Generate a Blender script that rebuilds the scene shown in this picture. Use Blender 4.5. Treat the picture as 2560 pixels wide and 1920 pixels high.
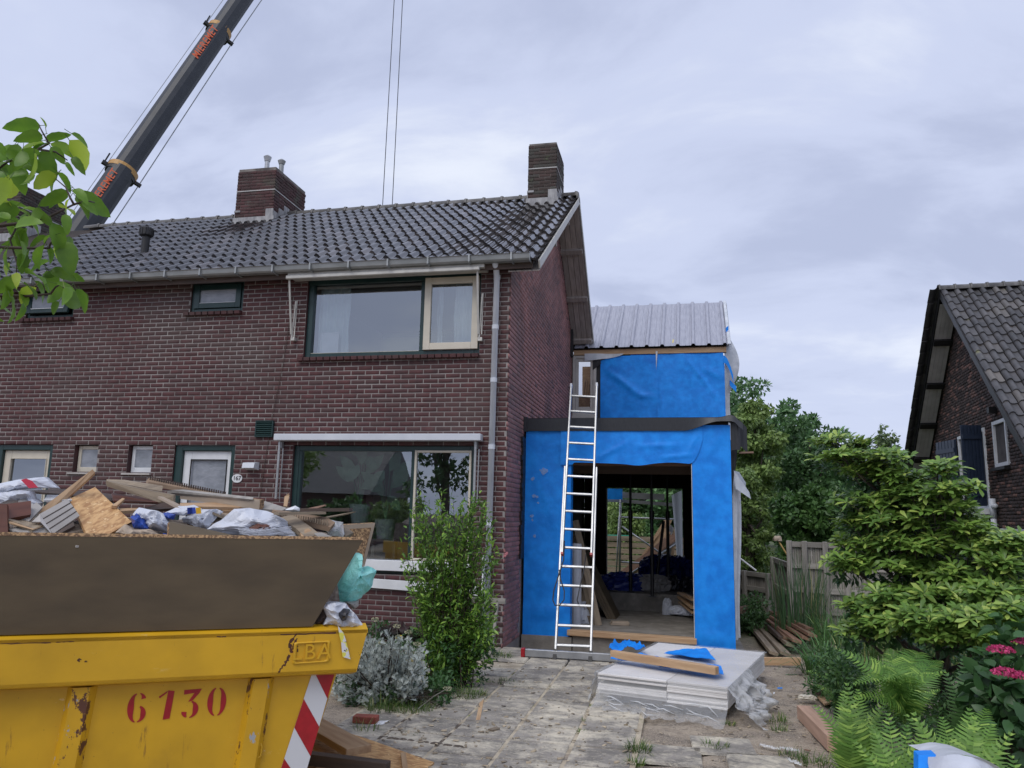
import bpy, math, random
import numpy as np
from mathutils import Matrix, Vector
random.seed(7)
RNG = np.random.default_rng(11)
SC = bpy.context.scene
COL = SC.collection
for _o in list(bpy.data.objects):
    bpy.data.objects.remove(_o)

# ------------------------------------------------------------------ camera
EYE = np.array([0.0, 0.0, 1.75])
FPX, PITCH, ROLL, YAW = 1920.0, math.radians(9.53), math.radians(1.23), math.radians(-12.35)


def _axes():
    cy, sy, cp, sp = math.cos(YAW), math.sin(YAW), math.cos(PITCH), math.sin(PITCH)
    f = np.array([sy * cp, cy * cp, sp])
    r0 = np.array([cy, -sy, 0.0])
    u0 = np.cross(r0, f)
    return f, math.cos(ROLL) * r0 + math.sin(ROLL) * u0, -math.sin(ROLL) * r0 + math.cos(ROLL) * u0


CF, CR, CU = _axes()
cam = bpy.data.cameras.new('camera')
cam.sensor_width = 36.0
cam.lens = 36.0 * FPX / 2560.0
cam.clip_start = 0.05
cam.clip_end = 2000
camo = bpy.data.objects.new('camera', cam)
COL.objects.link(camo)
camo.matrix_world = Matrix(((CR[0], CU[0], -CF[0], EYE[0]), (CR[1], CU[1], -CF[1], EYE[1]), (CR[2], CU[2], -CF[2], EYE[2]), (0, 0, 0, 1)))
SC.camera = camo

# ------------------------------------------------------------------ sky, sun, exposure
SC.view_settings.view_transform = 'Standard'
SC.view_settings.look = 'None'
SC.view_settings.exposure = 0.10
SC.view_settings.gamma = 1.0
SC.view_settings.use_curve_mapping = False
W = bpy.data.worlds.new('World')
SC.world = W
W.use_nodes = True
nt = W.node_tree
nt.nodes.clear()


def nd(t, kind, **kw):
    n = t.nodes.new(kind)
    for k, v in kw.items():
        setattr(n, k, v)
    return n


wo = nd(nt, 'ShaderNodeOutputWorld')
sky = nd(nt, 'ShaderNodeTexSky', sky_type='NISHITA', sun_disc=False)
sky.sun_elevation = math.radians(52)
sky.sun_rotation = math.radians(200)
bgs = nd(nt, 'ShaderNodeBackground')
bgs.inputs[1].default_value = 0.10
nt.links.new(sky.outputs[0], bgs.inputs[0])
tc = nd(nt, 'ShaderNodeTexCoord')
sep = nd(nt, 'ShaderNodeSeparateXYZ')
nt.links.new(tc.outputs['Generated'], sep.inputs[0])


def mth(t, op, a, b=None):
    n = nd(t, 'ShaderNodeMath', operation=op)
    for i, v in enumerate((a, b)):
        if v is None:
            continue
        if isinstance(v, (int, float)):
            n.inputs[i].default_value = v
        else:
            t.links.new(v, n.inputs[i])
    return n.outputs[0]


zz = mth(nt, 'ADD', mth(nt, 'ABSOLUTE', sep.outputs[2]), 0.30)
cx = nd(nt, 'ShaderNodeCombineXYZ')
nt.links.new(mth(nt, 'DIVIDE', sep.outputs[0], zz), cx.inputs[0])
nt.links.new(mth(nt, 'DIVIDE', sep.outputs[1], zz), cx.inputs[1])
mp = nd(nt, 'ShaderNodeMapping')
mp.inputs['Rotation'].default_value = (0, 0, math.radians(-28))
mp.inputs['Scale'].default_value = (0.85, 1.35, 1)
mp.inputs['Location'].default_value = (3.1, 1.7, 0)
nt.links.new(cx.outputs[0], mp.inputs[0])
n1 = nd(nt, 'ShaderNodeTexNoise')
n1.inputs['Scale'].default_value = 2.0
n1.inputs['Detail'].default_value = 7
n1.inputs['Roughness'].default_value = 0.56
n1.inputs['Distortion'].default_value = 0.35
nt.links.new(mp.outputs[0], n1.inputs[0])
rp = nd(nt, 'ShaderNodeValToRGB')
rp.color_ramp.interpolation = 'EASE'
e = rp.color_ramp.elements
e[0].position, e[0].color = 0.32, (0.475, 0.53, 0.72, 1)
e[1].position, e[1].color = 0.75, (0.80, 0.85, 0.97, 1)
m_ = e.new(0.52)
m_.color = (0.60, 0.66, 0.86, 1)
nt.links.new(n1.outputs[0], rp.inputs[0])
bgc = nd(nt, 'ShaderNodeBackground')
bgc.inputs[1].default_value = 1.0
nt.links.new(rp.outputs[0], bgc.inputs[0])
mx = nd(nt, 'ShaderNodeMixShader')
mx.inputs[0].default_value = 0.94
nt.links.new(bgs.outputs[0], mx.inputs[1])
nt.links.new(bgc.outputs[0], mx.inputs[2])
nt.links.new(mx.outputs[0], wo.inputs[0])

sun = bpy.data.lights.new('sun', 'SUN')
sun.energy = 1.5
sun.angle = math.radians(40)
sun.color = (1.0, 0.95, 0.88)
suno = bpy.data.objects.new('sun', sun)
COL.objects.link(suno)
suno.rotation_euler = (math.radians(38), 0, math.radians(-20))

# ------------------------------------------------------------------ photo geometry helpers
KD = 2560.0 / 2212.0


def ray(px, py):
    return CF + CR * (px - 1280) / FPX - CU * (py - 960) / FPX


def at_x(px, py, v):
    r = ray(px, py)
    return EYE + r * (v - EYE[0]) / r[0]


def at_y(px, py, v):
    r = ray(px, py)
    return EYE + r * (v - EYE[1]) / r[1]


def at_z(px, py, v):
    r = ray(px, py)
    return EYE + r * (v - EYE[2]) / r[2]


def at_plane(px, py, p0, n):
    r = ray(px, py)
    n = np.array(n, float)
    return EYE + r * (((np.array(p0) - EYE) @ n) / (r @ n))


# ------------------------------------------------------------------ object helpers
WM = {}


def v3(*a):
    return np.array(a, float)


def setprops(o, label=None, cat=None, group=None, kind=None):
    if label: o['label'] = label
    if cat: o['category'] = cat
    if group: o['group'] = group
    if kind: o['kind'] = kind
    return o


def place(o, wm, parent=None):
    WM[o.name] = wm
    if parent is not None:
        o.parent = parent
        o.matrix_basis = Matrix((np.linalg.inv(WM[parent.name]) @ wm).tolist())
    else:
        o.matrix_basis = Matrix(wm.tolist())
    return o


def M4(R=None, t=(0, 0, 0)):
    m = np.eye(4)
    if R is not None:
        m[:3, :3] = R
    m[:3, 3] = t
    return m


def thing(name, label, cat, loc, group=None, kind=None):
    o = bpy.data.objects.new(name, None)
    COL.objects.link(o)
    o.empty_display_size = 0.1
    place(o, M4(t=loc))
    return setprops(o, label, cat, group, kind)


def mesh_np(name, V, F, smooth=False, midx=None):
    """V (n,3); F either (m,k) array or list of tuples"""
    me = bpy.data.meshes.new(name)
    if isinstance(F, np.ndarray) and F.ndim == 2:
        m, k = F.shape
        me.vertices.add(len(V))
        me.vertices.foreach_set('co', np.ascontiguousarray(V, np.float32).ravel())
        me.loops.add(m * k)
        me.loops.foreach_set('vertex_index', np.ascontiguousarray(F, np.int32).ravel())
        me.polygons.add(m)
        me.polygons.foreach_set('loop_start', np.arange(0, m * k, k, dtype=np.int32))
        try:
            me.polygons.foreach_set('loop_total', np.full(m, k, dtype=np.int32))
        except Exception:
            pass
        me.update(calc_edges=True)
        me.validate()
    else:
        me.from_pydata([tuple(map(float, v)) for v in V], [], [tuple(int(i) for i in f) for f in F])
        me.update()
    if smooth:
        me.polygons.foreach_set('use_smooth', np.ones(len(me.polygons), bool))
    if midx is not None:
        me.polygons.foreach_set('material_index', np.array(midx, np.int32))
    return me


def mk(name, V, F, mat, parent=None, R=None, origin=None, smooth=False, midx=None, **props):
    V = np.asarray(V, float)
    if origin is None:
        origin = v3((V[:, 0].min() + V[:, 0].max()) / 2, (V[:, 1].min() + V[:, 1].max()) / 2, V[:, 2].min())
    R = np.eye(3) if R is None else R
    L = (V - origin) @ R
    me = mesh_np(name, L, F, smooth, midx)
    for m in (mat if isinstance(mat, (list, tuple)) else [mat]):
        me.materials.append(m)
    o = bpy.data.objects.new(name, me)
    COL.objects.link(o)
    place(o, M4(R, origin), parent)
    return setprops(o, **props)


def unit(a):
    a = np.asarray(a, float)
    return a / (np.linalg.norm(a) + 1e-12)


def frame(x, zhint=(0, 0, 1)):
    x = unit(x)
    z = np.array(zhint, float)
    if abs(unit(z) @ x) > 0.98:
        z = v3(0, 1, 0)
    y = unit(np.cross(z, x))
    z = np.cross(x, y)
    return np.stack([x, y, z], axis=1)


class MB:
    """collects shapes in world space and links them as ONE mesh object"""

    def __init__(s):
        s.V, s.F, s.M, s.S = [], [], [], []
        s.n = 0

    def add(s, V, F, m=0):
        V = np.asarray(V, float)
        for f in F:
            s.F.append(tuple(int(i) + s.n for i in f))
            s.M.append(m)
        s.V.append(V)
        s.n += len(V)
        return s

    def box(s, c, d, R=None, m=0, bev=0.0):
        d = np.asarray(d, float) / 2
        R = np.eye(3) if R is None else R
        if bev <= 0:
            V = np.array([[x, y, z] for x in (-1, 1) for y in (-1, 1) for z in (-1, 1)]) * d
            F = [(0, 1, 3, 2), (4, 6, 7, 5), (0, 4, 5, 1), (2, 3, 7, 6), (0, 2, 6, 4), (1, 5, 7, 3)]
        else:
            b = min(bev, d.min() * 0.6)
            V, F = [], []
            # chamfered box: 24 verts
            idx = {}
            for sx in (-1, 1):
                for sy in (-1, 1):
                    for sz in (-1, 1):
                        c3 = np.array([sx, sy, sz])
                        for a in range(3):
                            p = c3 * (d - b)
                            p[a] = c3[a] * d[a]
                            idx[(sx, sy, sz, a)] = len(V)
                            V.append(p)
            for a in range(3):
                o1, o2 = [i for i in range(3) if i != a]
                for sg in (-1, 1):
                    q = []
                    for s1, s2 in ((-1, -1), (1, -1), (1, 1), (-1, 1)):
                        k = [0, 0, 0]
                        k[a], k[o1], k[o2] = sg, s1, s2
                        q.append(idx[(k[0], k[1], k[2], a)])
                    flip = (sg > 0) != (a == 1)
                    F.append(q if flip else q[::-1])
            for a in range(3):
                o1, o2 = [i for i in range(3) if i != a]
                for s1 in (-1, 1):
                    for s2 in (-1, 1):
                        k1, k2 = [0, 0, 0], [0, 0, 0]
                        k1[o1] = k2[o1] = s1
                        k1[o2] = k2[o2] = s2
                        k1[a], k2[a] = -1, 1
                        q = [idx[(*k1, o1)], idx[(*k2, o1)], idx[(*k2, o2)], idx[(*k1, o2)]]
                        P = [np.array(V[i]) for i in q]
                        nn = np.cross(P[1] - P[0], P[2] - P[0])
                        F.append(q if nn @ sum(P) > 0 else q[::-1])
            for sx in (-1, 1):
                for sy in (-1, 1):
                    for sz in (-1, 1):
                        q = [idx[(sx, sy, sz, a)] for a in range(3)]
                        P = [np.array(V[i]) for i in q]
                        nn = np.cross(P[1] - P[0], P[2] - P[0])
                        F.append(q if nn @ sum(P) > 0 else q[::-1])
            V = np.array(V)
        return s.add(V @ R.T + np.asarray(c, float), F, m)

    def bb(s, x0, x1, y0, y1, z0, z1, m=0, bev=0.0):
        return s.box(((x0 + x1) / 2, (y0 + y1) / 2, (z0 + z1) / 2), (abs(x1 - x0), abs(y1 - y0), abs(z1 - z0)), None, m, bev)

    def bar(s, a, b, w, h, up=(0, 0, 1), m=0, bev=0.0):
        a, b = np.asarray(a, float), np.asarray(b, float)
        return s.box((a + b) / 2, (np.linalg.norm(b - a), w, h), frame(b - a, up), m, bev)

    def tube(s, pts, r, n=8, m=0, cap=True):
        pts = [np.asarray(p, float) for p in pts]
        rs = r if hasattr(r, '__len__') else [r] * len(pts)
        V, F = [], []
        prev = None
        for i, p in enumerate(pts):
            d = unit(pts[min(i + 1, len(pts) - 1)] - pts[max(i - 1, 0)])
            if prev is None:
                fr = frame(d)
                y = fr[:, 1]
            else:
                y = unit(prev - d * (prev @ d))
            z = np.cross(d, y)
            prev = y
            for k in range(n):
                a = 2 * math.pi * k / n
                V.append(p + rs[i] * (math.cos(a) * y + math.sin(a) * z))
        for i in range(len(pts) - 1):
            for k in range(n):
                k2 = (k + 1) % n
                F.append((i * n + k, i * n + k2, (i + 1) * n + k2, (i + 1) * n + k))
        if cap:
            F.append(tuple(range(n - 1, -1, -1)))
            F.append(tuple((len(pts) - 1) * n + k for k in range(n)))
        return s.add(V, F, m)

    def prism(s, poly, ext, m=0):
        """poly: list of 3D points (planar); ext: extrusion vector"""
        P = np.asarray(poly, float)
        n = len(P)
        nn = np.cross(P[1] - P[0], P[2] - P[1])
        V = np.vstack([P, P + np.asarray(ext, float)])
        top, bot = tuple(range(n)), tuple(range(2 * n - 1, n - 1, -1))
        F = [top, bot] + [(i, i + n, (i + 1) % n + n, (i + 1) % n) for i in range(n)]
        # orientation: area vector of the loop
        A = sum(np.cross(P[i], P[(i + 1) % n]) for i in range(n))
        if A @ np.asarray(ext, float) > 0:
            F = [f[::-1] for f in F]
        return s.add(V, F, m)

    def grid(s, fn, nu, nv, m=0, flip=False):
        V = [fn(i / nu, j / nv) for j in range(nv + 1) for i in range(nu + 1)]
        F = []
        for j in range(nv):
            for i in range(nu):
                a = j * (nu + 1) + i
                f = (a, a + 1, a + nu + 2, a + nu + 1)
                F.append(f[::-1] if flip else f)
        return s.add(V, F, m)

    def quad(s, a, b, c, d, m=0):
        return s.add([a, b, c, d], [(0, 1, 2, 3)], m)

    def build(s, name, mat, parent=None, R=None, origin=None, smooth=False, **props):
        V = np.vstack(s.V)
        return mk(name, V, s.F, mat, parent, R, origin, smooth, s.M if isinstance(mat, (list, tuple)) else None, **props)


def on_screen(P):
    d = P - EYE
    z = d @ CF
    x = 1280 + FPX * (d @ CR) / np.maximum(z, .01)
    y = 960 - FPX * (d @ CU) / np.maximum(z, .01)
    return (z > 0.1) & (x > -60) & (x < 2620) & (y > -60) & (y < 1980), z


def bake_np(T, Fq, Rs, Ps):
    """template verts T (v,3), faces (f,k), matrices Rs (N,3,3) (incl. scale), positions (N,3)"""
    N, v = len(Ps), len(T)
    V = np.einsum('nij,vj->nvi', Rs, T) + Ps[:, None, :]
    F = (Fq[None, :, :] + (np.arange(N) * v)[:, None, None]).reshape(-1, Fq.shape[1])
    return V.reshape(-1, 3), F


def pieces(name, tmpl, Rs, Ps, mat, parent, stuff=None, cap=300, smooth=False, minpx=0.0, size=None, label=None):
    """tmpl: (T, F). the `cap` largest-showing pieces as objects, the rest joined as one stuff part"""
    T, Fq = tmpl
    Rs, Ps = np.asarray(Rs, float), np.asarray(Ps, float)
    if len(Ps) == 0:
        return
    vis, z = on_screen(Ps)
    ext = np.linalg.norm(Rs[:, :, 0], axis=1) if size is None else size
    score = np.where(vis, ext / np.maximum(z, .1), 0)
    order = np.argsort(-score)
    take = [i for i in order[:cap] if score[i] > 0 and score[i] * 1920 * (T[:, 0].max() - T[:, 0].min()) >= minpx]
    rest = np.setdiff1d(np.arange(len(Ps)), take)
    if len(take):
        me = mesh_np(name, T, Fq, smooth)
        me.materials.append(mat)
        pinv = np.linalg.inv(WM[parent.name]) if parent is not None else np.eye(4)
        for i in take:
            o = bpy.data.objects.new(name, me)
            COL.objects.link(o)
            wm = M4(Rs[i], Ps[i])
            if parent is not None:
                o.parent = parent
            o.matrix_basis = Matrix((pinv @ wm).tolist())
            if label: o['label'] = label
    if len(rest):
        V, F = bake_np(T, Fq, Rs[rest], Ps[rest])
        mk(stuff or name, V, F, mat, parent, smooth=smooth, kind='stuff')


def mass(name, tmpl, Rs, Ps, mat, parent=None, smooth=False, **props):
    V, F = bake_np(tmpl[0], tmpl[1], np.asarray(Rs), np.asarray(Ps))
    return mk(name, V, F, mat, parent, smooth=smooth, **props)


# ------------------------------------------------------------------ materials
def mat(name, c1, c2=None, rough=0.7, scale=6.0, detail=5, ramp=(0.35, 0.65), rnd=0.0, rndc=None, bump=0.0, bscale=40.0, metal=0.0,
        stretch=None, spots=None, coord='pos', spec=0.5, transl=0.0, trcol=None, coat=0.0, streak=None, alpha=None, bdist=0.01, hue=0.0):
    """procedural principled material. c1/c2 mixed by noise; rnd = brightness jitter per piece; spots=(color, scale, threshold, softness)"""
    m = bpy.data.materials.new(name)
    m.use_nodes = True
    t = m.node_tree
    t.nodes.clear()
    L = t.links.new
    out = nd(t, 'ShaderNodeOutputMaterial')
    p = nd(t, 'ShaderNodeBsdfPrincipled')
    p.inputs['Roughness'].default_value = rough
    p.inputs['Metallic'].default_value = metal
    p.inputs['Specular IOR Level'].default_value = spec
    if coat: p.inputs['Coat Weight'].default_value = coat
    geo = nd(t, 'ShaderNodeNewGeometry')
    tco = nd(t, 'ShaderNodeTexCoord')
    src = geo.outputs['Position'] if coord == 'pos' else tco.outputs['Object']
    vec = src
    oi = nd(t, 'ShaderNodeObjectInfo')
    if coord == 'obj':   # shift so copies differ
        cmb = nd(t, 'ShaderNodeVectorMath', operation='ADD')
        L(src, cmb.inputs[0])
        sc_ = nd(t, 'ShaderNodeVectorMath', operation='SCALE')
        sc_.inputs[0].default_value = (13.1, 7.7, 5.3)
        L(oi.outputs['Random'], sc_.inputs['Scale'])
        L(sc_.outputs[0], cmb.inputs[1])
        vec = cmb.outputs[0]
    if stretch:
        mp = nd(t, 'ShaderNodeMapping')
        mp.inputs['Scale'].default_value = stretch
        L(vec, mp.inputs[0])
        vec = mp.outputs[0]
    no = nd(t, 'ShaderNodeTexNoise')
    no.inputs['Scale'].default_value = scale
    no.inputs['Detail'].default_value = detail
    L(vec, no.inputs[0])
    col = None
    if c2 is not None:
        mr = nd(t, 'ShaderNodeMapRange')
        mr.inputs[1].default_value, mr.inputs[2].default_value = ramp
        L(no.outputs[0], mr.inputs[0])
        mi = nd(t, 'ShaderNodeMix', data_type='RGBA')
        L(mr.outputs[0], mi.inputs[0])
        mi.inputs[6].default_value = (*c1, 1)
        mi.inputs[7].default_value = (*c2, 1)
        col = mi.outputs[2]
    else:
        rgb = nd(t, 'ShaderNodeRGB')
        rgb.outputs[0].default_value = (*c1, 1)
        col = rgb.outputs[0]
    rr = None
    if rnd or rndc or hue:
        ad = mth(t, 'ADD', geo.outputs['Random Per Island'], oi.outputs['Random'])
        wn = nd(t, 'ShaderNodeTexWhiteNoise', noise_dimensions='1D')
        L(mth(t, 'MULTIPLY', ad, 91.7), wn.inputs['W'])
        rr = wn.outputs['Value']
    if rndc:
        mi = nd(t, 'ShaderNodeMix', data_type='RGBA')
        thr = nd(t, 'ShaderNodeMapRange')
        thr.inputs[1].default_value, thr.inputs[2].default_value = rndc[1], min(1.0, rndc[1] + 0.35)
        L(rr, thr.inputs[0])
        L(thr.outputs[0], mi.inputs[0])
        L(col, mi.inputs[6])
        mi.inputs[7].default_value = (*rndc[0], 1)
        col = mi.outputs[2]
    if rnd:
        hs = nd(t, 'ShaderNodeHueSaturation')
        mr = nd(t, 'ShaderNodeMapRange')
        mr.inputs[3].default_value, mr.inputs[4].default_value = 1 - rnd, 1 + rnd
        L(rr, mr.inputs[0])
        L(mr.outputs[0], hs.inputs['Value'])
        L(col, hs.inputs['Color'])
        col = hs.outputs[0]
    for sp in ([spots] if isinstance(spots, tuple) else (spots or [])):
        sc2, th, soft = sp[1], sp[2], sp[3]
        n2 = nd(t, 'ShaderNodeTexNoise')
        n2.inputs['Scale'].default_value = sc2
        n2.inputs['Detail'].default_value = 8
        n2.inputs['Roughness'].default_value = sp[4] if len(sp) > 4 else 0.6
        v_ = geo.outputs['Position']
        if len(sp) > 5:
            mp2 = nd(t, 'ShaderNodeMapping')
            mp2.inputs['Scale'].default_value = sp[5]
            L(v_, mp2.inputs[0])
            v_ = mp2.outputs[0]
        L(v_, n2.inputs[0])
        mr = nd(t, 'ShaderNodeMapRange')
        mr.inputs[1].default_value, mr.inputs[2].default_value = th, th + soft
        L(n2.outputs[0], mr.inputs[0])
        mi = nd(t, 'ShaderNodeMix', data_type='RGBA')
        L(mr.outputs[0], mi.inputs[0])
        L(col, mi.inputs[6])
        mi.inputs[7].default_value = (*sp[0], 1)
        col = mi.outputs[2]
    L(col, p.inputs['Base Color'])
    if bump:
        nb = nd(t, 'ShaderNodeTexNoise')
        nb.inputs['Scale'].default_value = bscale
        nb.inputs['Detail'].default_value = 6
        L(vec, nb.inputs[0])
        b = nd(t, 'ShaderNodeBump')
        b.inputs['Strength'].default_value = bump
        b.inputs['Distance'].default_value = bdist
        L(nb.outputs[0], b.inputs['Height'])
        L(b.outputs[0], p.inputs['Normal'])
    sh = p.outputs[0]
    if transl:
        tr = nd(t, 'ShaderNodeBsdfTranslucent')
        if trcol:
            tr.inputs[0].default_value = (*trcol, 1)
        else:
            L(col, tr.inputs[0])
        ms = nd(t, 'ShaderNodeMixShader')
        ms.inputs[0].default_value = transl
        L(sh, ms.inputs[1])
        L(tr.outputs[0], ms.inputs[2])
        sh = ms.outputs[0]
    if alpha is not None:
        tp = nd(t, 'ShaderNodeBsdfTransparent')
        ms = nd(t, 'ShaderNodeMixShader')
        ms.inputs[0].default_value = alpha
        L(tp.outputs[0], ms.inputs[1])
        L(sh, ms.inputs[2])
        sh = ms.outputs[0]
    L(sh, out.inputs[0])
    return m


def glass(name, refl=0.4, tint=(0.75, 0.82, 0.82), rough=0.0):
    m = bpy.data.materials.new(name)
    m.use_nodes = True
    t = m.node_tree
    t.nodes.clear()
    out = nd(t, 'ShaderNodeOutputMaterial')
    g = nd(t, 'ShaderNodeBsdfGlossy')
    g.inputs[0].default_value = (0.85, 0.9, 0.95, 1)
    g.inputs['Roughness'].default_value = rough
    tr = nd(t, 'ShaderNodeBsdfTransparent')
    tr.inputs[0].default_value = (*tint, 1)
    lw = nd(t, 'ShaderNodeLayerWeight')
    lw.inputs[0].default_value = 0.35
    f = mth(t, 'ADD', mth(t, 'MULTIPLY', lw.outputs['Fresnel'], 0.8), refl)
    f = mth(t, 'MINIMUM', f, 1.0)
    no = nd(t, 'ShaderNodeTexNoise')
    no.inputs['Scale'].default_value = 0.9
    bp = nd(t, 'ShaderNodeBump')
    bp.inputs['Strength'].default_value = 0.05
    bp.inputs['Distance'].default_value = 0.05
    ge = nd(t, 'ShaderNodeNewGeometry')
    t.links.new(ge.outputs['Position'], no.inputs[0])
    t.links.new(no.outputs[0], bp.inputs['Height'])
    t.links.new(bp.outputs[0], g.inputs['Normal'])
    ms = nd(t, 'ShaderNodeMixShader')
    t.links.new(f, ms.inputs[0])
    t.links.new(tr.outputs[0], ms.inputs[1])
    t.links.new(g.outputs[0], ms.inputs[2])
    t.links.new(ms.outputs[0], out.inputs[0])
    return m


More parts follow.
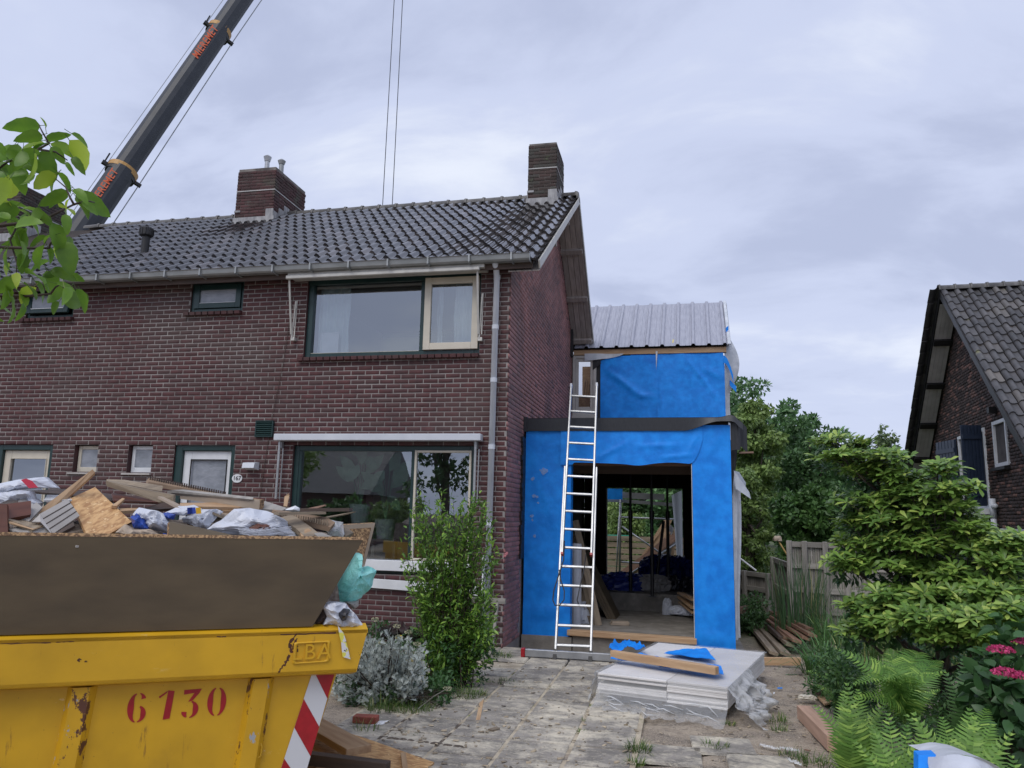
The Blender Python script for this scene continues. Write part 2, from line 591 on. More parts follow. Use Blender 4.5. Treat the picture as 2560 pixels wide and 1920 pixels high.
BR1, BR2 = (0.098, 0.033, 0.034), (0.066, 0.026, 0.028)
MT = dict(
    brick=mat('brick_red', BR1, BR2, rough=0.75, scale=9, rnd=0.22, rndc=((0.055, 0.029, 0.028), 0.66), bump=0.5, bscale=55, bdist=0.006,
              spots=[((0.36, 0.33, 0.32), 2.1, 0.715, 0.08, 0.75), ((0.078, 0.052, 0.048), 0.55, 0.50, 0.2), ((0.15, 0.125, 0.12), 5.0, 0.68, 0.12, .8)]),
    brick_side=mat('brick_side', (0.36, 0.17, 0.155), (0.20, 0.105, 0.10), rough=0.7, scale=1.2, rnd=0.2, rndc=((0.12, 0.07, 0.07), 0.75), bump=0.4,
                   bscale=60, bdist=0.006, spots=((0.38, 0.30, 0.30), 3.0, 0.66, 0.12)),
    mortar=mat('mortar', (0.32, 0.295, 0.28), (0.19, 0.172, 0.165), rough=0.95, scale=1.6, bump=0.4, bscale=90),
    mortar_dark=mat('mortar_dark', (0.10, 0.09, 0.09), (0.05, 0.045, 0.045), rough=0.95, scale=3),
    brick_moss=mat('brick_chimney', (0.075, 0.048, 0.043), (0.05, 0.042, 0.036), rough=0.9, scale=5, rnd=0.3, rndc=((0.05, 0.048, 0.042), 0.5), bump=0.6,
                   bscale=60, spots=[((0.09, 0.10, 0.06), 5.0, 0.58, 0.1), ((0.42, 0.42, 0.38), 14, 0.70, 0.04)]),
    brick_moss2=mat('brick_chimney_red', (0.085, 0.034, 0.035), (0.055, 0.032, 0.031), rough=0.85, scale=4, rnd=0.2, bump=0.5,
                    bscale=60, spots=[((0.08, 0.07, 0.055), 2.6, 0.52, 0.15), ((0.40, 0.40, 0.36), 11, 0.70, 0.04)]),
    mortar_grey=mat('mortar_grey', (0.24, 0.22, 0.20), (0.09, 0.08, 0.075), rough=0.95, scale=5),
    lead=mat('lead_flashing', (0.40, 0.40, 0.40), (0.22, 0.22, 0.23), rough=0.6, scale=14, stretch=(1, 1, .3), bump=0.4, bscale=30),
    mortar_white=mat('mortar_white', (0.52, 0.52, 0.50), (0.4, 0.4, 0.39), rough=0.8),
    tile=mat('roof_tile', (0.038, 0.035, 0.038), (0.020, 0.019, 0.021), rough=0.17, scale=5, rnd=0.3, rndc=((0.075, 0.066, 0.066), 0.75), bump=0.12, bscale=18,
             spec=0.8, coat=.2, spots=[((0.06, 0.058, 0.036), 2.4, 0.66, 0.08, 0.7), ((0.2, 0.2, 0.2), 9, 0.74, 0.05)]),
    tile_n=mat('roof_tile_matt', (0.085, 0.082, 0.085), (0.05, 0.05, 0.053), rough=0.5, scale=4, rnd=0.22, rndc=((0.12, 0.11, 0.10), 0.8), bump=0.3, bscale=35,
               spots=((0.17, 0.17, 0.10), 3.0, 0.66, 0.08)),
    ridge=mat('ridge_tile', (0.16, 0.155, 0.15), (0.09, 0.088, 0.085), rough=0.55, scale=8, rnd=0.2, bump=0.3, spots=((0.12, 0.13, 0.07), 7, 0.62, 0.1)),
    zinc=mat('zinc_gutter', (0.36, 0.375, 0.38), (0.25, 0.265, 0.26), rough=0.42, scale=5, metal=0.35, stretch=(0.5, 1, 1)),
    pvc=mat('grey_pipe', (0.62, 0.65, 0.70), (0.54, 0.57, 0.62), rough=0.35, scale=3),
    green=mat('green_paint', (0.012, 0.036, 0.036), (0.018, 0.046, 0.044), rough=0.32, scale=5),
    cream=mat('cream_paint', (0.62, 0.57, 0.47), (0.56, 0.52, 0.43), rough=0.4, scale=7),
    white=mat('white_paint', (0.74, 0.76, 0.78), (0.66, 0.68, 0.70), rough=0.38, scale=6),
    woodgrey=mat('soffit_board', (0.42, 0.38, 0.35), (0.30, 0.27, 0.25), rough=0.8, scale=4, stretch=(6, 1, 1), rnd=0.15),
    alu=mat('aluminium', (0.46, 0.47, 0.48), (0.34, 0.35, 0.36), rough=0.36, scale=5, metal=0.6, bump=.2, bscale=30),
    alu_dull=mat('aluminium_dull', (0.55, 0.54, 0.50), (0.45, 0.44, 0.41), rough=0.5, scale=8, metal=0.3),
    black=mat('black_plastic', (0.012, 0.012, 0.013), rough=0.5),
    dark=mat('dark_interior', (0.035, 0.025, 0.02), (0.022, 0.016, 0.013), rough=0.9, scale=3),
    room=mat('room_wall', (0.35, 0.35, 0.34), rough=0.9),
    glass_up=glass('window_glass_up', 0.27, (.9, .95, .95)),
    glass_lo=glass('window_glass_low', 0.28, (0.85, 0.92, 0.90)),
    frost=mat('frosted_pane', (0.20, 0.22, 0.25), (0.30, 0.32, 0.36), rough=0.22, scale=5, detail=8, bump=0.35, bscale=22, spec=0.8, stretch=(1, 1, 2)),
    curtain=mat('curtain_cloth', (0.80, 0.90, 0.90), (0.70, 0.82, 0.83), rough=0.9, scale=6, transl=0.3),
    blue=mat('blue_membrane', (0.005, 0.215, 0.76), (0.010, 0.29, 0.92), rough=0.5, scale=7, detail=9, ramp=(0.38, 0.66), bump=0.5, bscale=3.2, bdist=0.03,
             spots=[((0.03, 0.30, 0.88), 22, 0.60, 0.12, 0.7), ((0.003, 0.125, 0.56), 1.6, 0.58, 0.2)], spec=0.35),
    felt=mat('white_felt', (0.62, 0.65, 0.70), (0.46, 0.50, 0.55), rough=0.8, scale=6, bump=0.4, bscale=9, bdist=0.02),
    epdm=mat('roof_rubber', (0.018, 0.020, 0.024), (0.028, 0.030, 0.035), rough=0.42, scale=12, stretch=(8, 1, 1), bump=0.2),
    sheet=mat('metal_roofing', (0.43, 0.44, 0.50), (0.34, 0.35, 0.41), rough=0.36, scale=3.5, stretch=(9, 1, 1), metal=0.25, detail=7, bump=0.1, bscale=8),
    concrete=mat('concrete', (0.28, 0.26, 0.23), (0.18, 0.165, 0.145), rough=0.9, scale=5, bump=0.5, bscale=40, spots=((0.36, 0.33, 0.28), 3, 0.6, 0.1)),
    timber=mat('fresh_timber', (0.50, 0.34, 0.20), (0.38, 0.235, 0.13), rough=0.65, scale=3, coord='obj', stretch=(0.8, 9, 9), rnd=0.15, bump=0.25, bscale=30,
               spots=((0.16, 0.085, 0.045), 5, 0.71, 0.04)),
    timber_old=mat('weathered_timber', (0.30, 0.24, 0.17), (0.19, 0.15, 0.11), rough=0.8, scale=3, coord='obj', stretch=(0.8, 10, 10), rnd=0.2, bump=0.4, bscale=30),
    timber_red=mat('reddish_timber', (0.30, 0.17, 0.11), (0.20, 0.115, 0.08), rough=0.75, scale=3, coord='obj', stretch=(0.8, 10, 10), rnd=0.3, bump=0.3, bscale=30,
                   rndc=((0.14, 0.11, 0.09), 0.6)),
    timber_grey=mat('grey_timber', (0.34, 0.32, 0.29), (0.24, 0.225, 0.205), rough=0.85, scale=3, coord='obj', stretch=(0.8, 8, 8), rnd=0.2, bump=0.3, bscale=30),
    timber_pink=mat('pale_red_timber', (0.56, 0.37, 0.27), (0.44, 0.28, 0.2), rough=0.7, scale=3, coord='obj', stretch=(0.8, 9, 9), bump=0.25, bscale=30),
    soffit_n=mat('pale_soffit', (0.62, 0.60, 0.57), (0.5, 0.48, 0.46), rough=.8, scale=4),
    timber_dark=mat('dark_timber', (0.085, 0.055, 0.042), (0.05, 0.035, 0.028), rough=0.6, scale=3, coord='obj', stretch=(0.8, 8, 8), rnd=0.2, bump=0.3, bscale=30),
    mahog=mat('mahogany_panel', (0.14, 0.05, 0.03), (0.10, 0.035, 0.022), rough=0.4, scale=3, coord='obj', stretch=(0.5, 8, 8)),
    osb=mat('strand_board', (0.62, 0.38, 0.17), (0.40, 0.21, 0.085), rough=0.6, scale=9, coord='obj', stretch=(1.6, 5, 5), detail=9, ramp=(0.42, 0.60), bump=0.3, bscale=24,
            spots=((0.72, 0.50, 0.26), 26, 0.60, 0.05)),
    chip=mat('chipboard_face', (0.112, 0.082, 0.046), (0.075, 0.055, 0.032), rough=0.6, scale=2, detail=12, stretch=(1, 1, 3), bump=0.12, bscale=160,
             spots=((0.11, 0.09, 0.065), 160, 0.66, 0.05)),
    chip_edge=mat('chipboard_edge', (0.38, 0.24, 0.12), (0.13, 0.075, 0.04), rough=0.85, scale=70, detail=4, ramp=(0.42, 0.58), bump=0.8, bscale=80),
    ply=mat('pale_board', (0.42, 0.34, 0.26), (0.34, 0.27, 0.2), rough=0.6, scale=5, coord='obj', rnd=0.15),
    card=mat('grey_panel', (0.42, 0.40, 0.38), (0.33, 0.31, 0.29), rough=0.8, scale=6, coord='obj', rnd=0.15, bump=0.3, bscale=20),
    corr=mat('corrugated_card', (0.30, 0.21, 0.14), (0.2, 0.14, 0.095), rough=0.85, scale=8),
    plastic=mat('white_plastic_bag', (0.72, 0.75, 0.82), (0.60, 0.63, 0.70), rough=0.32, scale=5, bump=0.5, bscale=12, bdist=0.02, transl=0.15),
    plastic_d=mat('dark_plastic', (0.02, 0.02, 0.025), rough=0.3, bump=0.5, bscale=14, bdist=0.02),
    plastic_b=mat('blue_plastic', (0.012, 0.05, 0.30), (0.02, 0.08, 0.42), rough=0.35, scale=5, bump=0.5, bscale=12, bdist=0.02),
    tarp=mat('blue_tarp', (0.012, 0.025, 0.16), (0.02, 0.04, 0.24), rough=0.35, scale=5, bump=0.6, bscale=10, bdist=0.03),
    bubble=mat('bubble_wrap', (0.30, 0.84, 0.80), (0.45, 0.92, 0.88), rough=0.28, scale=9, bump=0.9, bscale=85, bdist=0.012, transl=0.25),
    film=mat('clear_film', (0.80, 0.82, 0.84), (0.88, 0.90, 0.92), rough=0.12, scale=6, bump=0.8, bscale=7, bdist=0.03, alpha=0.24),
    film2=mat('clear_film_bunched', (0.75, 0.77, 0.79), (0.88, 0.90, 0.92), rough=0.18, scale=6, bump=0.9, bscale=12, bdist=0.03, alpha=0.50),
    gyps=mat('white_board', (0.74, 0.72, 0.70), (0.64, 0.62, 0.60), rough=0.75, scale=3, rnd=0.10),
    red=mat('red_paint', (0.40, 0.012, 0.02), (0.32, 0.01, 0.016), rough=0.35, scale=20),
    refl=mat('white_reflector', (0.62, 0.63, 0.65), rough=0.3),
    rust=mat('rust', (0.10, 0.035, 0.02), (0.055, 0.022, 0.015), rough=0.85, scale=20),
    orange=mat('orange_paint', (0.62, 0.13, 0.05), rough=0.5),
    ochre=mat('ochre_band', (0.45, 0.25, 0.07), rough=0.5),
    boom=mat('boom_paint', (0.016, 0.020, 0.028), (0.024, 0.029, 0.038), rough=0.5, scale=2.5, stretch=(1, 1, 1), bump=0.3, bscale=5, bdist=0.03,
             spots=((0.12, 0.13, 0.15), 7.0, 0.66, 0.06, 0.8)),
    soil=None,
)
# ================================================================== GROUND
D, X1 = 10.20, -2.283          # facade plane, gable plane
YE, Y2, YB = 11.38, 16.6, 18.2  # extension front, upper box front, back wall


def sst(a, b, x):
    t = np.clip((x - a) / (b - a), 0, 1)
    return t * t * (3 - 2 * t)


def gz(x, y):
    """height of the bare soil"""
    x, y = np.asarray(x, float), np.asarray(y, float)
    z = -0.20 * sst(9.9, 11.2, y) * sst(-2.6, -2.2, x)
    z = z + 0.012 * np.sin(x * 3.1 + y * 1.7) + 0.010 * np.sin(x * 7.3 - y * 5.1) + 0.006 * np.sin(17 * x + 3) * np.sin(15 * y)
    return z - 0.012


def ground_material():
    m = bpy.data.materials.new('soil')
    m.use_nodes = True
    t = m.node_tree
    t.nodes.clear()
    L = t.links.new
    out = nd(t, 'ShaderNodeOutputMaterial')
    p = nd(t, 'ShaderNodeBsdfPrincipled')
    p.inputs['Roughness'].default_value = 0.95
    geo = nd(t, 'ShaderNodeNewGeometry')

    def noise(s, d, st=None, r=0.6):
        n = nd(t, 'ShaderNodeTexNoise')
        n.inputs['Scale'].default_value = s
        n.inputs['Detail'].default_value = d
        n.inputs['Roughness'].default_value = r
        if st:
            mp = nd(t, 'ShaderNodeMapping')
            mp.inputs['Scale'].default_value = st
            L(geo.outputs['Position'], mp.inputs[0])
            L(mp.outputs[0], n.inputs[0])
        else:
            L(geo.outputs['Position'], n.inputs[0])
        return n.outputs[0]

    def ramp(v, a, b):
        r = nd(t, 'ShaderNodeMapRange')
        r.inputs[1].default_value, r.inputs[2].default_value = a, b
        L(v, r.inputs[0])
        return r.outputs[0]

    def mix(f, a, b):
        i = nd(t, 'ShaderNodeMix', data_type='RGBA')
        L(f, i.inputs[0])
        for k, c in ((6, a), (7, b)):
            if isinstance(c, tuple):
                i.inputs[k].default_value = (*c, 1)
            else:
                L(c, i.inputs[k])
        return i.outputs[2]

    c = mix(ramp(noise(2.2, 9, (1, 1.6, 1), 0.75), 0.40, 0.60), (0.17, 0.135, 0.105), (0.40, 0.33, 0.25))
    c = mix(ramp(noise(1.3, 9, (1, 2, 1), .75), 0.50, 0.58), c, (0.115, 0.10, 0.085))
    c = mix(ramp(noise(9, 9, (1, 1.5, 1), .8), 0.56, 0.62), c, (0.09, 0.078, 0.068))
    c = mix(ramp(noise(95, 4, None, 0.8), 0.44, 0.60), c, (0.40, 0.34, 0.27))
    c = mix(ramp(noise(45, 5, (1, 1.6, 1), 0.8), 0.58, 0.64), c, (0.60, 0.50, 0.38))
    c = mix(ramp(noise(30, 6, (1, 1.3, 1), 0.8), 0.59, 0.65), c, (0.05, 0.04, 0.035))
    c = mix(ramp(noise(1.7, 7), 0.62, 0.70), c, (0.10, 0.12, 0.035))
    sp = nd(t, 'ShaderNodeSeparateXYZ')
    L(geo.outputs['Position'], sp.inputs[0])
    far = ramp(sp.outputs[1], 12.5, 14.5)
    c = mix(far, c, (0.07, 0.09, 0.03))
    L(c, p.inputs['Base Color'])
    b = nd(t, 'ShaderNodeBump')
    b.inputs['Strength'].default_value = 0.9
    b.inputs['Distance'].default_value = 0.02
    L(noise(30, 8), b.inputs['Height'])
    L(b.outputs[0], p.inputs['Normal'])
    L(p.outputs[0], out.inputs[0])
    return m


MT['soil'] = ground_material()
# one sheet to the horizon, finely meshed near the house
xs = np.concatenate([[-400, -120, -40, -15, -8], np.arange(-6, 6.01, 0.09), [8, 15, 40, 120, 400]])
ys = np.concatenate([[-200, -60, -20, 0, 2], np.arange(3, 14.01, 0.09), [16, 20, 30, 60, 150, 500]])
gx, gy = np.meshgrid(xs, ys)
inside = (gx > -6.1) & (gx < 6.1) & (gy > 2.9) & (gy < 14.1)
gzv = gz(gx, gy) + inside * RNG.normal(0, 0.004, gx.shape)
nx, ny = len(xs), len(ys)
ii, jj = np.meshgrid(np.arange(nx - 1), np.arange(ny - 1))
a = (jj * nx + ii).ravel()
mk('ground', np.stack([gx.ravel(), gy.ravel(), gzv.ravel()], 1), np.stack([a, a + 1, a + nx + 1, a + nx], 1), MT['soil'], origin=v3(0, 0, 0), smooth=True, kind='structure')

# paving: slabs with sand and sawdust blown over them
slabm = mat('paving_slab', (0.29, 0.265, 0.235), (0.19, 0.175, 0.155), rough=0.9, scale=7, rnd=0.14, bump=0.6, bscale=80, bdist=0.006,
            spots=[((0.64, 0.58, 0.46), 1.45, 0.465, 0.15, 0.82, (1.0, 1.3, 1)), ((0.52, 0.47, 0.37), 20, 0.56, 0.08, 0.8, (1, 1.8, 1)), ((0.07, 0.065, 0.058), 60, 0.66, 0.05, 0.8)])
sandm = mat('joint_sand', (0.56, 0.49, 0.37), (0.36, 0.30, 0.22), rough=0.95, scale=7, bump=0.6, bscale=120, bdist=0.01,
            spots=[((0.16, 0.19, 0.06), 2.6, 0.58, 0.06)])
pv = thing('pavement', None, None, (-1.3, 6.8, 0), kind='structure')
T = np.array([[-.5, -.5, 0], [.5, -.5, 0], [.5, .5, 0], [-.5, .5, 0], [-.485, -.485, 1], [.485, -.485, 1], [.485, .485, 1], [-.485, .485, 1]], float)
TF = np.array([(4, 5, 6, 7), (0, 1, 5, 4), (1, 2, 6, 5), (2, 3, 7, 6), (3, 0, 4, 7)])
Rs, Ps = [], []
colx = [-2.77, -2.29, -1.81, -1.325, -0.83, -0.355]
rowy = [7.54 - 0.452 * i for i in range(-6, 9)]
for ci in range(len(colx) - 1):
    for ri in range(len(rowy) - 1):
        x0, x1_, y1_, y0 = colx[ci], colx[ci + 1], rowy[ri], rowy[ri + 1]
        xc, yc = (x0 + x1_) / 2, (y0 + y1_) / 2
        if yc > 8.2 and xc < -1.9 and random.random() < 0.8 and yc < 9.2:
            continue
        w, h = x1_ - x0 - 0.022, y1_ - y0 - 0.020
        a = random.uniform(-0.01, 0.01)
        R = np.array([[math.cos(a), -math.sin(a), 0], [math.sin(a), math.cos(a), 0], [0, 0, 1]]) @ np.diag([w, h, 0.022])
        tl = np.array([[1, 0, 0], [0, 1, 0], [random.uniform(-.012, .012), random.uniform(-.012, .012), 1]])
        Rs.append(tl @ R)
        Ps.append((xc, yc, -0.004 + random.uniform(-.003, .003)))
# loose slabs half buried in the soil on the right
for x, y, a in [(0.30, 6.55, .06), (0.55, 6.15, .03), (0.95, 5.75, -.05), (1.35, 5.9, .02), (0.62, 5.35, .05), (1.12, 5.25, .02), (0.1, 5.3, .0), (-.1, 6.2, .01), (1.45, 5.4, .04)]:
    R = np.array([[math.cos(a), -math.sin(a), 0], [math.sin(a), math.cos(a), 0], [0, 0, 1]]) @ np.diag([.47, .45, .018])
    Rs.append(R)
    Ps.append((x, y, -0.008))
pieces('paving_slab', (T, TF), Rs, Ps, slabm, pv)
js = MB()
js.bb(-2.78, -0.33, 3.9, 9.25, -0.03, 0.008)
js.build('joint_sand', sandm, pv, kind='stuff')


# ================================================================== BRICK MACHINE
def brick_tmpl():
    # unit brick: x length 1, y depth (0 front .. +), z height 1; chamfered front edge
    e, f = 0.02, 0.08
    V = [[0, 1, 0], [1, 1, 0], [1, 1, 1], [0, 1, 1], [0, .35, 0], [1, .35, 0], [1, .35, 1], [0, .35, 1], [e, 0, f], [1 - e, 0, f], [1 - e, 0, 1 - f], [e, 0, 1 - f]]
    F = [(8, 9, 10, 11), (4, 5, 9, 8), (5, 6, 10, 9), (6, 7, 11, 10), (7, 4, 8, 11), (0, 1, 5, 4), (1, 2, 6, 5), (2, 3, 7, 6), (3, 0, 4, 7)]
    return np.array(V, float), np.array(F)


BT = brick_tmpl()


def brick_field(O, u, inward, limits, z0, z1, course=0.068, bl=0.2075, bh=0.0565, joint=0.0125, depth=0.018, holes=(), rnd=0.0015, off=0.0, ragged=None):
    """returns Rs, Ps for all bricks of a running bond. limits(zc)->(s0,s1); holes: (s0,s1,za,zb)"""
    O, u, w = np.array(O, float), np.array(u, float), np.array(inward, float)
    Rs, Ps = [], []
    n = int((z1 - z0) / course)
    rg = random.Random(5)
    for k in range(n):
        za = z0 + k * course
        zc = za + bh / 2
        s0, s1 = limits(zc)
        if ragged: s1 = ragged(zc, s1, rg)
        if s1 - s0 < 0.05: continue
        ivs = [(s0, s1)]
        for h0, h1, ha, hb in holes:
            if ha - 0.01 < zc < hb + 0.01:
                nv = []
                for a, b in ivs:
                    if h1 <= a or h0 >= b:
                        nv.append((a, b))
                    else:
                        if h0 - a > 0.02: nv.append((a, h0))
                        if b - h1 > 0.02: nv.append((h1, b))
                ivs = nv
        pitch = bl + joint
        ph = off + (pitch / 2 if k % 2 else 0) + rg.uniform(-.006, .006)
        for a, b in ivs:
            i0 = math.floor((a - ph) / pitch)
            s = ph + i0 * pitch
            while s < b:
                x0, x1_ = max(s, a), min(s + bl, b)
                if x1_ - x0 > 0.035:
                    j = rg.uniform(-rnd, rnd)
                    dz = rg.uniform(-rnd, rnd) * 0.8
                    t = rg.uniform(-.010, .010)
                    uu = u + np.array([0, 0, t])
                    R = np.stack([uu * (x1_ - x0), w * depth, np.array([0, 0, 1.0]) * (bh + rg.uniform(-.002, .002))], 1)
                    Rs.append(R)
                    Ps.append(O + u * x0 + w * j + np.array([0, 0, za + dz]))
                s += pitch
    return Rs, Ps


def wall_sheet(mb, O, u, inward, s0, s1, z0, z1, holes, reveal, m=0, mr=1):
    """sheet with rectangular holes and reveals"""
    O, u, w = np.array(O, float), np.array(u, float), np.array(inward, float)
    S = sorted({s0, s1, *[h[0] for h in holes], *[h[1] for h in holes]})
    Z = sorted({z0, z1, *[h[2] for h in holes], *[h[3] for h in holes]})
    S = [s for s in S if s0 <= s <= s1]
    Z = [z for z in Z if z0 <= z <= z1]
    P = lambda s, z, d=0: O + u * s + w * d + np.array([0, 0, z])
    for a, b in zip(S[:-1], S[1:]):
        for c, d in zip(Z[:-1], Z[1:]):
            sc, zc = (a + b) / 2, (c + d) / 2
            if any(h[0] < sc < h[1] and h[2] < zc < h[3] for h in holes): continue
            mb.quad(P(a, c), P(b, c), P(b, d), P(a, d), m)
    for h0, h1, ha, hb in holes:
        mb.quad(P(h0, ha), P(h0, ha, reveal), P(h1, ha, reveal), P(h1, ha), mr)
        mb.quad(P(h0, hb), P(h1, hb), P(h1, hb, reveal), P(h0, hb, reveal), mr)
        mb.quad(P(h0, ha), P(h0, hb), P(h0, hb, reveal), P(h0, ha, reveal), mr)
        mb.quad(P(h1, ha), P(h1, ha, reveal), P(h1, hb, reveal), P(h1, hb), mr)


# ================================================================== TERRACED HOUSE
house = thing('terraced_house', 'long dark red brick house with green window frames and wet black roof tiles', 'house', (-6.5, D, 0))
XL, ZG = -15.2, 5.24
holes = [(-5.40, -2.716, 3.945, 5.16), (-5.457, -2.733, 0.885, 2.655), (-7.357, -6.457, 4.70, 5.21), (-10.37, -9.47, 4.70, 5.21),
         (-7.397, -6.389, 0.08, 2.65), (-10.62, -9.543, 0.08, 2.655), (-8.19, -7.77, 2.225, 2.65), (-9.15, -8.724, 2.225, 2.65)]
RY = 14.07   # ridge
RZ = 7.86
EVZ, EVY = 5.20, 9.92  # front eave of the roof surface
RSF = (RZ - EVZ) / (RY - EVY)
REY, REZ = 16.75, 5.62
RSR = (RZ - REZ) / (REY - RY)


def roofz(y):
    return EVZ + RSF * (y - EVY) if y <= RY else RZ - RSR * (y - RY)


def gable_top(y):
    return roofz(y) - 0.16


w = MB()
wall_sheet(w, (0, D + 0.0055, 0), (1, 0, 0), (0, 1, 0), XL, X1 - 0.012, -0.3, ZG, holes, 0.10)
gyv = [D + 0.012, 11.5, 12.8, RY, 15.4, 16.9]
for a, b in zip(gyv[:-1], gyv[1:]):
    x = X1 - 0.012
    w.quad((x, a, -0.3), (x, b, -0.3), (x, b, gable_top(b)), (x, a, gable_top(a)))
w.quad((X1 - .012, 16.9, -.3), (XL, 16.9, -.3), (XL, 16.9, 5.4), (X1 - .012, 16.9, 5.4))
w.quad((XL, 16.9, -.3), (XL, D, -.3), (XL, D, 5.3), (XL, 16.9, 5.3))
w.build('wall', [MT['mortar'], MT['brick']], house)
inn = MB()   # dark rooms behind the windows
inn.bb(XL + .1, X1 - .15, 13.9, 14.0, -.2, 5.1)
inn.bb(XL + .1, X1 - .15, D + .3, 13.9, 2.62, 2.78)
inn.bb(XL + .1, X1 - .15, D + .3, 13.9, -.25, 0.05)
inn.bb(XL + .1, X1 - .15, D + .3, 13.9, 5.21, 5.3)
for x in (-5.75, -9.0, -12.0):
    inn.bb(x - .05, x + .05, D + .15, 13.9, -.2, 5.2)
inn.build('room_partition', MT['room'], house)

Rs, Ps = brick_field((0, D, 0), (1, 0, 0), (0, 1, 0), lambda z: (-11.6, X1), 0.0, 5.17, holes=[(a - .002, b + .002, c, d + (.0)) for a, b, c, d in holes])
Rg, Pg = brick_field((X1, 0, 0), (0, 1, 0), (-1, 0, 0), lambda z: (D, 16.85), 0.0, 2.98,
                     ragged=lambda z, s1, rg: 11.22 + rg.choice([-.05, .02, .06, .1]) if z < 2.95 else s1)


def glim(z):
    lo, hi = D, 16.85
    if z > gable_top(D): lo = EVY + (z + 0.17 - EVZ) / RSF
    if z > gable_top(16.85): hi = RY + (RZ - z - 0.17) / RSR
    return lo, hi


nco = int(2.98 / 0.068)
Rg2, Pg2 = brick_field((X1, 0, 0), (0, 1, 0), (-1, 0, 0), glim, nco * 0.068, 7.7)
pieces('brick', BT, Rs, Ps, MT['brick'], house, stuff='brickwork')
gw = mk('gable_wall', [(X1 - .10, D + .2, 0), (X1 - .10, 16.8, 0), (X1 - .10, 16.8, 5), (X1 - .10, D + .2, 5)], [(0, 1, 2, 3)], MT['mortar_dark'], house)
pieces('brick', BT, Rg + Rg2, Pg + Pg2, MT['brick_side'], gw, stuff='brickwork', minpx=14)
# burnt black gap between the gable and the blue wall
bg = MB()
random.seed(3)
for i in range(26):
    z = 1.1 + i * 0.068
    bg.bb(X1 + .004, X1 + .03, 11.16 + random.uniform(-.05, .05), 11.42, z, z + .072)
bg.build('black_membrane', MT['black'], house)

# lintel bands and sills
sl = MB()
for x0, x1_, z in ((-5.46, -2.70, 3.945), (-7.42, -6.44, 4.695), (-10.43, -9.42, 4.695)):
    n = int((x1_ - x0) / 0.105)
    for i in range(n):
        a = x0 + (x1_ - x0) * i / n
        sl.box((a + .0475, D - .015, z - .028), (.092, .12, .052), frame((1, 0, 0), (0, -.12, 1)), bev=.004)
sl.build('brick_sill', MT['brick'], house, kind='stuff')

# ---- windows and doors


def framebox(mb, x0, x1_, z0, z1, y, t, dpt, m=0, bot=None):
    """rectangular frame: t = member width, dpt = depth from y"""
    b = t if bot is None else bot
    mb.bb(x0, x0 + t, y, y + dpt, z0, z1, m, .004)
    mb.bb(x1_ - t, x1_, y, y + dpt, z0, z1, m, .004)
    mb.bb(x0 + t + .001, x1_ - t - .001, y + .001, y + dpt, z1 - t, z1 - .001, m, .004)
    mb.bb(x0 + t + .001, x1_ - t - .001, y + .001, y + dpt, z0 + .001, z0 + b, m, .004)


def pane(name, x0, x1_, z0, z1, y, m, par):
    return mk(name, [(x0, y, z0), (x1_, y, z0), (x1_, y, z1), (x0, y, z1)], [(0, 1, 2, 3)], m, par)


YW = D + 0.055
# upstairs big window
f = MB()
framebox(f, -5.40, -2.716, 3.955, 5.155, YW, .085, .09, bot=.06)
f.bb(-3.625, -3.56, YW + .002, YW + .088, 4.016, 5.07, 0, .004)
f.bb(-5.40, -2.716, YW - .02, YW + .02, 5.06, 5.155)
w1 = f.build('window', MT['green'], house, label='wide upstairs window with green frame and open curtains')
s = MB()
s.bb(-5.315, -3.63, YW + .01, YW + .03, 4.012, 4.022)
s.build('glazing_bead', MT['cream'], w1)
s = MB()
framebox(s, -3.555, -2.745, 4.018, 5.085, YW - .045, .098, .055, bot=.10)
s.build('sash', MT['cream'], w1)
pane('pane', -5.32, -3.62, 4.0, 5.08, YW + .05, MT['glass_up'], w1)
pane('pane', -3.46, -2.84, 4.10, 5.0, YW - .015, MT['glass_up'], w1)


def curtain(x0, x1_, z0, z1, y, par, amp=.03, per=.11, taper=0.0):
    mb = MB()
    n = max(8, int((x1_ - x0) / per * 8))
    mb.grid(lambda a, b: np.array([x0 + (x1_ - x0) * (a + taper * (1 - a) * (1 - b) * .0) + 0.01 * math.sin(9 * b + a * 20),
                                   y + amp * math.sin(2 * math.pi * a * (x1_ - x0) / per + b * 1.0) * (.6 + .4 * (1 - b)), z0 + (z1 - z0) * b]), n, 6)
    return mb.build('curtain', MT['curtain'], par, smooth=True)


curtain(-5.31, -4.80, 4.02, 5.06, YW + .20, w1)
curtain(-3.18, -2.82, 4.02, 5.06, YW + .22, w1)
curtain(-3.44, -3.36, 4.02, 5.06, YW + .22, w1, per=.06)
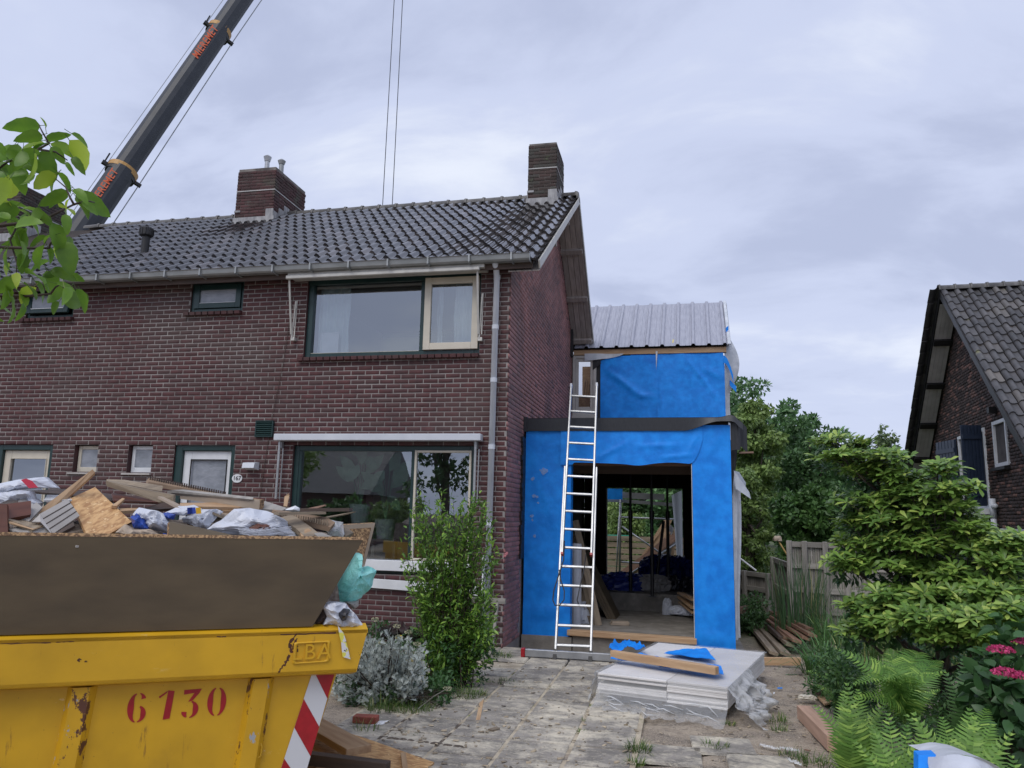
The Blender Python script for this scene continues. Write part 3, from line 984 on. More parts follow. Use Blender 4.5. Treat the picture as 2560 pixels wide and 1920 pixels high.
# lower big window
f = MB()
framebox(f, -5.457, -2.733, 0.89, 2.65, YW, .075, .09)
f.bb(-5.38, -5.345, YW + .01, YW + .08, .93, 2.57)
f.bb(-3.665, -3.618, YW + .002, YW + .088, .97, 2.575, 0, .004)
w2 = f.build('window', MT['green'], house, label='wide ground floor window reflecting trees above a white sill')
s = MB()
framebox(s, -3.613, -2.79, 1.08, 2.588, YW - .02, .032, .05)
s.build('sash', MT['cream'], w2)
s = MB()
s.bb(-5.40, -2.75, D - .03, YW - .002, .935, 1.075, 0, .004)
s.build('sill', MT['white'], w2)
pane('pane', -5.345, -3.665, 1.05, 2.575, YW + .05, MT['glass_lo'], w2)
pane('pane', -3.58, -2.82, 1.10, 2.56, YW + .01, MT['glass_lo'], w2)
for i, (x, zp, lab) in enumerate(((-4.52, 1.55, 'left'), (-4.12, 1.35, 'right'))):
    hp_ = thing('houseplant', 'big leaved potted plant on the %s behind the ground floor window' % lab, 'plant', (x, D + .30, zp), 'plants behind the ground floor window')
    s = MB()
    s.tube([(x, D + .34, zp), (x, D + .34, zp + .27), (x, D + .34, zp + .28), (x, D + .34, zp + .24)], [.11, .15, .16, .13], 16)
    s.build('pot', MT['felt'], hp_)
    s = MB()
    s.bb(x - .2, x + .2, D + .2, D + .5, zp - .04, zp)
    for sx_ in (-.16, .16): s.bb(x + sx_ - .02, x + sx_ + .02, D + .3, D + .4, .1, zp - .04)
    s.build('plant_stand', MT['timber_grey'], hp_)
    for k in range(8):
        a_ = k * 2.4 + i
        ln, up_ = .30 + .05 * (k % 3), .35 + .12 * (k % 4)
        p0 = v3(x, D + .34, zp + .25)
        p1 = p0 + v3(math.cos(a_) * .10, -.05, up_)
        dr = unit(v3(math.cos(a_), -.2, .8 if k % 3 else -.5))
        sd = unit(np.cross(dr, (0, 1, .2)))
        s = MB()
        s.tube([p0, (p0 + p1) / 2, p1], .006, 4)
        pts_ = [p1 + dr * ln * t for t in (0, .25, .5, .75, 1)]
        ws = (.01, .07, .085, .06, .004)
        s.add([p_ + sd * w_ for p_, w_ in zip(pts_, ws)] + [p_ - sd * w_ for p_, w_ in zip(pts_, ws)], [(j, j + 1, j + 6, j + 5) for j in range(4)])
        s.build('leaf', mat('houseplant_leaf', (.24, .42, .30), (.16, .3, .22), rough=.5, transl=.3) if i + k == 0 else bpy.data.materials['houseplant_leaf'], hp_)
fr_ = thing('picture_frame', 'white frame standing on the left of the upstairs window sill', 'frame', (-5.05, YW + .12, 4.02))
s = MB()
framebox(s, -5.23, -4.93, 4.02, 4.36, YW + .12, .025, .02)
s.bb(-5.21, -4.95, YW + .13, YW + .135, 4.04, 4.34)
s.build('frame_board', MT['white'], fr_)
b = MB()
b.bar((-5.3, D - .06, .80), (-2.62, D - .05, .72), .025, .125, bev=.004)
b.build('white_fascia_board', MT['white'], house)
# small upper windows (green, top hung)
for x0, x1_, tilt in ((-7.357, -6.457, 0), (-10.37, -9.47, 1)):
    f = MB()
    framebox(f, x0, x1_, 4.705, 5.205, YW - .02, .05, .1)
    f.bb(x0 + .05, x1_ - .05, YW, YW + .07, 5.125, 5.155)
    ww = f.build('window', MT['green'], house, label='small upstairs window with green top hung sash' + (' tilted open' if tilt else ' shut'))
    s = MB()
    framebox(s, x0 + .055, x1_ - .055, 4.76, 5.135, 0, .085, .05)
    V = np.vstack(s.V)
    if tilt:
        a = math.radians(13)
        yy, zz_ = V[:, 1].copy(), V[:, 2] - 5.13
        V[:, 1], V[:, 2] = math.cos(a) * yy + math.sin(a) * zz_, 5.13 + math.cos(a) * zz_ - math.sin(a) * yy
    V[:, 1] += YW - .045
    s.V = [V]
    s.build('sash', MT['green'], ww)
    py = YW - .02 if not tilt else YW - .06
    pane('pane', x0 + .14, x1_ - .14, 4.84, 5.06, py - (0.03 if tilt else 0), MT['frost'], ww)
    s = MB()
    s.bb(x0 + .145, x1_ - .145, py - .012 - (.045 if tilt else 0.01), py - (.045 if tilt else 0.004), 4.838, 4.848)
    s.build('glazing_bead', MT['white'], ww)
# front doors
for x0, x1_, c, lab in ((-7.397, -6.389, 'white', 'white front door with a frosted pane in a green frame'), (-10.62, -9.543, 'cream', 'cream front door in a green frame')):
    f = MB()
    f.bb(x0, x0 + .115, YW - .02, YW + .09, .08, 2.65, 0, .004)
    f.bb(x1_ - .078, x1_, YW - .02, YW + .09, .08, 2.65, 0, .004)
    f.bb(x0 + .116, x1_ - .079, YW - .019, YW + .09, 2.57, 2.649, 0, .004)
    dd = f.build('front_door', MT['green'], house, label=lab)
    s = MB()
    a, b_ = x0 + .12, x1_ - .082
    s.bb(a, a + .13, YW + .03, YW + .08, .1, 2.565, 0, .004)
    s.bb(b_ - .085, b_, YW + .03, YW + .08, .1, 2.565, 0, .004)
    s.bb(a + .131, b_ - .086, YW + .031, YW + .08, 2.44, 2.564, 0, .004)
    s.bb(a + .131, b_ - .086, YW + .031, YW + .08, .1, 1.0, 0, .004)
    s.build('door_leaf', MT[c], dd)
    pane('pane', a + .12, b_ - .08, .98, 2.45, YW + .055, MT['frost'] if c == 'white' else MT['glass_up'], dd)
    s = MB()
    framebox(s, a + .12, b_ - .075, 1.0, 2.445, YW + .015, .014, .02)
    s.build('glazing_bead', MT['black'] if c == 'white' else MT['cream'], dd)
# little toilet windows in deep reveals
for x0, c in ((-8.19, 'white'), (-9.15, 'cream')):
    f = MB()
    framebox(f, x0 + .012, x0 + .424, 2.235, 2.64, D + .085, .055, .04, bot=.075)
    ww = f.build('window', MT[c], house, label='tiny %s window in a deep brick reveal' % c)
    pane('pane', x0 + .06, x0 + .38, 2.28, 2.6, D + .10, MT['frost'], ww)
    s = MB()
    s.bb(x0 - .06, x0 + .43, D - .035, D + .085, 2.195, 2.222, 0, .003)
    s.build('sill', MT['card'], ww)

# vent, lamp, number plate
v = MB()
framebox(v, -6.065, -5.78, 2.765, 3.01, D - .045, .018, .045)
for i in range(7):
    z = 2.79 + i * .031
    v.box((-5.922, D - .03, z + .012), (.25, .032, .006), frame((1, 0, 0), (0, -.9, .8)))
v.bb(-6.05, -5.8, D - .008, D - .004, 2.78, 3.0)
v.build('air_grille', MT['green'], house)
lm = MB()
lm.prism([(-6.165, D - .002, 2.40), (-6.165, D - .13, 2.385), (-6.165, D - .15, 2.31), (-6.165, D - .002, 2.285)], (.19, 0, 0))
lm.build('wall_lamp', MT['pvc'], house)
npl = MB()
npl.prism([(-6.31 + .082 * math.cos(a), D - .012, 2.163 + .062 * math.sin(a)) for a in np.linspace(0, 2 * math.pi, 25)[:-1]], (0, .010, 0))
plate = npl.build('number_plate', MT['white'], house)


def text_mesh(txt, size, extrude=0.0, bold=0.0, shear=0.0, space=1.0):
    cu = bpy.data.curves.new('lettering', 'FONT')
    cu.body = txt
    cu.size = size
    cu.extrude = extrude
    cu.offset = bold
    cu.shear = shear
    cu.space_character = space
    cu.align_x = 'CENTER'
    cu.align_y = 'CENTER'
    cu.resolution_u = 4
    o = bpy.data.objects.new('lettering', cu)
    COL.objects.link(o)
    dg = bpy.context.evaluated_depsgraph_get()
    dg.update()
    me = o.evaluated_get(dg).to_mesh()
    V = np.array([v_.co[:] for v_ in me.vertices])
    F = [tuple(p_.vertices) for p_ in me.polygons]
    o.evaluated_get(dg).to_mesh_clear()
    bpy.data.objects.remove(o)
    bpy.data.curves.remove(cu)
    return V, F


def put_text(name, txt, size, origin, ex, ey, m, parent, extrude=0.001, **kw):
    V, F = text_mesh(txt, size, extrude, **kw)
    ex, ey = unit(ex), unit(ey)
    ez = np.cross(ex, ey)
    P = np.array(origin) + V[:, :1] * ex + V[:, 1:2] * ey + V[:, 2:3] * ez
    return mk(name, P, F, m, parent)


put_text('lettering', '167', .088, (-6.31, D - .0145, 2.163), (1, 0, 0), (0, 0, 1), MT['black'], plate, bold=.001)

# downpipe
dp = MB()
dp.tube([(-2.455, 9.93, 5.18), (-2.455, 10.02, 5.1), (-2.47, D - .06, 5.0), (-2.50, D - .06, 0.05)], .042, 14)
dpo = dp.build('downpipe', MT['pvc'], house, smooth=True)
dp = MB()
for z in (5.02, 4.30, 3.55, 2.63, 1.6):
    x = -2.47 - (5.0 - z) * .006
    dp.tube([(x, D - .06, z - .03), (x, D - .06, z + .03)], .049, 14)
dp.build('pipe_socket', MT['pvc'], dpo)
# thin cable running down the wall
cb = MB()
cb.tube([(-5.62, D - .012, 4.9), (-5.70, D - .012, 3.9), (-5.83, D - .012, 3.0), (-5.95, D - .012, 1.6)], .004, 5)
cb.build('wall_cable', MT['timber_dark'], house)

# awnings
aw = MB()
aw.bb(-5.576, -2.60, 9.90, 10.16, 5.10, 5.155, 0, .006)
aw.bb(-5.59, -2.66, 9.87, 9.92, 5.055, 5.112, 0, .01)
aw.bb(-5.57, -2.58, 9.97, 10.18, 5.158, 5.175, 0, .003)
awo = aw.build('awning', MT['alu_dull'], house, label='bare metal awning frame folded above the upstairs window')
for x, zt, zb, l in ((-5.555, 5.06, 4.28, -1), (-2.70, 5.06, 4.20, 1)):
    a_ = MB()
    a_.bar((x, 9.93, zt), (x - .01, 10.11, zb), .018, .026, up=(1, 0, 0))
    a_.bar((x + .035 * (1 if l < 0 else 1), 10.10, 4.78), (x + .0, 10.12, zb - .05), .014, .018, up=(1, 0, 0))
    a_.bar((x + .035, 10.12, 4.2), (x + .035, 10.14, 4.80), .012, .014, up=(1, 0, 0))
    a_.bb(x - .02, x + .04, 10.12, 10.19, zb - .09, zb - .04)
    a_.build('awning_arm', MT['alu_dull'], awo)
aw = MB()
aw.bb(-5.68, -2.615, 10.02, 10.17, 2.705, 2.80, 0, .008)
awo2 = aw.build('awning', MT['pvc'], house, label='closed white awning box above the ground floor window')
for x, zb in ((-5.62, 1.88), (-2.70, 1.85)):
    a_ = MB()
    a_.bar((x, 10.10, 2.71), (x - .005, 10.11, zb), .02, .03, up=(1, 0, 0))
    a_.bar((x + .04, 10.14, 2.60), (x + .03, 10.15, zb), .014, .016, up=(1, 0, 0))
    a_.bb(x - .015, x + .02, 10.14, 10.19, 2.60, 2.70)
    a_.build('awning_arm', MT['alu'], awo2)

# ---- gutter
GX0, GX1 = -12.6, X1 + 0.34
gt = MB()
prof = [(9.96, 5.24), (9.96, 5.170), (9.94, 5.155), (9.84, 5.155), (9.815, 5.175), (9.80, 5.235), (9.785, 5.245), (9.80, 5.25), (9.815, 5.235), (9.83, 5.18), (9.845, 5.167), (9.935, 5.167), (9.945, 5.175), (9.945, 5.24)]
V = [(GX0, y, z) for y, z in prof] + [(GX1, y, z) for y, z in prof]
n = len(prof)
gt.add(V, [(i, (i + 1) % n, (i + 1) % n + n, i + n) for i in range(n)])
gt.bb(GX1 - .002, GX1 + .003, 9.80, 9.955, 5.137, 5.238)
g = gt.build('gutter', MT['zinc'], house)
x = GX1 - .25
for i in range(17):
    b_ = MB()
    b_.bb(x - .012, x + .012, 9.776, 9.793, 5.14, 5.252)
    b_.bb(x - .012, x + .012, 9.776, 9.97, 5.138, 5.15)
    b_.build('gutter_bracket', MT['zinc'], g)
    x -= .595
fb = MB()
fb.bb(GX0, X1 + .36, 9.962, 9.985, 5.08, 5.23)
fb.bb(GX0, X1, 9.985, D, 5.17, 5.19)
fb.build('fascia_board', MT['timber_dark'], house)

# ---- roof
sf = np.array([0, 1, RSF]) / math.hypot(1, RSF)
sr = np.array([0, -1, RSR]) / math.hypot(1, RSR)      # up-slope direction of the rear face
nf = np.array([0, -RSF, 1]) / math.hypot(1, RSF)
nr = np.array([0, RSR, 1]) / math.hypot(1, RSR)
VX = X1 + .45
r_ = MB()
o1, o2 = -.05 * nf, -.05 * nr
r_.quad((GX0 - 2.5, EVY, EVZ - .03), (VX - .03, EVY, EVZ - .03), (VX - .03, RY, RZ - .03), (GX0 - 2.5, RY, RZ - .03))
r_.quad((GX0 - 2.5, RY, RZ - .031), (VX - .03, RY, RZ - .031), (VX - .03, REY, REZ - .03), (GX0 - 2.5, REY, REZ - .03))
roof = r_.build('roof', MT['dark'], house)


def tile_tmpl():
    pr = [(-.004, .0), (.006, .028), (.028, .048), (.055, .050), (.078, .032), (.092, .006), (.118, -.010), (.150, -.011), (.188, .0)]
    L_ = .40
    V = [(x, 0, z - .030) for x, z in pr] + [(x, 0, z) for x, z in pr] + [(x, 0, z) for x, z in pr] + [(x, L_, z) for x, z in pr]
    n = len(pr)
    F = [(i, i + 1, n + i + 1, n + i) for i in range(n - 1)] + [(2 * n + i, 2 * n + i + 1, 3 * n + i + 1, 3 * n + i) for i in range(n - 1)]
    return np.array(V, float), np.array(F)


TT = tile_tmpl()


def tile_field(O, u, s, nrm, cols, rows, pw=.182, ph=.345, skip=None, seed=1, sx=1.0):
    rg = random.Random(seed)
    O, u, s, nrm = map(lambda q: np.array(q, float), (O, u, s, nrm))
    Rs, Ps = [], []
    for r in range(rows):
        for c in range(cols):
            if skip and skip(r, c): continue
            tilt = .075 + rg.uniform(-.014, .014)
            sv = unit(s - nrm * tilt + u * rg.uniform(-.015, .015))
            nv = unit(np.cross(u, sv))
            Rs.append(np.stack([u * sx, sv, nv], 1))
            Ps.append(O + u * (c * pw) + s * (r * ph + rg.uniform(-.006, .006)) + nrm * (.02 + rg.uniform(-.003, .003)))
    return Rs, Ps


slope_len = math.hypot(RY - EVY, RZ - EVZ)
nrow = 13
ph = (slope_len - .02) / nrow
ncol = 57
Rs, Ps = tile_field((VX - .19 - (ncol - 1) * .182, EVY - .05, EVZ - .025), (1, 0, 0), sf, nf, ncol, nrow, ph=ph)
pieces('roof_tile', TT, Rs, Ps, MT['tile'], roof, stuff='roof_tiling', smooth=True)
sl_r = math.hypot(REY - RY, REZ - RZ)
nr_rows = 10
Rs, Ps = tile_field((VX, REY + .05, REZ - .03), (-1, 0, 0), sr, nr, 4, nr_rows, ph=sl_r / nr_rows)
mass('rear_roof_tiling', TT, Rs, Ps, MT['tile'], roof, kind='stuff')
# ridge tiles


def ridge_tmpl():
    V, F = [], []
    secs = [(0, .105), (.045, .112), (.05, .093), (.40, .086)]
    n = 9
    for x, r in secs:
        for k in range(n):
            a = math.pi * (k / (n - 1)) * 1.1 - .05 * math.pi
            V.append((x, r * math.cos(a), r * math.sin(a) * .95))
    for i in range(len(secs) - 1):
        for k in range(n - 1):
            F.append((i * n + k, i * n + k + 1, (i + 1) * n + k + 1, (i + 1) * n + k))
    return np.array(V, float), np.array(F)[:, ::-1]


RT = ridge_tmpl()
Rs, Ps = [], []
for i in range(30):
    x = VX - .02 - i * .37
    Rs.append(np.stack([(-1, 0, random.uniform(-.01, .01)), (0, -1, 0), (0, 0, 1)], 1).astype(float))
    Ps.append((x, RY, RZ - .005))
pieces('ridge_tile', RT, Rs, Ps, MT['ridge'], roof, smooth=False)
e_ = MB()
e_.tube([(VX + .005, RY, RZ - .05), (VX - .03, RY, RZ - .05)], .125, 20)
e_.build('ridge_end_cap', MT['ridge'], roof)
# verge trim, soffit boards and purlin ends
vb = MB()
h = .11
vb.bar(np.array([VX + .012, EVY - .06, EVZ - .045]) - .06 * nf, np.array([VX + .012, RY, RZ - .02]) - .06 * nf, .022, h, up=nf)
vb.bar(np.array([VX + .012, REY + .03, REZ - .045]) - .06 * nr, np.array([VX + .012, RY, RZ - .02]) - .06 * nr, .022, h, up=nr)
vb.build('verge_board', MT['alu_dull'], roof)
for k in range(4):
    s_ = MB()
    xa = X1 + .004 + k * .112
    a_, b_ = np.array([xa + .054, REY - .0, REZ - .03]) - .14 * nr, np.array([xa + .054, RY, RZ - .02]) - .14 * nr
    s_.bar(a_, b_, .104, .014, up=nr)
    s_.build('soffit_board', MT['woodgrey'], roof)
    s_ = MB()
    a_, b_ = np.array([xa + .054, EVY, EVZ - .03]) - .14 * nf, np.array([xa + .054, RY, RZ - .02]) - .14 * nf
    s_.bar(a_, b_, .104, .014, up=nf)
    s_.build('soffit_board', MT['woodgrey'], roof)
for t_ in (.03, .35, .68):
    p = np.array([X1 + .22, REY, REZ]) * (1 - t_) + np.array([X1 + .22, RY, RZ]) * t_ - .19 * nr
    s_ = MB()
    s_.box(p, (.44, .10, .09), np.stack([(1, 0, 0), -sr, nr], 1))
    s_.build('purlin_end', MT['woodgrey'], roof)
for t_ in (.35, .68):
    p = np.array([X1 + .22, EVY, EVZ]) * (1 - t_) + np.array([X1 + .22, RY, RZ]) * t_ - .19 * nf
    s_ = MB()
    s_.box(p, (.44, .10, .09), np.stack([(1, 0, 0), sf, nf], 1))
    s_.build('purlin_end', MT['woodgrey'], roof)
s_ = MB()
s_.bb(X1 - .3, X1 + .4, REY - .02, REY + .12, REZ - .26, REZ - .12)
s_.bb(X1 + .0, X1 + .05, REY - .45, REY - .30, 5.15, 5.75)
s_.build('rear_gutter', MT['black'], roof)

# ---- chimneys


def chimney(x0, x1_, y0, y1_, zt, m, course=.066):
    zb = roofz(y0) - .1  # noqa
    c = MB()
    c.bb(x0 + .012, x1_ - .012, y0 + .012, y1_ - .012, zb, zt - .01)
    ch = c.build('chimney', MT['mortar_grey'], roof)
    z_lo = zb
    A = brick_field((0, y0, 0), (1, 0, 0), (0, 1, 0), lambda z: (x0, x1_), z_lo, zt, course=course, depth=.014, rnd=.004, off=x0, joint=.009)
    B = brick_field((x1_, 0, 0), (0, 1, 0), (-1, 0, 0), lambda z: (y0, y1_), z_lo, zt, course=course, depth=.014, rnd=.004, off=y0 + .1, joint=.009)
    C_ = brick_field((x0, 0, 0), (0, -1, 0), (1, 0, 0), lambda z: (-y1_, -y0), z_lo, zt, course=course, depth=.014, rnd=.004, joint=.009)
    pieces('brick', BT, A[0] + B[0] + C_[0], A[1] + B[1] + C_[1], m, ch, stuff='brickwork', minpx=10)
    L_ = MB()
    zf = roofz(y0)
    L_.bb(x0 - .03, x1_ + .03, y0 - .02, y0 + .004, zf - .06, zf + .14)
    # stepped flashing on the side follows the slope
    ys_ = np.linspace(y0, min(y1_, RY), 4)
    for a_, b_ in zip(ys_[:-1], ys_[1:]):
        L_.bb(x1_ - .002, x1_ + .012, a_, b_, roofz(a_) - .05, roofz(b_) + .13)
        L_.bb(x0 - .012, x0 + .002, a_, b_, roofz(a_) - .05, roofz(b_) + .13)
    L_.bb(x1_ - .16, x1_ + .005, y0 - .015, y0 + .003, zf + .14, zf + .30)
    L_.bb(x0 - .01, x0 + .12, y0 - .016, y0 + .003, zf + .26, zf + .30)
    L_.build('lead_flashing', MT['lead'], ch)
    W_ = MB()
    zm = zf + (zt - zf) * .58
    W_.bb(x0 - .003, x1_ + .003, y0 - .004, y0 + .01, zm, zm + .02)
    W_.bb(x1_ - .01, x1_ + .004, y0 + .004, y1_, zm, zm + .02)
    W_.build('mortar_band', MT['mortar_white'], ch)
    return ch


cA = chimney(-2.72, -2.17, 13.45, 14.35, 8.72, MT['brick_moss'])
cB = chimney(-8.86, -8.0, 13.45, 14.75, 8.68, MT['brick_moss2'])
cC = chimney(-15.0, -14.2, 13.45, 14.75, 8.75, MT['brick_moss'])
for x, hh, m_ in ((-8.52, .50, 'alu'), (-8.18, .38, 'zinc')):
    s_ = MB()
    s_.tube([(x, 13.95, 8.66), (x, 13.95, 8.66 + hh)], .05, 12)
    s_.tube([(x, 13.95, 8.66 + hh * .8), (x, 13.95, 8.66 + hh), (x, 13.95, 8.70 + hh)], [.06, .085, .03], 12)
    s_.build('flue_pipe', MT[m_], cB, smooth=False)
# plastic roof vent
vy = 11.05
p = at_y(312 * KD, 545 * KD, 10.9)
for yy in np.arange(10.0, 13, .02):
    q = at_y(312 * KD, 546 * KD, yy)
    if q[2] <= roofz(yy) + .02:
        p = q
        break
s_ = MB()
s_.tube([p - v3(0, 0, .1), p + v3(0, 0, .36)], .068, 16)
s_.tube([p + v3(0, 0, .30), p + v3(0, 0, .32), p + v3(0, 0, .45), p + v3(0, 0, .47)], [.09, .115, .115, .09], 16)
for k in range(12):
    a_ = 2 * math.pi * k / 12
    s_.bar(p + v3(.118 * math.cos(a_), .118 * math.sin(a_), .33), p + v3(.118 * math.cos(a_), .118 * math.sin(a_), .44), .015, .012)
s_.build('roof_vent', MT['black'], roof)
# ================================================================== EXTENSION UNDER CONSTRUCTION
ORD = ('first', 'second', 'third', 'fourth', 'fifth', 'sixth', 'seventh', 'eighth', 'ninth', 'tenth', 'eleventh', 'twelfth', 'thirteenth', 'fourteenth', 'fifteenth', 'sixteenth', 'seventeenth')
ext = thing('house_extension', 'unfinished side extension wrapped in bright blue membrane with a metal sheet roof', 'extension', (-.75, YE, 0))
XR = .725
XO0, XO1, ZO = -1.575, .185, 2.50     # opening
GZB = -.20


def cloth(name, x0, x1_, z0, z1, y, m, par, amp=.008, nu=26, nv=40, edge=None, creases=(), seed=0, top=None, **kw):
    """hanging membrane facing -Y with shallow folds, slightly thick"""
    rg = random.Random(seed)
    ph = [rg.uniform(0, 6.28) for _ in range(8)]
    mb = MB()

    def fn(a, b, off=0.0):
        x = x0 + (x1_ - x0) * a
        zt = z1 + (top(a) if top else 0)
        zb = z0 + (edge(a) if edge else 0)
        z = zb + (zt - zb) * b
        d = amp * (.5 * math.sin(2.3 * x + 1.1 * z + ph[0]) + .35 * math.sin(5.1 * x - 2.2 * z + ph[1]) + .25 * math.sin(9.7 * x + 4.3 * z + ph[2]) + .2 * math.sin(3 * z * 2.1 + ph[3]))
        for (cx_, cz, ang, wd, dp, ln) in creases:
            ux, uz = math.cos(ang), math.sin(ang)
            l_ = (x - cx_) * ux + (z - cz) * uz
            t_ = -(x - cx_) * uz + (z - cz) * ux
            if -.1 * ln < l_ < ln:
                d += dp * math.exp(-(t_ / wd) ** 2) * math.sin(math.pi * max(0, min(1, (l_ + .1 * ln) / (1.1 * ln))))
        return np.array([x, y - abs(amp) - d - off, z])
    mb.grid(lambda a, b: fn(a, b), nu, nv)
    mb.grid(lambda a, b: fn(a, b, -.004), nu, nv, flip=True)
    return mb.build(name, m, par, smooth=True, **kw)


# carcass
c = MB()
c.bb(XO1 + .03, XR - .02, YE + .02, YE + .16, GZB + .25, 3.1)
c.bb(X1 + .02, XO0 - .03, YE + .02, YE + .16, GZB + .25, 3.1)
c.bb(XO0 - .03, XO1 + .03, YE + .02, YE + .16, ZO + .03, 3.1)
c.bb(XR - .16, XR - .02, YE + .16, YB + 1.2, .12, 3.1)
c.bb(X1 + .02, X1 + .10, YE + .16, YB - .01, .12, 3.1)
c.build('timber_frame_wall', MT['dark'], ext)
c = MB()
c.bb(X1 + .02, XR - .02, YE + .03, YB + 1.2, 3.02, 3.14)
c.build('flat_roof_deck', MT['dark'], ext)
for i in range(11):
    j = MB()
    y = YE + .22 + i * .60
    j.bb(X1 + .1, XR - .16, y, y + .06, 2.84, 3.018)
    j.build('ceiling_joist', MT['timber_red'], ext)
for i, (x, y) in enumerate([(-1.35, 12.2), (-.55, 12.3), (-.15, 12.15), (-1.0, 12.9), (.2, 12.9)]):
    j = MB()
    j.bb(x - .2, x + .2, y, y + .35, 2.80, 2.835)
    j.build('ceiling_board', MT['card'], ext)
j = MB()
j.bb(XO0 - .3, XO1 + .25, YE + .165, YE + .26, ZO - .02, ZO + .14)
j.build('lintel_beam', MT['timber_red'], ext)
j = MB()
j.bb(XO0 - .3, XO1 + .25, YE + 1.9, YE + 2.05, 2.45, 2.84)
j.build('lintel_beam', MT['timber_red'], ext)
# floors
fl = MB()
fl.bb(X1 + .05, XR - .03, YE + .10, 14.1, -.35, .105)
fl.bb(X1 + .05, XR - .03, 14.1, YB + .4, -.3, .40)
fl.build('concrete_floor', MT['concrete'], ext)
fd = MB()
fd.bb(X1 + .02, XO0 + .04, YE - .05, YE + .2, -.40, .02)
fd.bb(XO0 + .05, XO1 + .01, YE - .01, YE + .2, -.40, .035)
fd.bb(XO1 + .015, XR + .01, YE - .06, YE + .2, -.45, -.03)
fd.bb(XR - .02, XR + .16, YE + .2, YE + 3, -.4, -.12)
fd.build('foundation', MT['concrete'], ext)
th = MB()
th.bar((XO0 - .02, YE - .005, .085), (XO1 + .02, YE - .005, .055), .16, .075, bev=.005)
th.build('threshold_beam', MT['timber'], ext, R=np.eye(3))
# back wall with a doorway to the garden
bk = MB()
bl_, br_ = at_y(1515, 1218, YB)[0], at_y(1706, 1222, YB)[0]
bt_ = at_y(1600, 1220, YB)[2]
bk.bb(X1 + .1, bl_, YB, YB + .14, .40, 3.0)
bk.bb(br_, XR - .16, YB, YB + .14, .40, 3.0)
bk.bb(bl_, br_, YB + .001, YB + .139, bt_, 3.0)
bk.build('back_wall', MT['dark'], ext)
pj_ = MB()
pj_.bb(bl_, bl_ + .02, YB - .02, YB + .16, .41, bt_)
pj_.build('door_jamb', MT['timber_grey'], ext)

# blue wrap, lower storey
cloth('blue_membrane', X1 + .03, XO0 + .01, -.03, 3.0, YE, MT['blue'], ext, amp=.010, seed=1, edge=lambda a: -.02 + .03 * a,
      creases=[(-2.25, .35, .05, .05, .025, .7), (-2.0, 2.1, -1.2, .02, .010, .8)])
cloth('blue_membrane', XO1 - .0, XR, -.07, 3.06, YE - .003, MT['blue'], ext, amp=.008, seed=2, edge=lambda a: .03 * math.sin(2 * a), creases=[(.2, .15, -.2, .05, .03, .5), (.35, 2.6, .9, .03, .012, .5)])
cloth('blue_membrane', -1.72, .34, 2.50, 3.03, YE - .022, MT['blue'], ext, amp=.013, nu=70, nv=18, seed=3,
      edge=lambda a: (.006 * math.sin(11 * a) + (-.03 * math.exp(-((a - .56) / .09) ** 2)) + .012 * math.exp(-((a - .8) / .09) ** 2) + (.36 * max(0, (a - .90) / .10) ** 2.2 if a > .90 else 0) - (.03 if a < .1 else 0)),
      creases=[(-1.2, 2.55, .5, .03, .015, .6), (-.6, 2.75, .03, .03, .014, .7), (-.3, 2.58, .1, .02, .014, .6), (.1, 2.6, 1.1, .02, .012, .4)])
# returns wrapping round the jambs
jb = MB()
jb.bb(XO0 + .005, XO0 + .012, YE - .01, YE + .20, .12, ZO)
jb.build('blue_membrane', MT['blue'], ext)
jb = MB()
jb.bb(XO1 - .012, XO1 - .004, YE - .01, YE + .10, .05, ZO)
jb.build('white_felt_edge', MT['felt'], ext)
# stains on the blue panel: plaster splashes, thin real dabs
sp = MB()
for px, py, s_ in ((1359, 1178, .10), (1331, 1197, .05), (1335, 1240, .05), (1342, 1242, .04), (1330, 1290, .05), (1345, 1257, .03), (1336, 1340, .04), (1331, 1300, .03)):
    q = at_y(px, py, YE - .034)
    n = 11
    P = [q + v3(s_ * random.uniform(.35, .75) * math.cos(a), 0, s_ * random.uniform(.35, .7) * math.sin(a)) for a in np.linspace(0, 2 * math.pi, n + 1)[:-1]]
    sp.add(P, [tuple(range(n))])
stm = mat('plaster_splash', (0.42, 0.50, 0.58), (0.30, 0.42, 0.60), rough=.9, scale=30, alpha=.5)
sp.build('plaster_splash', stm, ext, kind='stuff')

# black rubber fascia with a lifted right end
fz0, fz1 = 2.975, 3.165
fa = MB()


def fas(a, b, d=0.0):
    x = X1 - .02 + (XR + .17 - X1 + .02) * a
    lift = .13 * sst(.74, .90, a)
    top_ = fz1 + .04 * sst(.89, .97, a)
    z = (fz0 + lift) * (1 - b) + top_ * b
    y = YE - .055 - .05 * sst(.74, .93, a) * (1 - b) + d
    return np.array([x, y, z - .12 * float(sst(.955, 1, a)) * (1 if a > .955 else 0)])


fa.grid(lambda a, b: fas(a, b), 60, 5)
fa.grid(lambda a, b: fas(a, b, .01), 60, 5, flip=True)
fa.grid(lambda a, b: np.array([fas(a, 1)[0], fas(a, 1)[1] + b * .9, fas(a, 1)[2] + .004 + .0 * b]), 60, 3)
fao = fa.build('roof_fascia', MT['epdm'], ext, smooth=True)
hg = MB()   # loose flap hanging off the corner


def flap(a, b, d=0):
    x = XR + .005 + .235 * a
    z = 3.13 - .40 * b - .10 * a * a + .03 * math.sin(3 * a) + (.03 if a > .5 else -.04) * b
    y = YE - .05 + .45 * a * .3 + .035 * math.sin(7 * a + 1.5) + d
    return np.array([x, y, z])


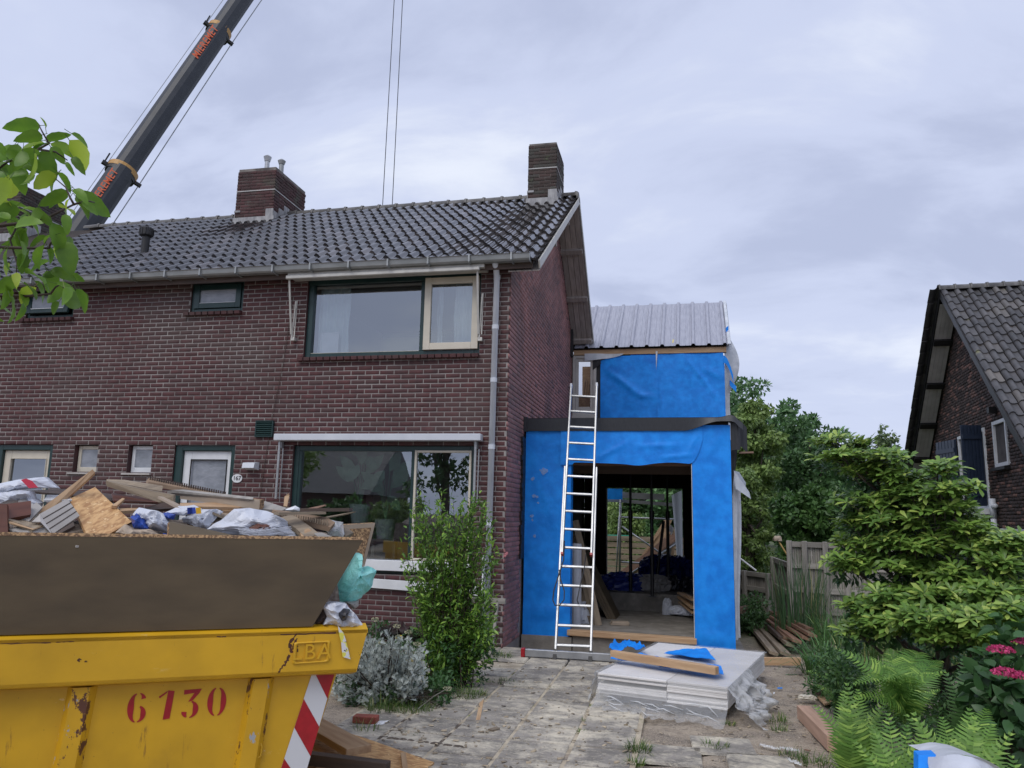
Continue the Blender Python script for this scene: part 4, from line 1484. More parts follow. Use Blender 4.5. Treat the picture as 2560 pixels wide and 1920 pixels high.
hg.grid(flap, 14, 8)
hg.grid(lambda a, b: flap(a, b, .008), 14, 8, flip=True)
hg.grid(lambda a, b: np.array([XR - .01 + .16 * a * (1 - b * .6), YE + .03 + .25 * a, 2.9 - .75 * b - .1 * math.sin(5 * a)]), 8, 8)
hg.build('rubber_flap', MT['epdm'], fao, smooth=True)
cp = MB()
cp.bb(X1 - .03, X1 + .06, YE - .075, YE - .02, fz0 - .01, fz1 + .02)
cp.build('corner_cap', MT['epdm'], fao)
rb = MB()
rb.bar((XR + .12, YE + .1, 2.67), (XR + .32, YE + .08, 2.675), .10, .022)
rb.build('batten_end', MT['timber_red'], ext)

# white felt hanging along the right flank
fe = MB()


def felt1(a, b):
    z = 2.42 - 2.35 * b
    x = XR + .015 + a * (.13 + .05 * math.sin(4 * b + 1)) * (.75 + .25 * b)
    y = YE + .12 + .35 * a + .04 * math.sin(9 * a + 2 * b)
    if b < .12: x += .10 * a * (1 - abs(b - .08) / .08)
    return np.array([x, y, z])


fe.grid(felt1, 12, 30)
fe.build('white_felt', MT['felt'], ext, smooth=True)
fe = MB()
fe.grid(lambda a, b: np.array([XR + .04 + .22 * a + .02 * b, YE + .05 + .2 * a, 2.42 - .10 * b - .30 * a * (1 - .0) - .16 * b * (1 - a)]), 8, 5)
fe.build('white_felt', MT['felt'], ext, smooth=True)

# ---- upper storey box
U0, U1, UZ0, UZ1 = -1.655, .955, 3.0, 5.16
c = MB()
c.bb(X1 + .03, U0 - .02, Y2 + .06, Y2 + .2, 3.1, 3.86)
c.bb(U0 - .01, U1 - .03, Y2 + .02, Y2 + .2, 3.1, 5.25)
c.bb(U1 - .15, U1 - .03, Y2 + .2, 20.5, 3.1, 5.25)
c.bb(X1 + .03, U0 - .02, Y2 + .02, Y2 + .2, 5.22, 5.27)
c.build('timber_frame_wall', MT['dark'], ext)
cloth('blue_membrane', U0, -.42, 3.1, 5.17, Y2, MT['blue'], ext, amp=.018, nu=34, nv=40, seed=5,
      creases=[(-1.55, 4.9, -.65, .05, .035, 1.2), (-1.0, 4.35, -.15, .03, .03, .6), (-1.3, 3.5, .4, .06, .02, .8)], top=lambda a: -.08 + .10 * min(1, a * 4) - .0)
cloth('blue_membrane', -.43, U1, 3.1, 5.20, Y2 - .004, MT['blue'], ext, amp=.016, nu=34, nv=40, seed=6,
      creases=[(.15, 5.15, -.95, .022, .03, 1.3), (-.38, 4.6, -1.5, .03, .02, .9), (.5, 4.9, -.5, .05, .02, .6)], top=lambda a: .02 * math.sin(7 * a))
cloth('blue_membrane', U1 - .02, U1 + .02, 3.1, 5.1, Y2 + .0, MT['blue'], ext, amp=.006, nu=3, nv=20, seed=7)
cloth('blue_membrane', -1.0, .9, 5.12, 5.28, Y2 + .012, MT['blue'], ext, amp=.008, nu=30, nv=4, seed=8, top=lambda a: -.05 * abs(math.sin(3.2 * a)))
s_ = MB()
s_.grid(lambda a, b: np.array([-.46 + .045 * a * (1 - b) + .01 * b, Y2 - .04 - .012 * math.sin(3 * a), 5.27 - .42 * b]), 3, 8)
s_.build('white_felt', MT['felt'], ext, smooth=True)
s_ = MB()
s_.grid(lambda a, b: np.array([-2.0 + .85 * a, Y2 - .05 - .02 * math.sin(7 * a), 5.25 - .02 * a - (.16 * (1 - a) ** .6 + .01) * b]), 12, 4)
s_.build('white_felt', MT['felt'], ext, smooth=True)
s_ = MB()
s_.grid(lambda a, b: np.array([-1.82 + .18 * a, Y2 - .03 - .02 * a, 5.10 - .22 * b * (1 - .6 * a)]), 4, 4)
s_.build('rubber_flap', MT['epdm'], ext, smooth=True)
# timber plate under the eave
s_ = MB()
s_.bb(X1 + .04, 1.02, Y2 - .03, Y2 + .08, 5.22, 5.34)
s_.build('wall_plate', MT['timber'], ext, R=np.eye(3))
# flapping white felt on the right of the box
s_ = MB()


def fl2(a, b):
    x = U1 + .0 + a * (.10 + .16 * math.sin(math.pi * min(1, b * 2.1)) * (1 if b < .48 else 0) + .06) + (.03 * math.sin(8 * b))
    return np.array([x, Y2 + .05 + .25 * a, 5.60 - 2.5 * b])


s_.grid(fl2, 6, 40)
s_.build('white_felt', MT['felt'], ext, smooth=True)
s_ = MB()
s_.grid(lambda a, b: np.array([U1 - .0 + .2 * a, Y2 - .03 + .1 * a, 5.15 - .16 * b - .42 * a * a - .10 * a * b * 0]), 8, 4)
s_.build('blue_membrane', MT['blue'], ext, smooth=True)
s_ = MB()
s_.grid(lambda a, b: np.array([U1 + .13 + .13 * a, Y2 + .16, 4.66 - .5 * a * .3 - .13 * b]), 4, 3)
s_.grid(lambda a, b: np.array([U1 + .09 + .06 * a, Y2 + .4, 5.85 - .10 * b + .05 * a]), 3, 3)
s_.build('blue_membrane', MT['blue'], ext)
# little upstairs window
f = MB()
wx0, wx1, wz0, wz1 = -2.265, -1.745, 3.88, 5.21
framebox(f, wx0, wx1, wz0, wz1, Y2 - .03, .065, .1)
f.bb(wx0 - .01, wx1 + .02, Y2 - .05, Y2 + .06, wz0 - .10, wz0 - .003, 0, .004)
lin = mat('linen_paint', (0.50, 0.48, 0.44), (0.45, 0.43, 0.40), rough=.45, scale=8)
wu = f.build('window', lin, ext, label='narrow pale upstairs window beside the blue membrane')
s_ = MB()
framebox(s_, wx0 + .07, wx1 - .07, wz0 + .07, wz1 - .07, Y2 - .015, .06, .05, bot=.12)
s_.build('sash', lin, wu)
pane('pane', wx0 + .12, wx1 - .12, wz0 + .18, wz1 - .12, Y2 + .02, glass('window_glass_thin', .12, (.8, .8, .8)), wu)
s_ = MB()
s_.bb(wx0 + .1, wx1 - .1, Y2 + .25, Y2 + .27, wz0, wz0 + .45)
s_.build('strand_board', MT['osb'], wu)
s_ = MB()
for k in range(5):
    s_.bar((wx0 + .15 + k * .06, Y2 + .6, wz0 + .3), (wx0 + .2 + k * .045, Y2 + .75, wz0 + .95 - .05 * k), .02, .03)
s_.bb(-2.2, -1.7, Y2 + 1.2, Y2 + 1.26, 4.2, 5.2)
s_.build('stacked_battens', MT['timber'], wu)
s_ = MB()
s_.bb(wx1 + .005, U0 - .005, Y2 + .01, Y2 + .05, 3.1, 5.1)
s_.build('rubber_strip', MT['black'], ext)

# metal sheet roof: separate profiled panels
ez, ey, rz_, ry_ = 5.365, Y2 - .10, 6.87, 18.6
sv = unit([0, ry_ - ey, rz_ - ez])
nv_ = np.cross((1, 0, 0), sv)
L_ = np.linalg.norm([ry_ - ey, rz_ - ez])
mr = MB()
mr.quad((X1 + .05, ey + .05, ez - .03), (1.02, ey + .05, ez - .03), (1.10, ry_, rz_ - .04), (X1 + .05, ry_, rz_ - .04))
mr.quad((X1 + .05, ry_, rz_ - .04), (1.10, ry_, rz_ - .04), (1.10, 20.6, 5.4), (X1 + .05, 20.6, 5.4))
mroof = mr.build('metal_roof', MT['dark'], ext)
npan = 10
px0, px1 = X1 + .06, 1.045
pw_ = (px1 - px0) / npan
for i in range(npan):
    s_ = MB()
    xa = px0 + i * pw_
    prof = [(0, .0), (pw_ - .105, .0), (pw_ - .078, .042), (pw_ - .032, .042), (pw_ - .006, .0), (pw_ + .012, .001)]
    k_ = pw_ * .33
    prof = [(0, 0), (k_, 0), (k_ + .008, .006), (k_ + .016, 0), (2 * k_ - .03, 0), (2 * k_ - .022, .006), (2 * k_ - .014, 0)] + prof[1:]
    V = []
    ls = L_ - (.0 if i > 0 else .0)
    for t_ in (0, 1):
        for x, h in prof:
            V.append(np.array([xa + x + (t_ * .055 * (i + .5) / npan), ey, ez]) + sv * ls * t_ + nv_ * (h + .002 * (i % 2)))
    n = len(prof)
    V2 = [v - nv_ * .0025 for v in V]
    s_.add(V + V2, [(j, j + 1, n + j + 1, n + j) for j in range(n - 1)] + [(2 * n + j + 1, 2 * n + j, 3 * n + j, 3 * n + j + 1) for j in range(n - 1)] + [(j + 1, j, 2 * n + j, 2 * n + j + 1) for j in range(n - 1)])
    s_.build('roof_panel', MT['sheet'], mroof)
s_ = MB()
s_.quad((1.05, ey, ez + .02), (1.115, ey, ez + .02), (1.16, ry_, rz_ + .04), (1.10, ry_, rz_ + .04))
s_.quad((1.116, ey, ez + .02), (1.116, ey, ez - .12), (1.17, ry_, rz_ - .1), (1.17, ry_, rz_ + .04))
s_.build('edge_flashing', MT['felt'], mroof)
s_ = MB()
q = at_plane(1682, 853, (0, ey, ez), nv_)
s_.bar(q - sv * .09, q + sv * .09 + v3(.01, 0, 0), .02, .006, up=nv_)
s_.build('yellow_tape', mat('yellow_tape', (.75, .62, .12)), mroof)

# ================================================================== LADDER
LSL = .500
LP0 = v3(0, 9.62, .0)
LN = unit([0, 1, -LSL])      # ladder plane normal


def lad(px, py, off=0.0):
    return at_plane(px, py, LP0 - LN * off, LN)


ladder = thing('ladder', 'white aluminium extension ladder leaning on the black roof edge', 'ladder', (-1.28, 9.62, 0))
# lower section stiles
k_ = KD
footL, footR = lad(1240 + 455 / 3.072, 1480 + 500 / 3.072), lad(1240 + 727 / 3.072, 1480 + 515 / 3.072)
topL, topR = lad(1413, 1167), lad(1491.5, 1170)
dirL = unit(topL - footL)
lsup = unit(np.cross((1, 0, 0), LN))


def ang_stile(a, b):
    s_ = MB()
    s_.bar(a, b, .026, .062, up=LN * -1, bev=.004)
    return s_.build('stile', MT['alu'], ladder)


ang_stile(footL, topL)
ang_stile(footR, topR)
a1, a2 = lad(1405.5, 1385, .05), lad(1428, 968, .05)
b1, b2 = lad(1478.5, 1387, .05), lad(1492, 966, .05)
ang_stile(a1, a2)
ang_stile(b1, b2)
for q in (a1, b1):
    s_ = MB()
    s_.box(q, (.032, .07, .03), np.stack([(1, 0, 0), -LN, lsup], 1))
    s_.build('end_cap', MT['red'], ladder)
for q, d_ in ((a2, 1), (b2, 1)):
    s_ = MB()
    s_.box(q + .02 * lsup, (.030, .066, .06), np.stack([(1, 0, 0), -LN, lsup], 1))
    s_.build('stile_tip', MT['pvc'], ladder)
rungs = [990.5, 1028.8, 1067.9, 1108, 1148.8, 1191, 1234.5, 1278.3, 1323.5, 1369.4, 1416.4, 1464.1, 1512.9, 1564, 1613.5]


def lin_x(pA, pB, y):
    return pA[0] + (pB[0] - pA[0]) * (y - pA[1]) / (pB[1] - pA[1])


for i, y in enumerate(rungs):
    if y < 1380:
        xa, xb, off = lin_x((1405.5, 1385), (1428, 968), y), lin_x((1478.5, 1387), (1492, 966), y), .05
    else:
        xa, xb, off = lin_x((1388, 1643), (1413, 1167), y), lin_x((1476.5, 1648), (1491.5, 1170), y), 0
    s_ = MB()
    qa, qb = lad(xa, y - 1, off), lad(xb, y + 2.5, off)
    s_.bar(qa, qb, .032, .028, up=LN * -1, bev=.006)
    s_.build('rung', MT['alu'], ladder)
# stabiliser bar
sb = MB()
sb.bar(footL + v3(-.37, -.01, .035), footR + v3(.42, -.01, .035), .055, .085, bev=.006)
sbo = sb.build('stabiliser_bar', MT['alu'], ladder)
for q in (footL, footR):
    s_ = MB()
    s_.box(q + v3(0, .0, .02), (.046, .085, .13), np.stack([(1, 0, 0), -LN, lsup], 1))
    s_.build('foot_bracket', MT['black'], ladder)
s_ = MB()
s_.box(footL + v3(-.395, -.01, .035), (.05, .07, .105), bev=.008)
s_.build('end_cap', MT['red'], sbo)
# strap hanging off the ladder
st = MB()
pts = [(1411, 1352), (1409, 1400), (1396, 1440), (1385, 1475), (1382, 1500), (1388, 1514), (1400, 1512), (1410, 1500), (1411, 1478), (1402, 1450), (1398, 1425)]
st.tube([lad(x, y, .09) for x, y in pts], .008, 6)
st.tube([lad(x, y, .09) for x, y in [(1465, 1385), (1460, 1425), (1450, 1465), (1443, 1500), (1446, 1510)]], .007, 6)
tag_ = st.build('strap', MT['black'], None, smooth=True)
setprops(tag_, 'black strap looped over the lower rungs of the ladder', 'strap')

# ================================================================== INSIDE THE EXTENSION


def board_set(label, cat, name, m, specs, group=None):
    """each spec: (p_bottom, p_top, width vector, thickness vector)"""
    t_ = thing(name, label, cat, specs[0][0], group)
    for a, b, wv, tv in specs:
        a, b, wv, tv = map(np.array, (a, b, wv, tv))
        s_ = MB()
        s_.prism([a, a + wv, b + wv, b], tv)
        s_.build('board', m, t_, R=frame(b - a, tv), origin=a)
    return t_


def zi(px, py, z):
    return at_z(px, py, z)


# floor positions from the photograph
FZ = .105
q0 = zi(1543, 1549, FZ)      # foot of big leaning panels
board_set('dark brown panels leaning left inside the extension', 'panels', 'leaning_boards', MT['chip'],
          [(q0 + v3(-.02 - .05 * i, .02, 0), q0 + v3(-.70 - .05 * i, .10, 1.30), v3(.02, .60, 0), v3(-.035, 0, -.02)) for i in range(3)])
q1 = zi(1497, 1564, FZ)
for i in range(3):
    a = q1 + v3(-.045 * i, .05 * i, 0)
    s_ = MB()
    s_.bar(a, a + v3(-.40 - .04 * i, .25, 1.55 - .2 * i), .10, .02, up=(0, -1, .2))
    setprops(s_.build('leaning_plank', MT['timber_old'], None, R=frame(v3(-.4, .25, 1.5), (0, -1, .2)), origin=a),
             'narrow brown plank leaning beside the insulation roll, %s of three' % ('rightmost', 'middle', 'leftmost')[i], 'plank', 'planks leaning beside the insulation rolls')
# insulation rolls
for i, (px, lab) in enumerate(((1437, 'white wrapped insulation roll with blue print standing behind the ladder'), (1421, 'narrower white roll half hidden at the left of the opening'))):
    q = zi(px, 1562 - i * 6, FZ)
    r_ = .085 if i == 0 else .06
    s_ = MB()
    s_.tube([q + v3(0, .1, 0), q + v3(0, .1, 1.20 - .02 * i)], r_, 14)
    t_ = thing('insulation_roll', lab, 'roll', q + v3(0, .1, 0), 'insulation rolls inside the opening')
    s_.build('roll_wrap', MT['plastic'], t_, smooth=False)
    s_ = MB()
    s_.bb(q[0] - r_ * .95, q[0] - r_ * .75, q[1] + .1 - r_ * .75, q[1] + .1 - r_ * .5, .35, .95)
    s_.build('print_stripe', MT['plastic_b'], t_)
put_par = [o for o in bpy.data.objects if o.name.startswith('insulation_roll')][0]


def lump(center, radii, seed=0, amp=.25, n=20, freq=3.0, flat=True, sharp=1.0):
    """closed crumpled bag-like lump"""
    from mathutils import noise as mn
    V, F = [], []
    c = np.array(center, float)
    nr_, nc_ = n, n * 2
    for j in range(nr_ + 1):
        th_ = math.pi * j / nr_
        for i in range(nc_):
            ph_ = 2 * math.pi * i / nc_
            d = np.array([math.sin(th_) * math.cos(ph_), math.sin(th_) * math.sin(ph_), math.cos(th_)])
            q = Vector((d * freq + seed * 7.3).tolist())
            k = 1 + amp * (1 - 2.2 * abs(mn.noise(q))) + amp * .5 * (1 - 2.4 * abs(mn.noise(q * 2.3))) + amp * .25 * (1 - 2.4 * abs(mn.noise(q * 5.1)))
            dd = np.sign(d) * np.abs(d) ** .8
            p_ = dd * np.array(radii) * k * .85
            if flat and p_[2] < -radii[2] * .55: p_[2] = -radii[2] * .55
            V.append(c + p_)
    for j in range(nr_):
        for i in range(nc_):
            i2 = (i + 1) % nc_
            F.append((j * nc_ + i, j * nc_ + i2, (j + 1) * nc_ + i2, (j + 1) * nc_ + i)[::-1])
    return V, F


def lump_obj(name, center, radii, m, label, cat, seed=0, group=None, parent=None, **kw):
    V, F = lump(center, radii, seed, **kw)
    o = mk(name, V, F, m, parent, smooth=False)
    if label: setprops(o, label, cat, group)
    return o


lump_obj('plastic_sheet', zi(1462, 1560, FZ) + v3(0, .15, .12), (.16, .12, .26), MT['plastic'], 'crumpled clear plastic on the floor behind the ladder', 'plastic', 3)
# big bag heap beyond: blue tarps and white sacks on the upper floor
FU = .40


def onF(px, py):
    return zi(px, py, FU)


lump_obj('blue_tarp', onF(1560, 1478) + v3(.0, .3, .10), (.42, .25, .20), MT['tarp'], 'dark blue tarpaulin heap left of the steel props', 'tarpaulin', 1, 'tarpaulins in the rear doorway')
lump_obj('blue_tarp', onF(1650, 1462) + v3(.0, .6, .20), (.42, .3, .34), MT['tarp'], 'dark blue tarpaulin heap behind the middle steel prop', 'tarpaulin', 2, 'tarpaulins in the rear doorway')
lump_obj('blue_tarp', onF(1695, 1462) + v3(.02, .8, .20), (.28, .2, .30), MT['tarp'], 'blue tarpaulin under the hanging white curtain', 'tarpaulin', 7, 'tarpaulins in the rear doorway')
lump_obj('sack', onF(1630, 1480) + v3(0, .2, .10), (.32, .2, .18), MT['card'], 'pale sack lying between the steel props', 'sack', 4)
lump_obj('black_bag', zi(1668, 1522, FZ) + v3(.08, .4, .22), (.17, .2, .32), MT['plastic_d'], 'black rubbish bag right of the steel props', 'bag', 5)
lump_obj('black_bag', zi(1720, 1522, FZ) + v3(-.02, .2, .22), (.12, .2, .3), MT['plastic_d'], 'black rubbish bag beside the right jamb', 'bag', 9)
for i, (px, py, lab) in enumerate(((1668, 1538, 'white cement bag standing below the black rubbish bag'), (1695, 1542, 'white cement bag lying beside the standing one'), (1722, 1545, 'white cement bag slumped nearest the right jamb'))):
    q = zi(px, py, FZ)
    lump_obj('cement_bag', q + v3(0, .12, .08), ((.09, .1, .20), (.16, .14, .09), (.11, .12, .09))[i], MT['plastic'], lab, 'bag', 11 + i, 'cement bags on the extension floor', amp=.12)
lump_obj('blue_bag', zi(1712, 1530, FZ) + v3(0, .1, .10), (.09, .1, .13), MT['plastic_b'], 'blue plastic bag among the cement bags', 'bag', 21)
for i, (pa, pb, lab) in enumerate((((1700, 1482), (1736, 1500), 'upper'), ((1700, 1492), (1735, 1520), 'middle'), ((1703, 1505), (1736, 1532), 'lowest'))):
    a, b = zi(pa[0], pa[1], .33), zi(pb[0], pb[1], .22)
    a[1] = b[1] = min(13.9, max(a[1], 13.0))
    a, b = at_y(pa[0], pa[1], 13.9), at_y(pb[0], pb[1], 12.9)
    s_ = MB()
    s_.bar(a, b, .10, .03)
    setprops(s_.build('offcut_plank', MT['timber'], None, R=frame(b - a), origin=a), '%s of three offcut planks piled by the right wall inside' % lab, 'plank', 'offcut planks piled inside on the right')
s_ = MB()
q = zi(1548, 1563, FZ)
s_.box(q + v3(0, .05, .015), (.28, .20, .02), frame((1, .15, 0)))
s_.box(q + v3(.01, .05, .038), (.26, .19, .018), frame((1, .2, 0)))
setprops(s_.build('wood_offcut', MT['ply'], None), 'small square plywood offcut lying on the extension floor', 'offcut')
# steel props
for i, (px, yb, zb, lab) in enumerate(((1577, 1480, FU, 'leftmost'), (1631, 1492, FU, 'middle'), (1671, 1470, FU, 'rightmost'))):
    q = zi(px, yb, zb)
    t_ = thing('steel_prop', 'thin dark steel prop, %s of the three under the extension ceiling' % lab, 'prop', q, 'steel props in the extension')
    s_ = MB()
    s_.tube([q, q + v3(0, 0, 1.35)], .030, 10)
    s_.build('outer_tube', MT['black'], t_)
    s_ = MB()
    s_.tube([q + v3(0, 0, 1.30), q + v3(0, 0, 3.0 - zb - .16)], .022, 10)
    s_.build('inner_tube', MT['black'], t_)
    s_ = MB()
    s_.tube([q + v3(0, 0, 1.30), q + v3(0, 0, 1.44)], .042, 10)
    s_.build('adjusting_collar', MT['black'], t_)
    s_ = MB()
    s_.bb(q[0] - .06, q[0] + .06, q[1] - .06, q[1] + .06, zb, zb + .012)
    s_.build('base_plate', MT['black'], t_)
q = zi(1633, 1516, FZ)
t_ = thing('steel_prop', 'short dark prop leaning against the middle steel prop', 'prop', q)
s_ = MB()
s_.tube([q, q + v3(.20, .3, 1.55)], .028, 10)
s_.build('outer_tube', MT['black'], t_)
# hanging white curtain of plastic at the rear door
s_ = MB()
ca, cb_ = at_y(1680, 1240, YB + .18), at_y(1706, 1222, YB + .18)


def cur(a, b):
    xl = at_y(1679 + 14 * b, 1232, YB + .18)[0]
    xr = br_ - .01
    return np.array([xl + (xr - xl) * a, YB + .20 + .03 * math.sin(8 * a + b), bt_ - .03 + (-.12 * (1 - a)) * (1 - b) - (bt_ - .48) * b])


s_.grid(cur, 12, 20)
setprops(s_.build('plastic_curtain', mat('curtain_film', (.8, .82, .85), rough=.5, transl=.6), None, smooth=True), 'white plastic sheet hanging at the right of the rear doorway', 'sheet')

# ================================================================== REAR GARDEN SEEN THROUGH THE DOORWAY
YS = 21.0
sc_ = thing('scaffold_tower', 'aluminium scaffold tower standing behind the rear doorway', 'scaffold', at_y(1550, 1450, YS))


def sb_(pts, r_, name='tube', m='alu'):
    s_ = MB()
    s_.tube([np.array(p) for p in pts], r_, 8)
    return s_.build(name, MT[m], sc_, smooth=True)


sp_ = lambda px, py, y=YS: at_y(px, py, y)
sb_([sp_(1551, 1225), sp_(1549, 1450)], .03, 'standard')
sb_([sp_(1548, 1290), sp_(1540, 1448)], .02, 'standard')
sb_([sp_(1720, 1225), sp_(1720, 1450)], .03, 'standard')
for ya, yb in ((1293, 1300), (1405, 1415)):
    sb_([sp_(1553, ya), sp_(1720, yb)], .024, 'ledger')
sb_([sp_(1555, 1316), sp_(1716, 1428)], .022, 'brace')
sb_([sp_(1555, 1448), sp_(1690, 1360)], .022, 'brace')
for pa, pb in (((1520, 1236), (1661, 1243)), ((1520, 1250), (1690, 1262))):
    s_ = MB()
    s_.bar(sp_(*pa), sp_(*pb), .05, .16 if pa[1] == 1236 else .09)
    s_.build('platform', MT['zinc'], sc_, R=np.eye(3))
s_ = MB()
s_.box(sp_(1530, 1235, YS - .3), (.55, .05, .28), None)
setprops(s_.build('blue_sheet', MT['blue'], None), 'blue membrane hanging over the top of the scaffold', 'sheet')
# leaning timber pile
for i in range(17):
    rg = random.Random(i)
    px_t, py_t = 1684 + rg.uniform(-22, 10), 1300 + rg.uniform(-15, 60)
    px_b, py_b = 1535 + i * 9 + rg.uniform(-8, 8), 1455 + rg.uniform(-8, 8)
    a, b = at_y(px_b, py_b, 21.9 + .04 * i), at_y(px_t, py_t, 22.3 + .04 * i)
    s_ = MB()
    wd = rg.choice([.08, .14, .20])
    s_.bar(a, b, wd, .03, up=(0, -1, .3))
    mm = rg.choice(['timber', 'timber_grey', 'alu', 'timber_red', 'timber'])
    setprops(s_.build('leaning_batten', MT[mm], None, R=frame(b - a, (0, -1, .3)), origin=a), '%s batten or plank from the left in the leaning pile behind the scaffold' % ORD[i], 'batten', 'leaning pile behind the scaffold')
# horizontal slat fence
hf = thing('slat_fence', 'low weathered horizontal board fence behind the scaffold', 'fence', at_y(1580, 1450, 25))
fl_, fr_ = at_y(1440, 1340, 25)[0], at_y(1760, 1340, 25)[0]
for i in range(8):
    z = at_y(1540, 1340 + i * 15.5, 25)[2]
    s_ = MB()
    s_.bb(fl_, fr_, 25, 25.03, z - .15, z)
    s_.build('fence_board', MT['timber_old'], hf, R=np.eye(3))
s_ = MB()
s_.bb(at_y(1515, 1336, 24.9)[0], at_y(1572, 1336, 24.9)[0], 24.85, 24.9, at_y(1540, 1337, 24.9)[2] - .03, at_y(1540, 1337, 24.9)[2])
setprops(s_.build('green_rail', mat('green_rail', (.05, .35, .25)), None), 'green rail on top of the horizontal board fence', 'rail')

# ================================================================== PACK OF WHITE BOARDS
FLp, FRp = v3(-.775, 7.60, 0), v3(.395, 7.30, 0)
ux = unit(FRp - FLp)
uy = v3(-ux[1], ux[0], 0)
PL = np.linalg.norm(FRp - FLp)
pack = thing('board_pack', 'stack of white panels wrapped in clear plastic in front of the opening', 'board stack', (FLp + FRp) / 2)
Rp = np.stack([ux, uy, (0, 0, 1)], 1)
dpt_ = 2.05


def pk(a, b, c):
    return FLp + ux * a + uy * b + v3(0, 0, c)


nb = 10
for i in range(nb):
    z = .10 + i * .0185
    for h in (0, 1):
        a0, a1_ = (0.005, PL * .545) if h == 0 else (PL * .55, PL - .01)
        js_ = .02 * random.uniform(-1, 1)
        if h == 0 and i in (5, 6): js_ = .14
        s_ = MB()
        c_ = pk((a0 + a1_) / 2, dpt_ / 2 + js_, z + .0085 - (0.0 if h else .0))
        s_.box(c_, (a1_ - a0, dpt_, .0172), Rp, bev=.002)
        s_.build('panel', MT['gyps'], pack, R=Rp, origin=c_)
for i, y in enumerate((.25, 1.0, 1.8)):
    s_ = MB()
    c_ = pk(PL / 2, y, .05)
    s_.box(c_, (PL - .1, .09, .085), Rp)
    s_.build('bearer', MT['timber_old'], pack, R=Rp, origin=c_)
from mathutils import noise as mn
s_ = MB()


def film_front(a, b):
    n_ = mn.noise(Vector((a * 9, b * 5, 1.2)))
    n2_ = abs(mn.noise(Vector((a * 16 + b * 7, b * 9 - a * 3, 4.2))))
    lo = .5 + .25 * a - .3 * math.exp(-((a - .2) / .12) ** 2) * 0
    k_ = max(0, b - .35)
    z = .296 * (1 - b) ** 1.15
    return pk(PL * a, -.010 - .26 * k_ ** 1.5 * (1 + .5 * n_) - (.16 * k_ * abs(math.sin(11 * a + 6 * b + 3 * n_)) + .18 * k_ * n2_), max(z, .004) + .02 * k_ * n2_)


s_.grid(film_front, 60, 14, flip=True)
s_.grid(lambda a, b: pk(-.02 + (PL + .04) * a, -.01 + (dpt_ + .02) * b, .292 + .006 * abs(mn.noise(Vector((a * 6, b * 8, 2))))), 30, 34)
s_.build('plastic_wrap', MT['film'], pack, smooth=True)
mf = MB()
for k in range(15):
    a0_ = random.uniform(0, .9)
    b0_ = random.uniform(.55, .85)
    mf.tube([film_front(a0_, b0_) + v3(0, -.004, .002), film_front(min(1, a0_ + .07), min(1, b0_ + random.uniform(-.05, .1))) + v3(0, -.008, .004), film_front(min(1, a0_ + .16), min(1, b0_ + random.uniform(0, .15))) + v3(0, -.004, .002)], [.002, .007, .002], 4)
mf.build('film_fold', MT['film2'], pack, smooth=True, kind='stuff')
s_ = MB()


def film_side(a, b):
    n_ = mn.noise(Vector((a * 4, b * 3, 7.2)))
    n2_ = (1 - abs(math.sin(8 * a + 3 * b + 5 * n_))) * .9 + .5 * abs(mn.noise(Vector((a * 22, b * 9, 1))))
    out = .012 + .22 * b ** 1.2 * (.6 + .5 * abs(math.sin(5 * a + 1))) * (1 + .6 * n_) + .09 * n2_ * min(1, b * 2)
    return pk(PL + out, -.12 + 1.1 * a, max(.004, .30 * (1 - b) ** .8 + .05 * n_ * b))


s_.grid(film_side, 54, 18)
s_.build('plastic_wrap', MT['film2'], pack, smooth=True)
s_ = MB()
s_.grid(lambda a, b: pk(-.012 - .10 * b * (.7 + .6 * abs(math.sin(7 * a))) - .06 * abs(mn.noise(Vector((a * 15, b * 7, 3)))), .0 + .9 * a, max(.004, .295 * (1 - b))), 40, 10, flip=True)
s_.build('plastic_wrap', MT['film2'], pack, smooth=True)
# blue sheets and a beam on the pack
s_ = MB()


def bs(px, py, z=.31):
    return at_z(1240 + px / 3.072, 1480 + py / 3.072, z)


def blue_patch(name, corners, label, seed, nu=24, nv=8, amp=.02):
    c = [bs(*q) for q in corners]   # order: bl, br, tr, tl
    mb = MB()

    def fn(a, b, off=0):
        p_ = c[0] * (1 - a) * (1 - b) + c[1] * a * (1 - b) + c[2] * a * b + c[3] * (1 - a) * b
        return p_ + v3(0, 0, .004 + off + amp * (.5 + .9 * mn.noise(Vector((a * 5 + seed, b * 2.4, seed * 1.7)))) + amp * .5 * abs(mn.noise(Vector((a * 13 + seed, b * 7, 1)))))
    mb.grid(fn, nu, nv)
    mb.grid(lambda a, b: fn(a, b, -.003), nu, nv, flip=True)
    return setprops(mb.build(name, MT['blue'], None, smooth=True), label, 'sheet', 'blue membrane scraps on the board stack')


blue_patch('blue_sheet', [(868, 470, .34), (1150, 460, .33), (1110, 408, .33), (905, 400, .33)], 'small blue membrane scrap bunched at the left end of the beam', 1, amp=.06)
blue_patch('blue_sheet', [(1290, 475, .32), (1690, 535, .32), (1612, 440, .32), (1400, 452, .32)], 'triangular blue membrane scrap showing behind the beam', 2, amp=.015)
blue_patch('blue_sheet', [(880, 525, .32), (1750, 650, .315), (1730, 585, .34), (900, 470, .36)], 'long blue membrane strip tucked under the front of the beam', 3, nu=50, amp=.035)
a, b = bs(890, 470, .385), bs(1700, 600, .385)
s_ = MB()
s_.bar(a + v3(.0, .03, -.01), b + v3(0, .03, -.01), .075, .07, bev=.004)
setprops(s_.build('timber_beam', MT['timber'], None, R=frame(b - a), origin=(a + b) / 2), 'knotty timber beam lying across the wrapped board stack', 'beam')
a, b = bs(885, 437, .395), bs(1700, 560, .395)
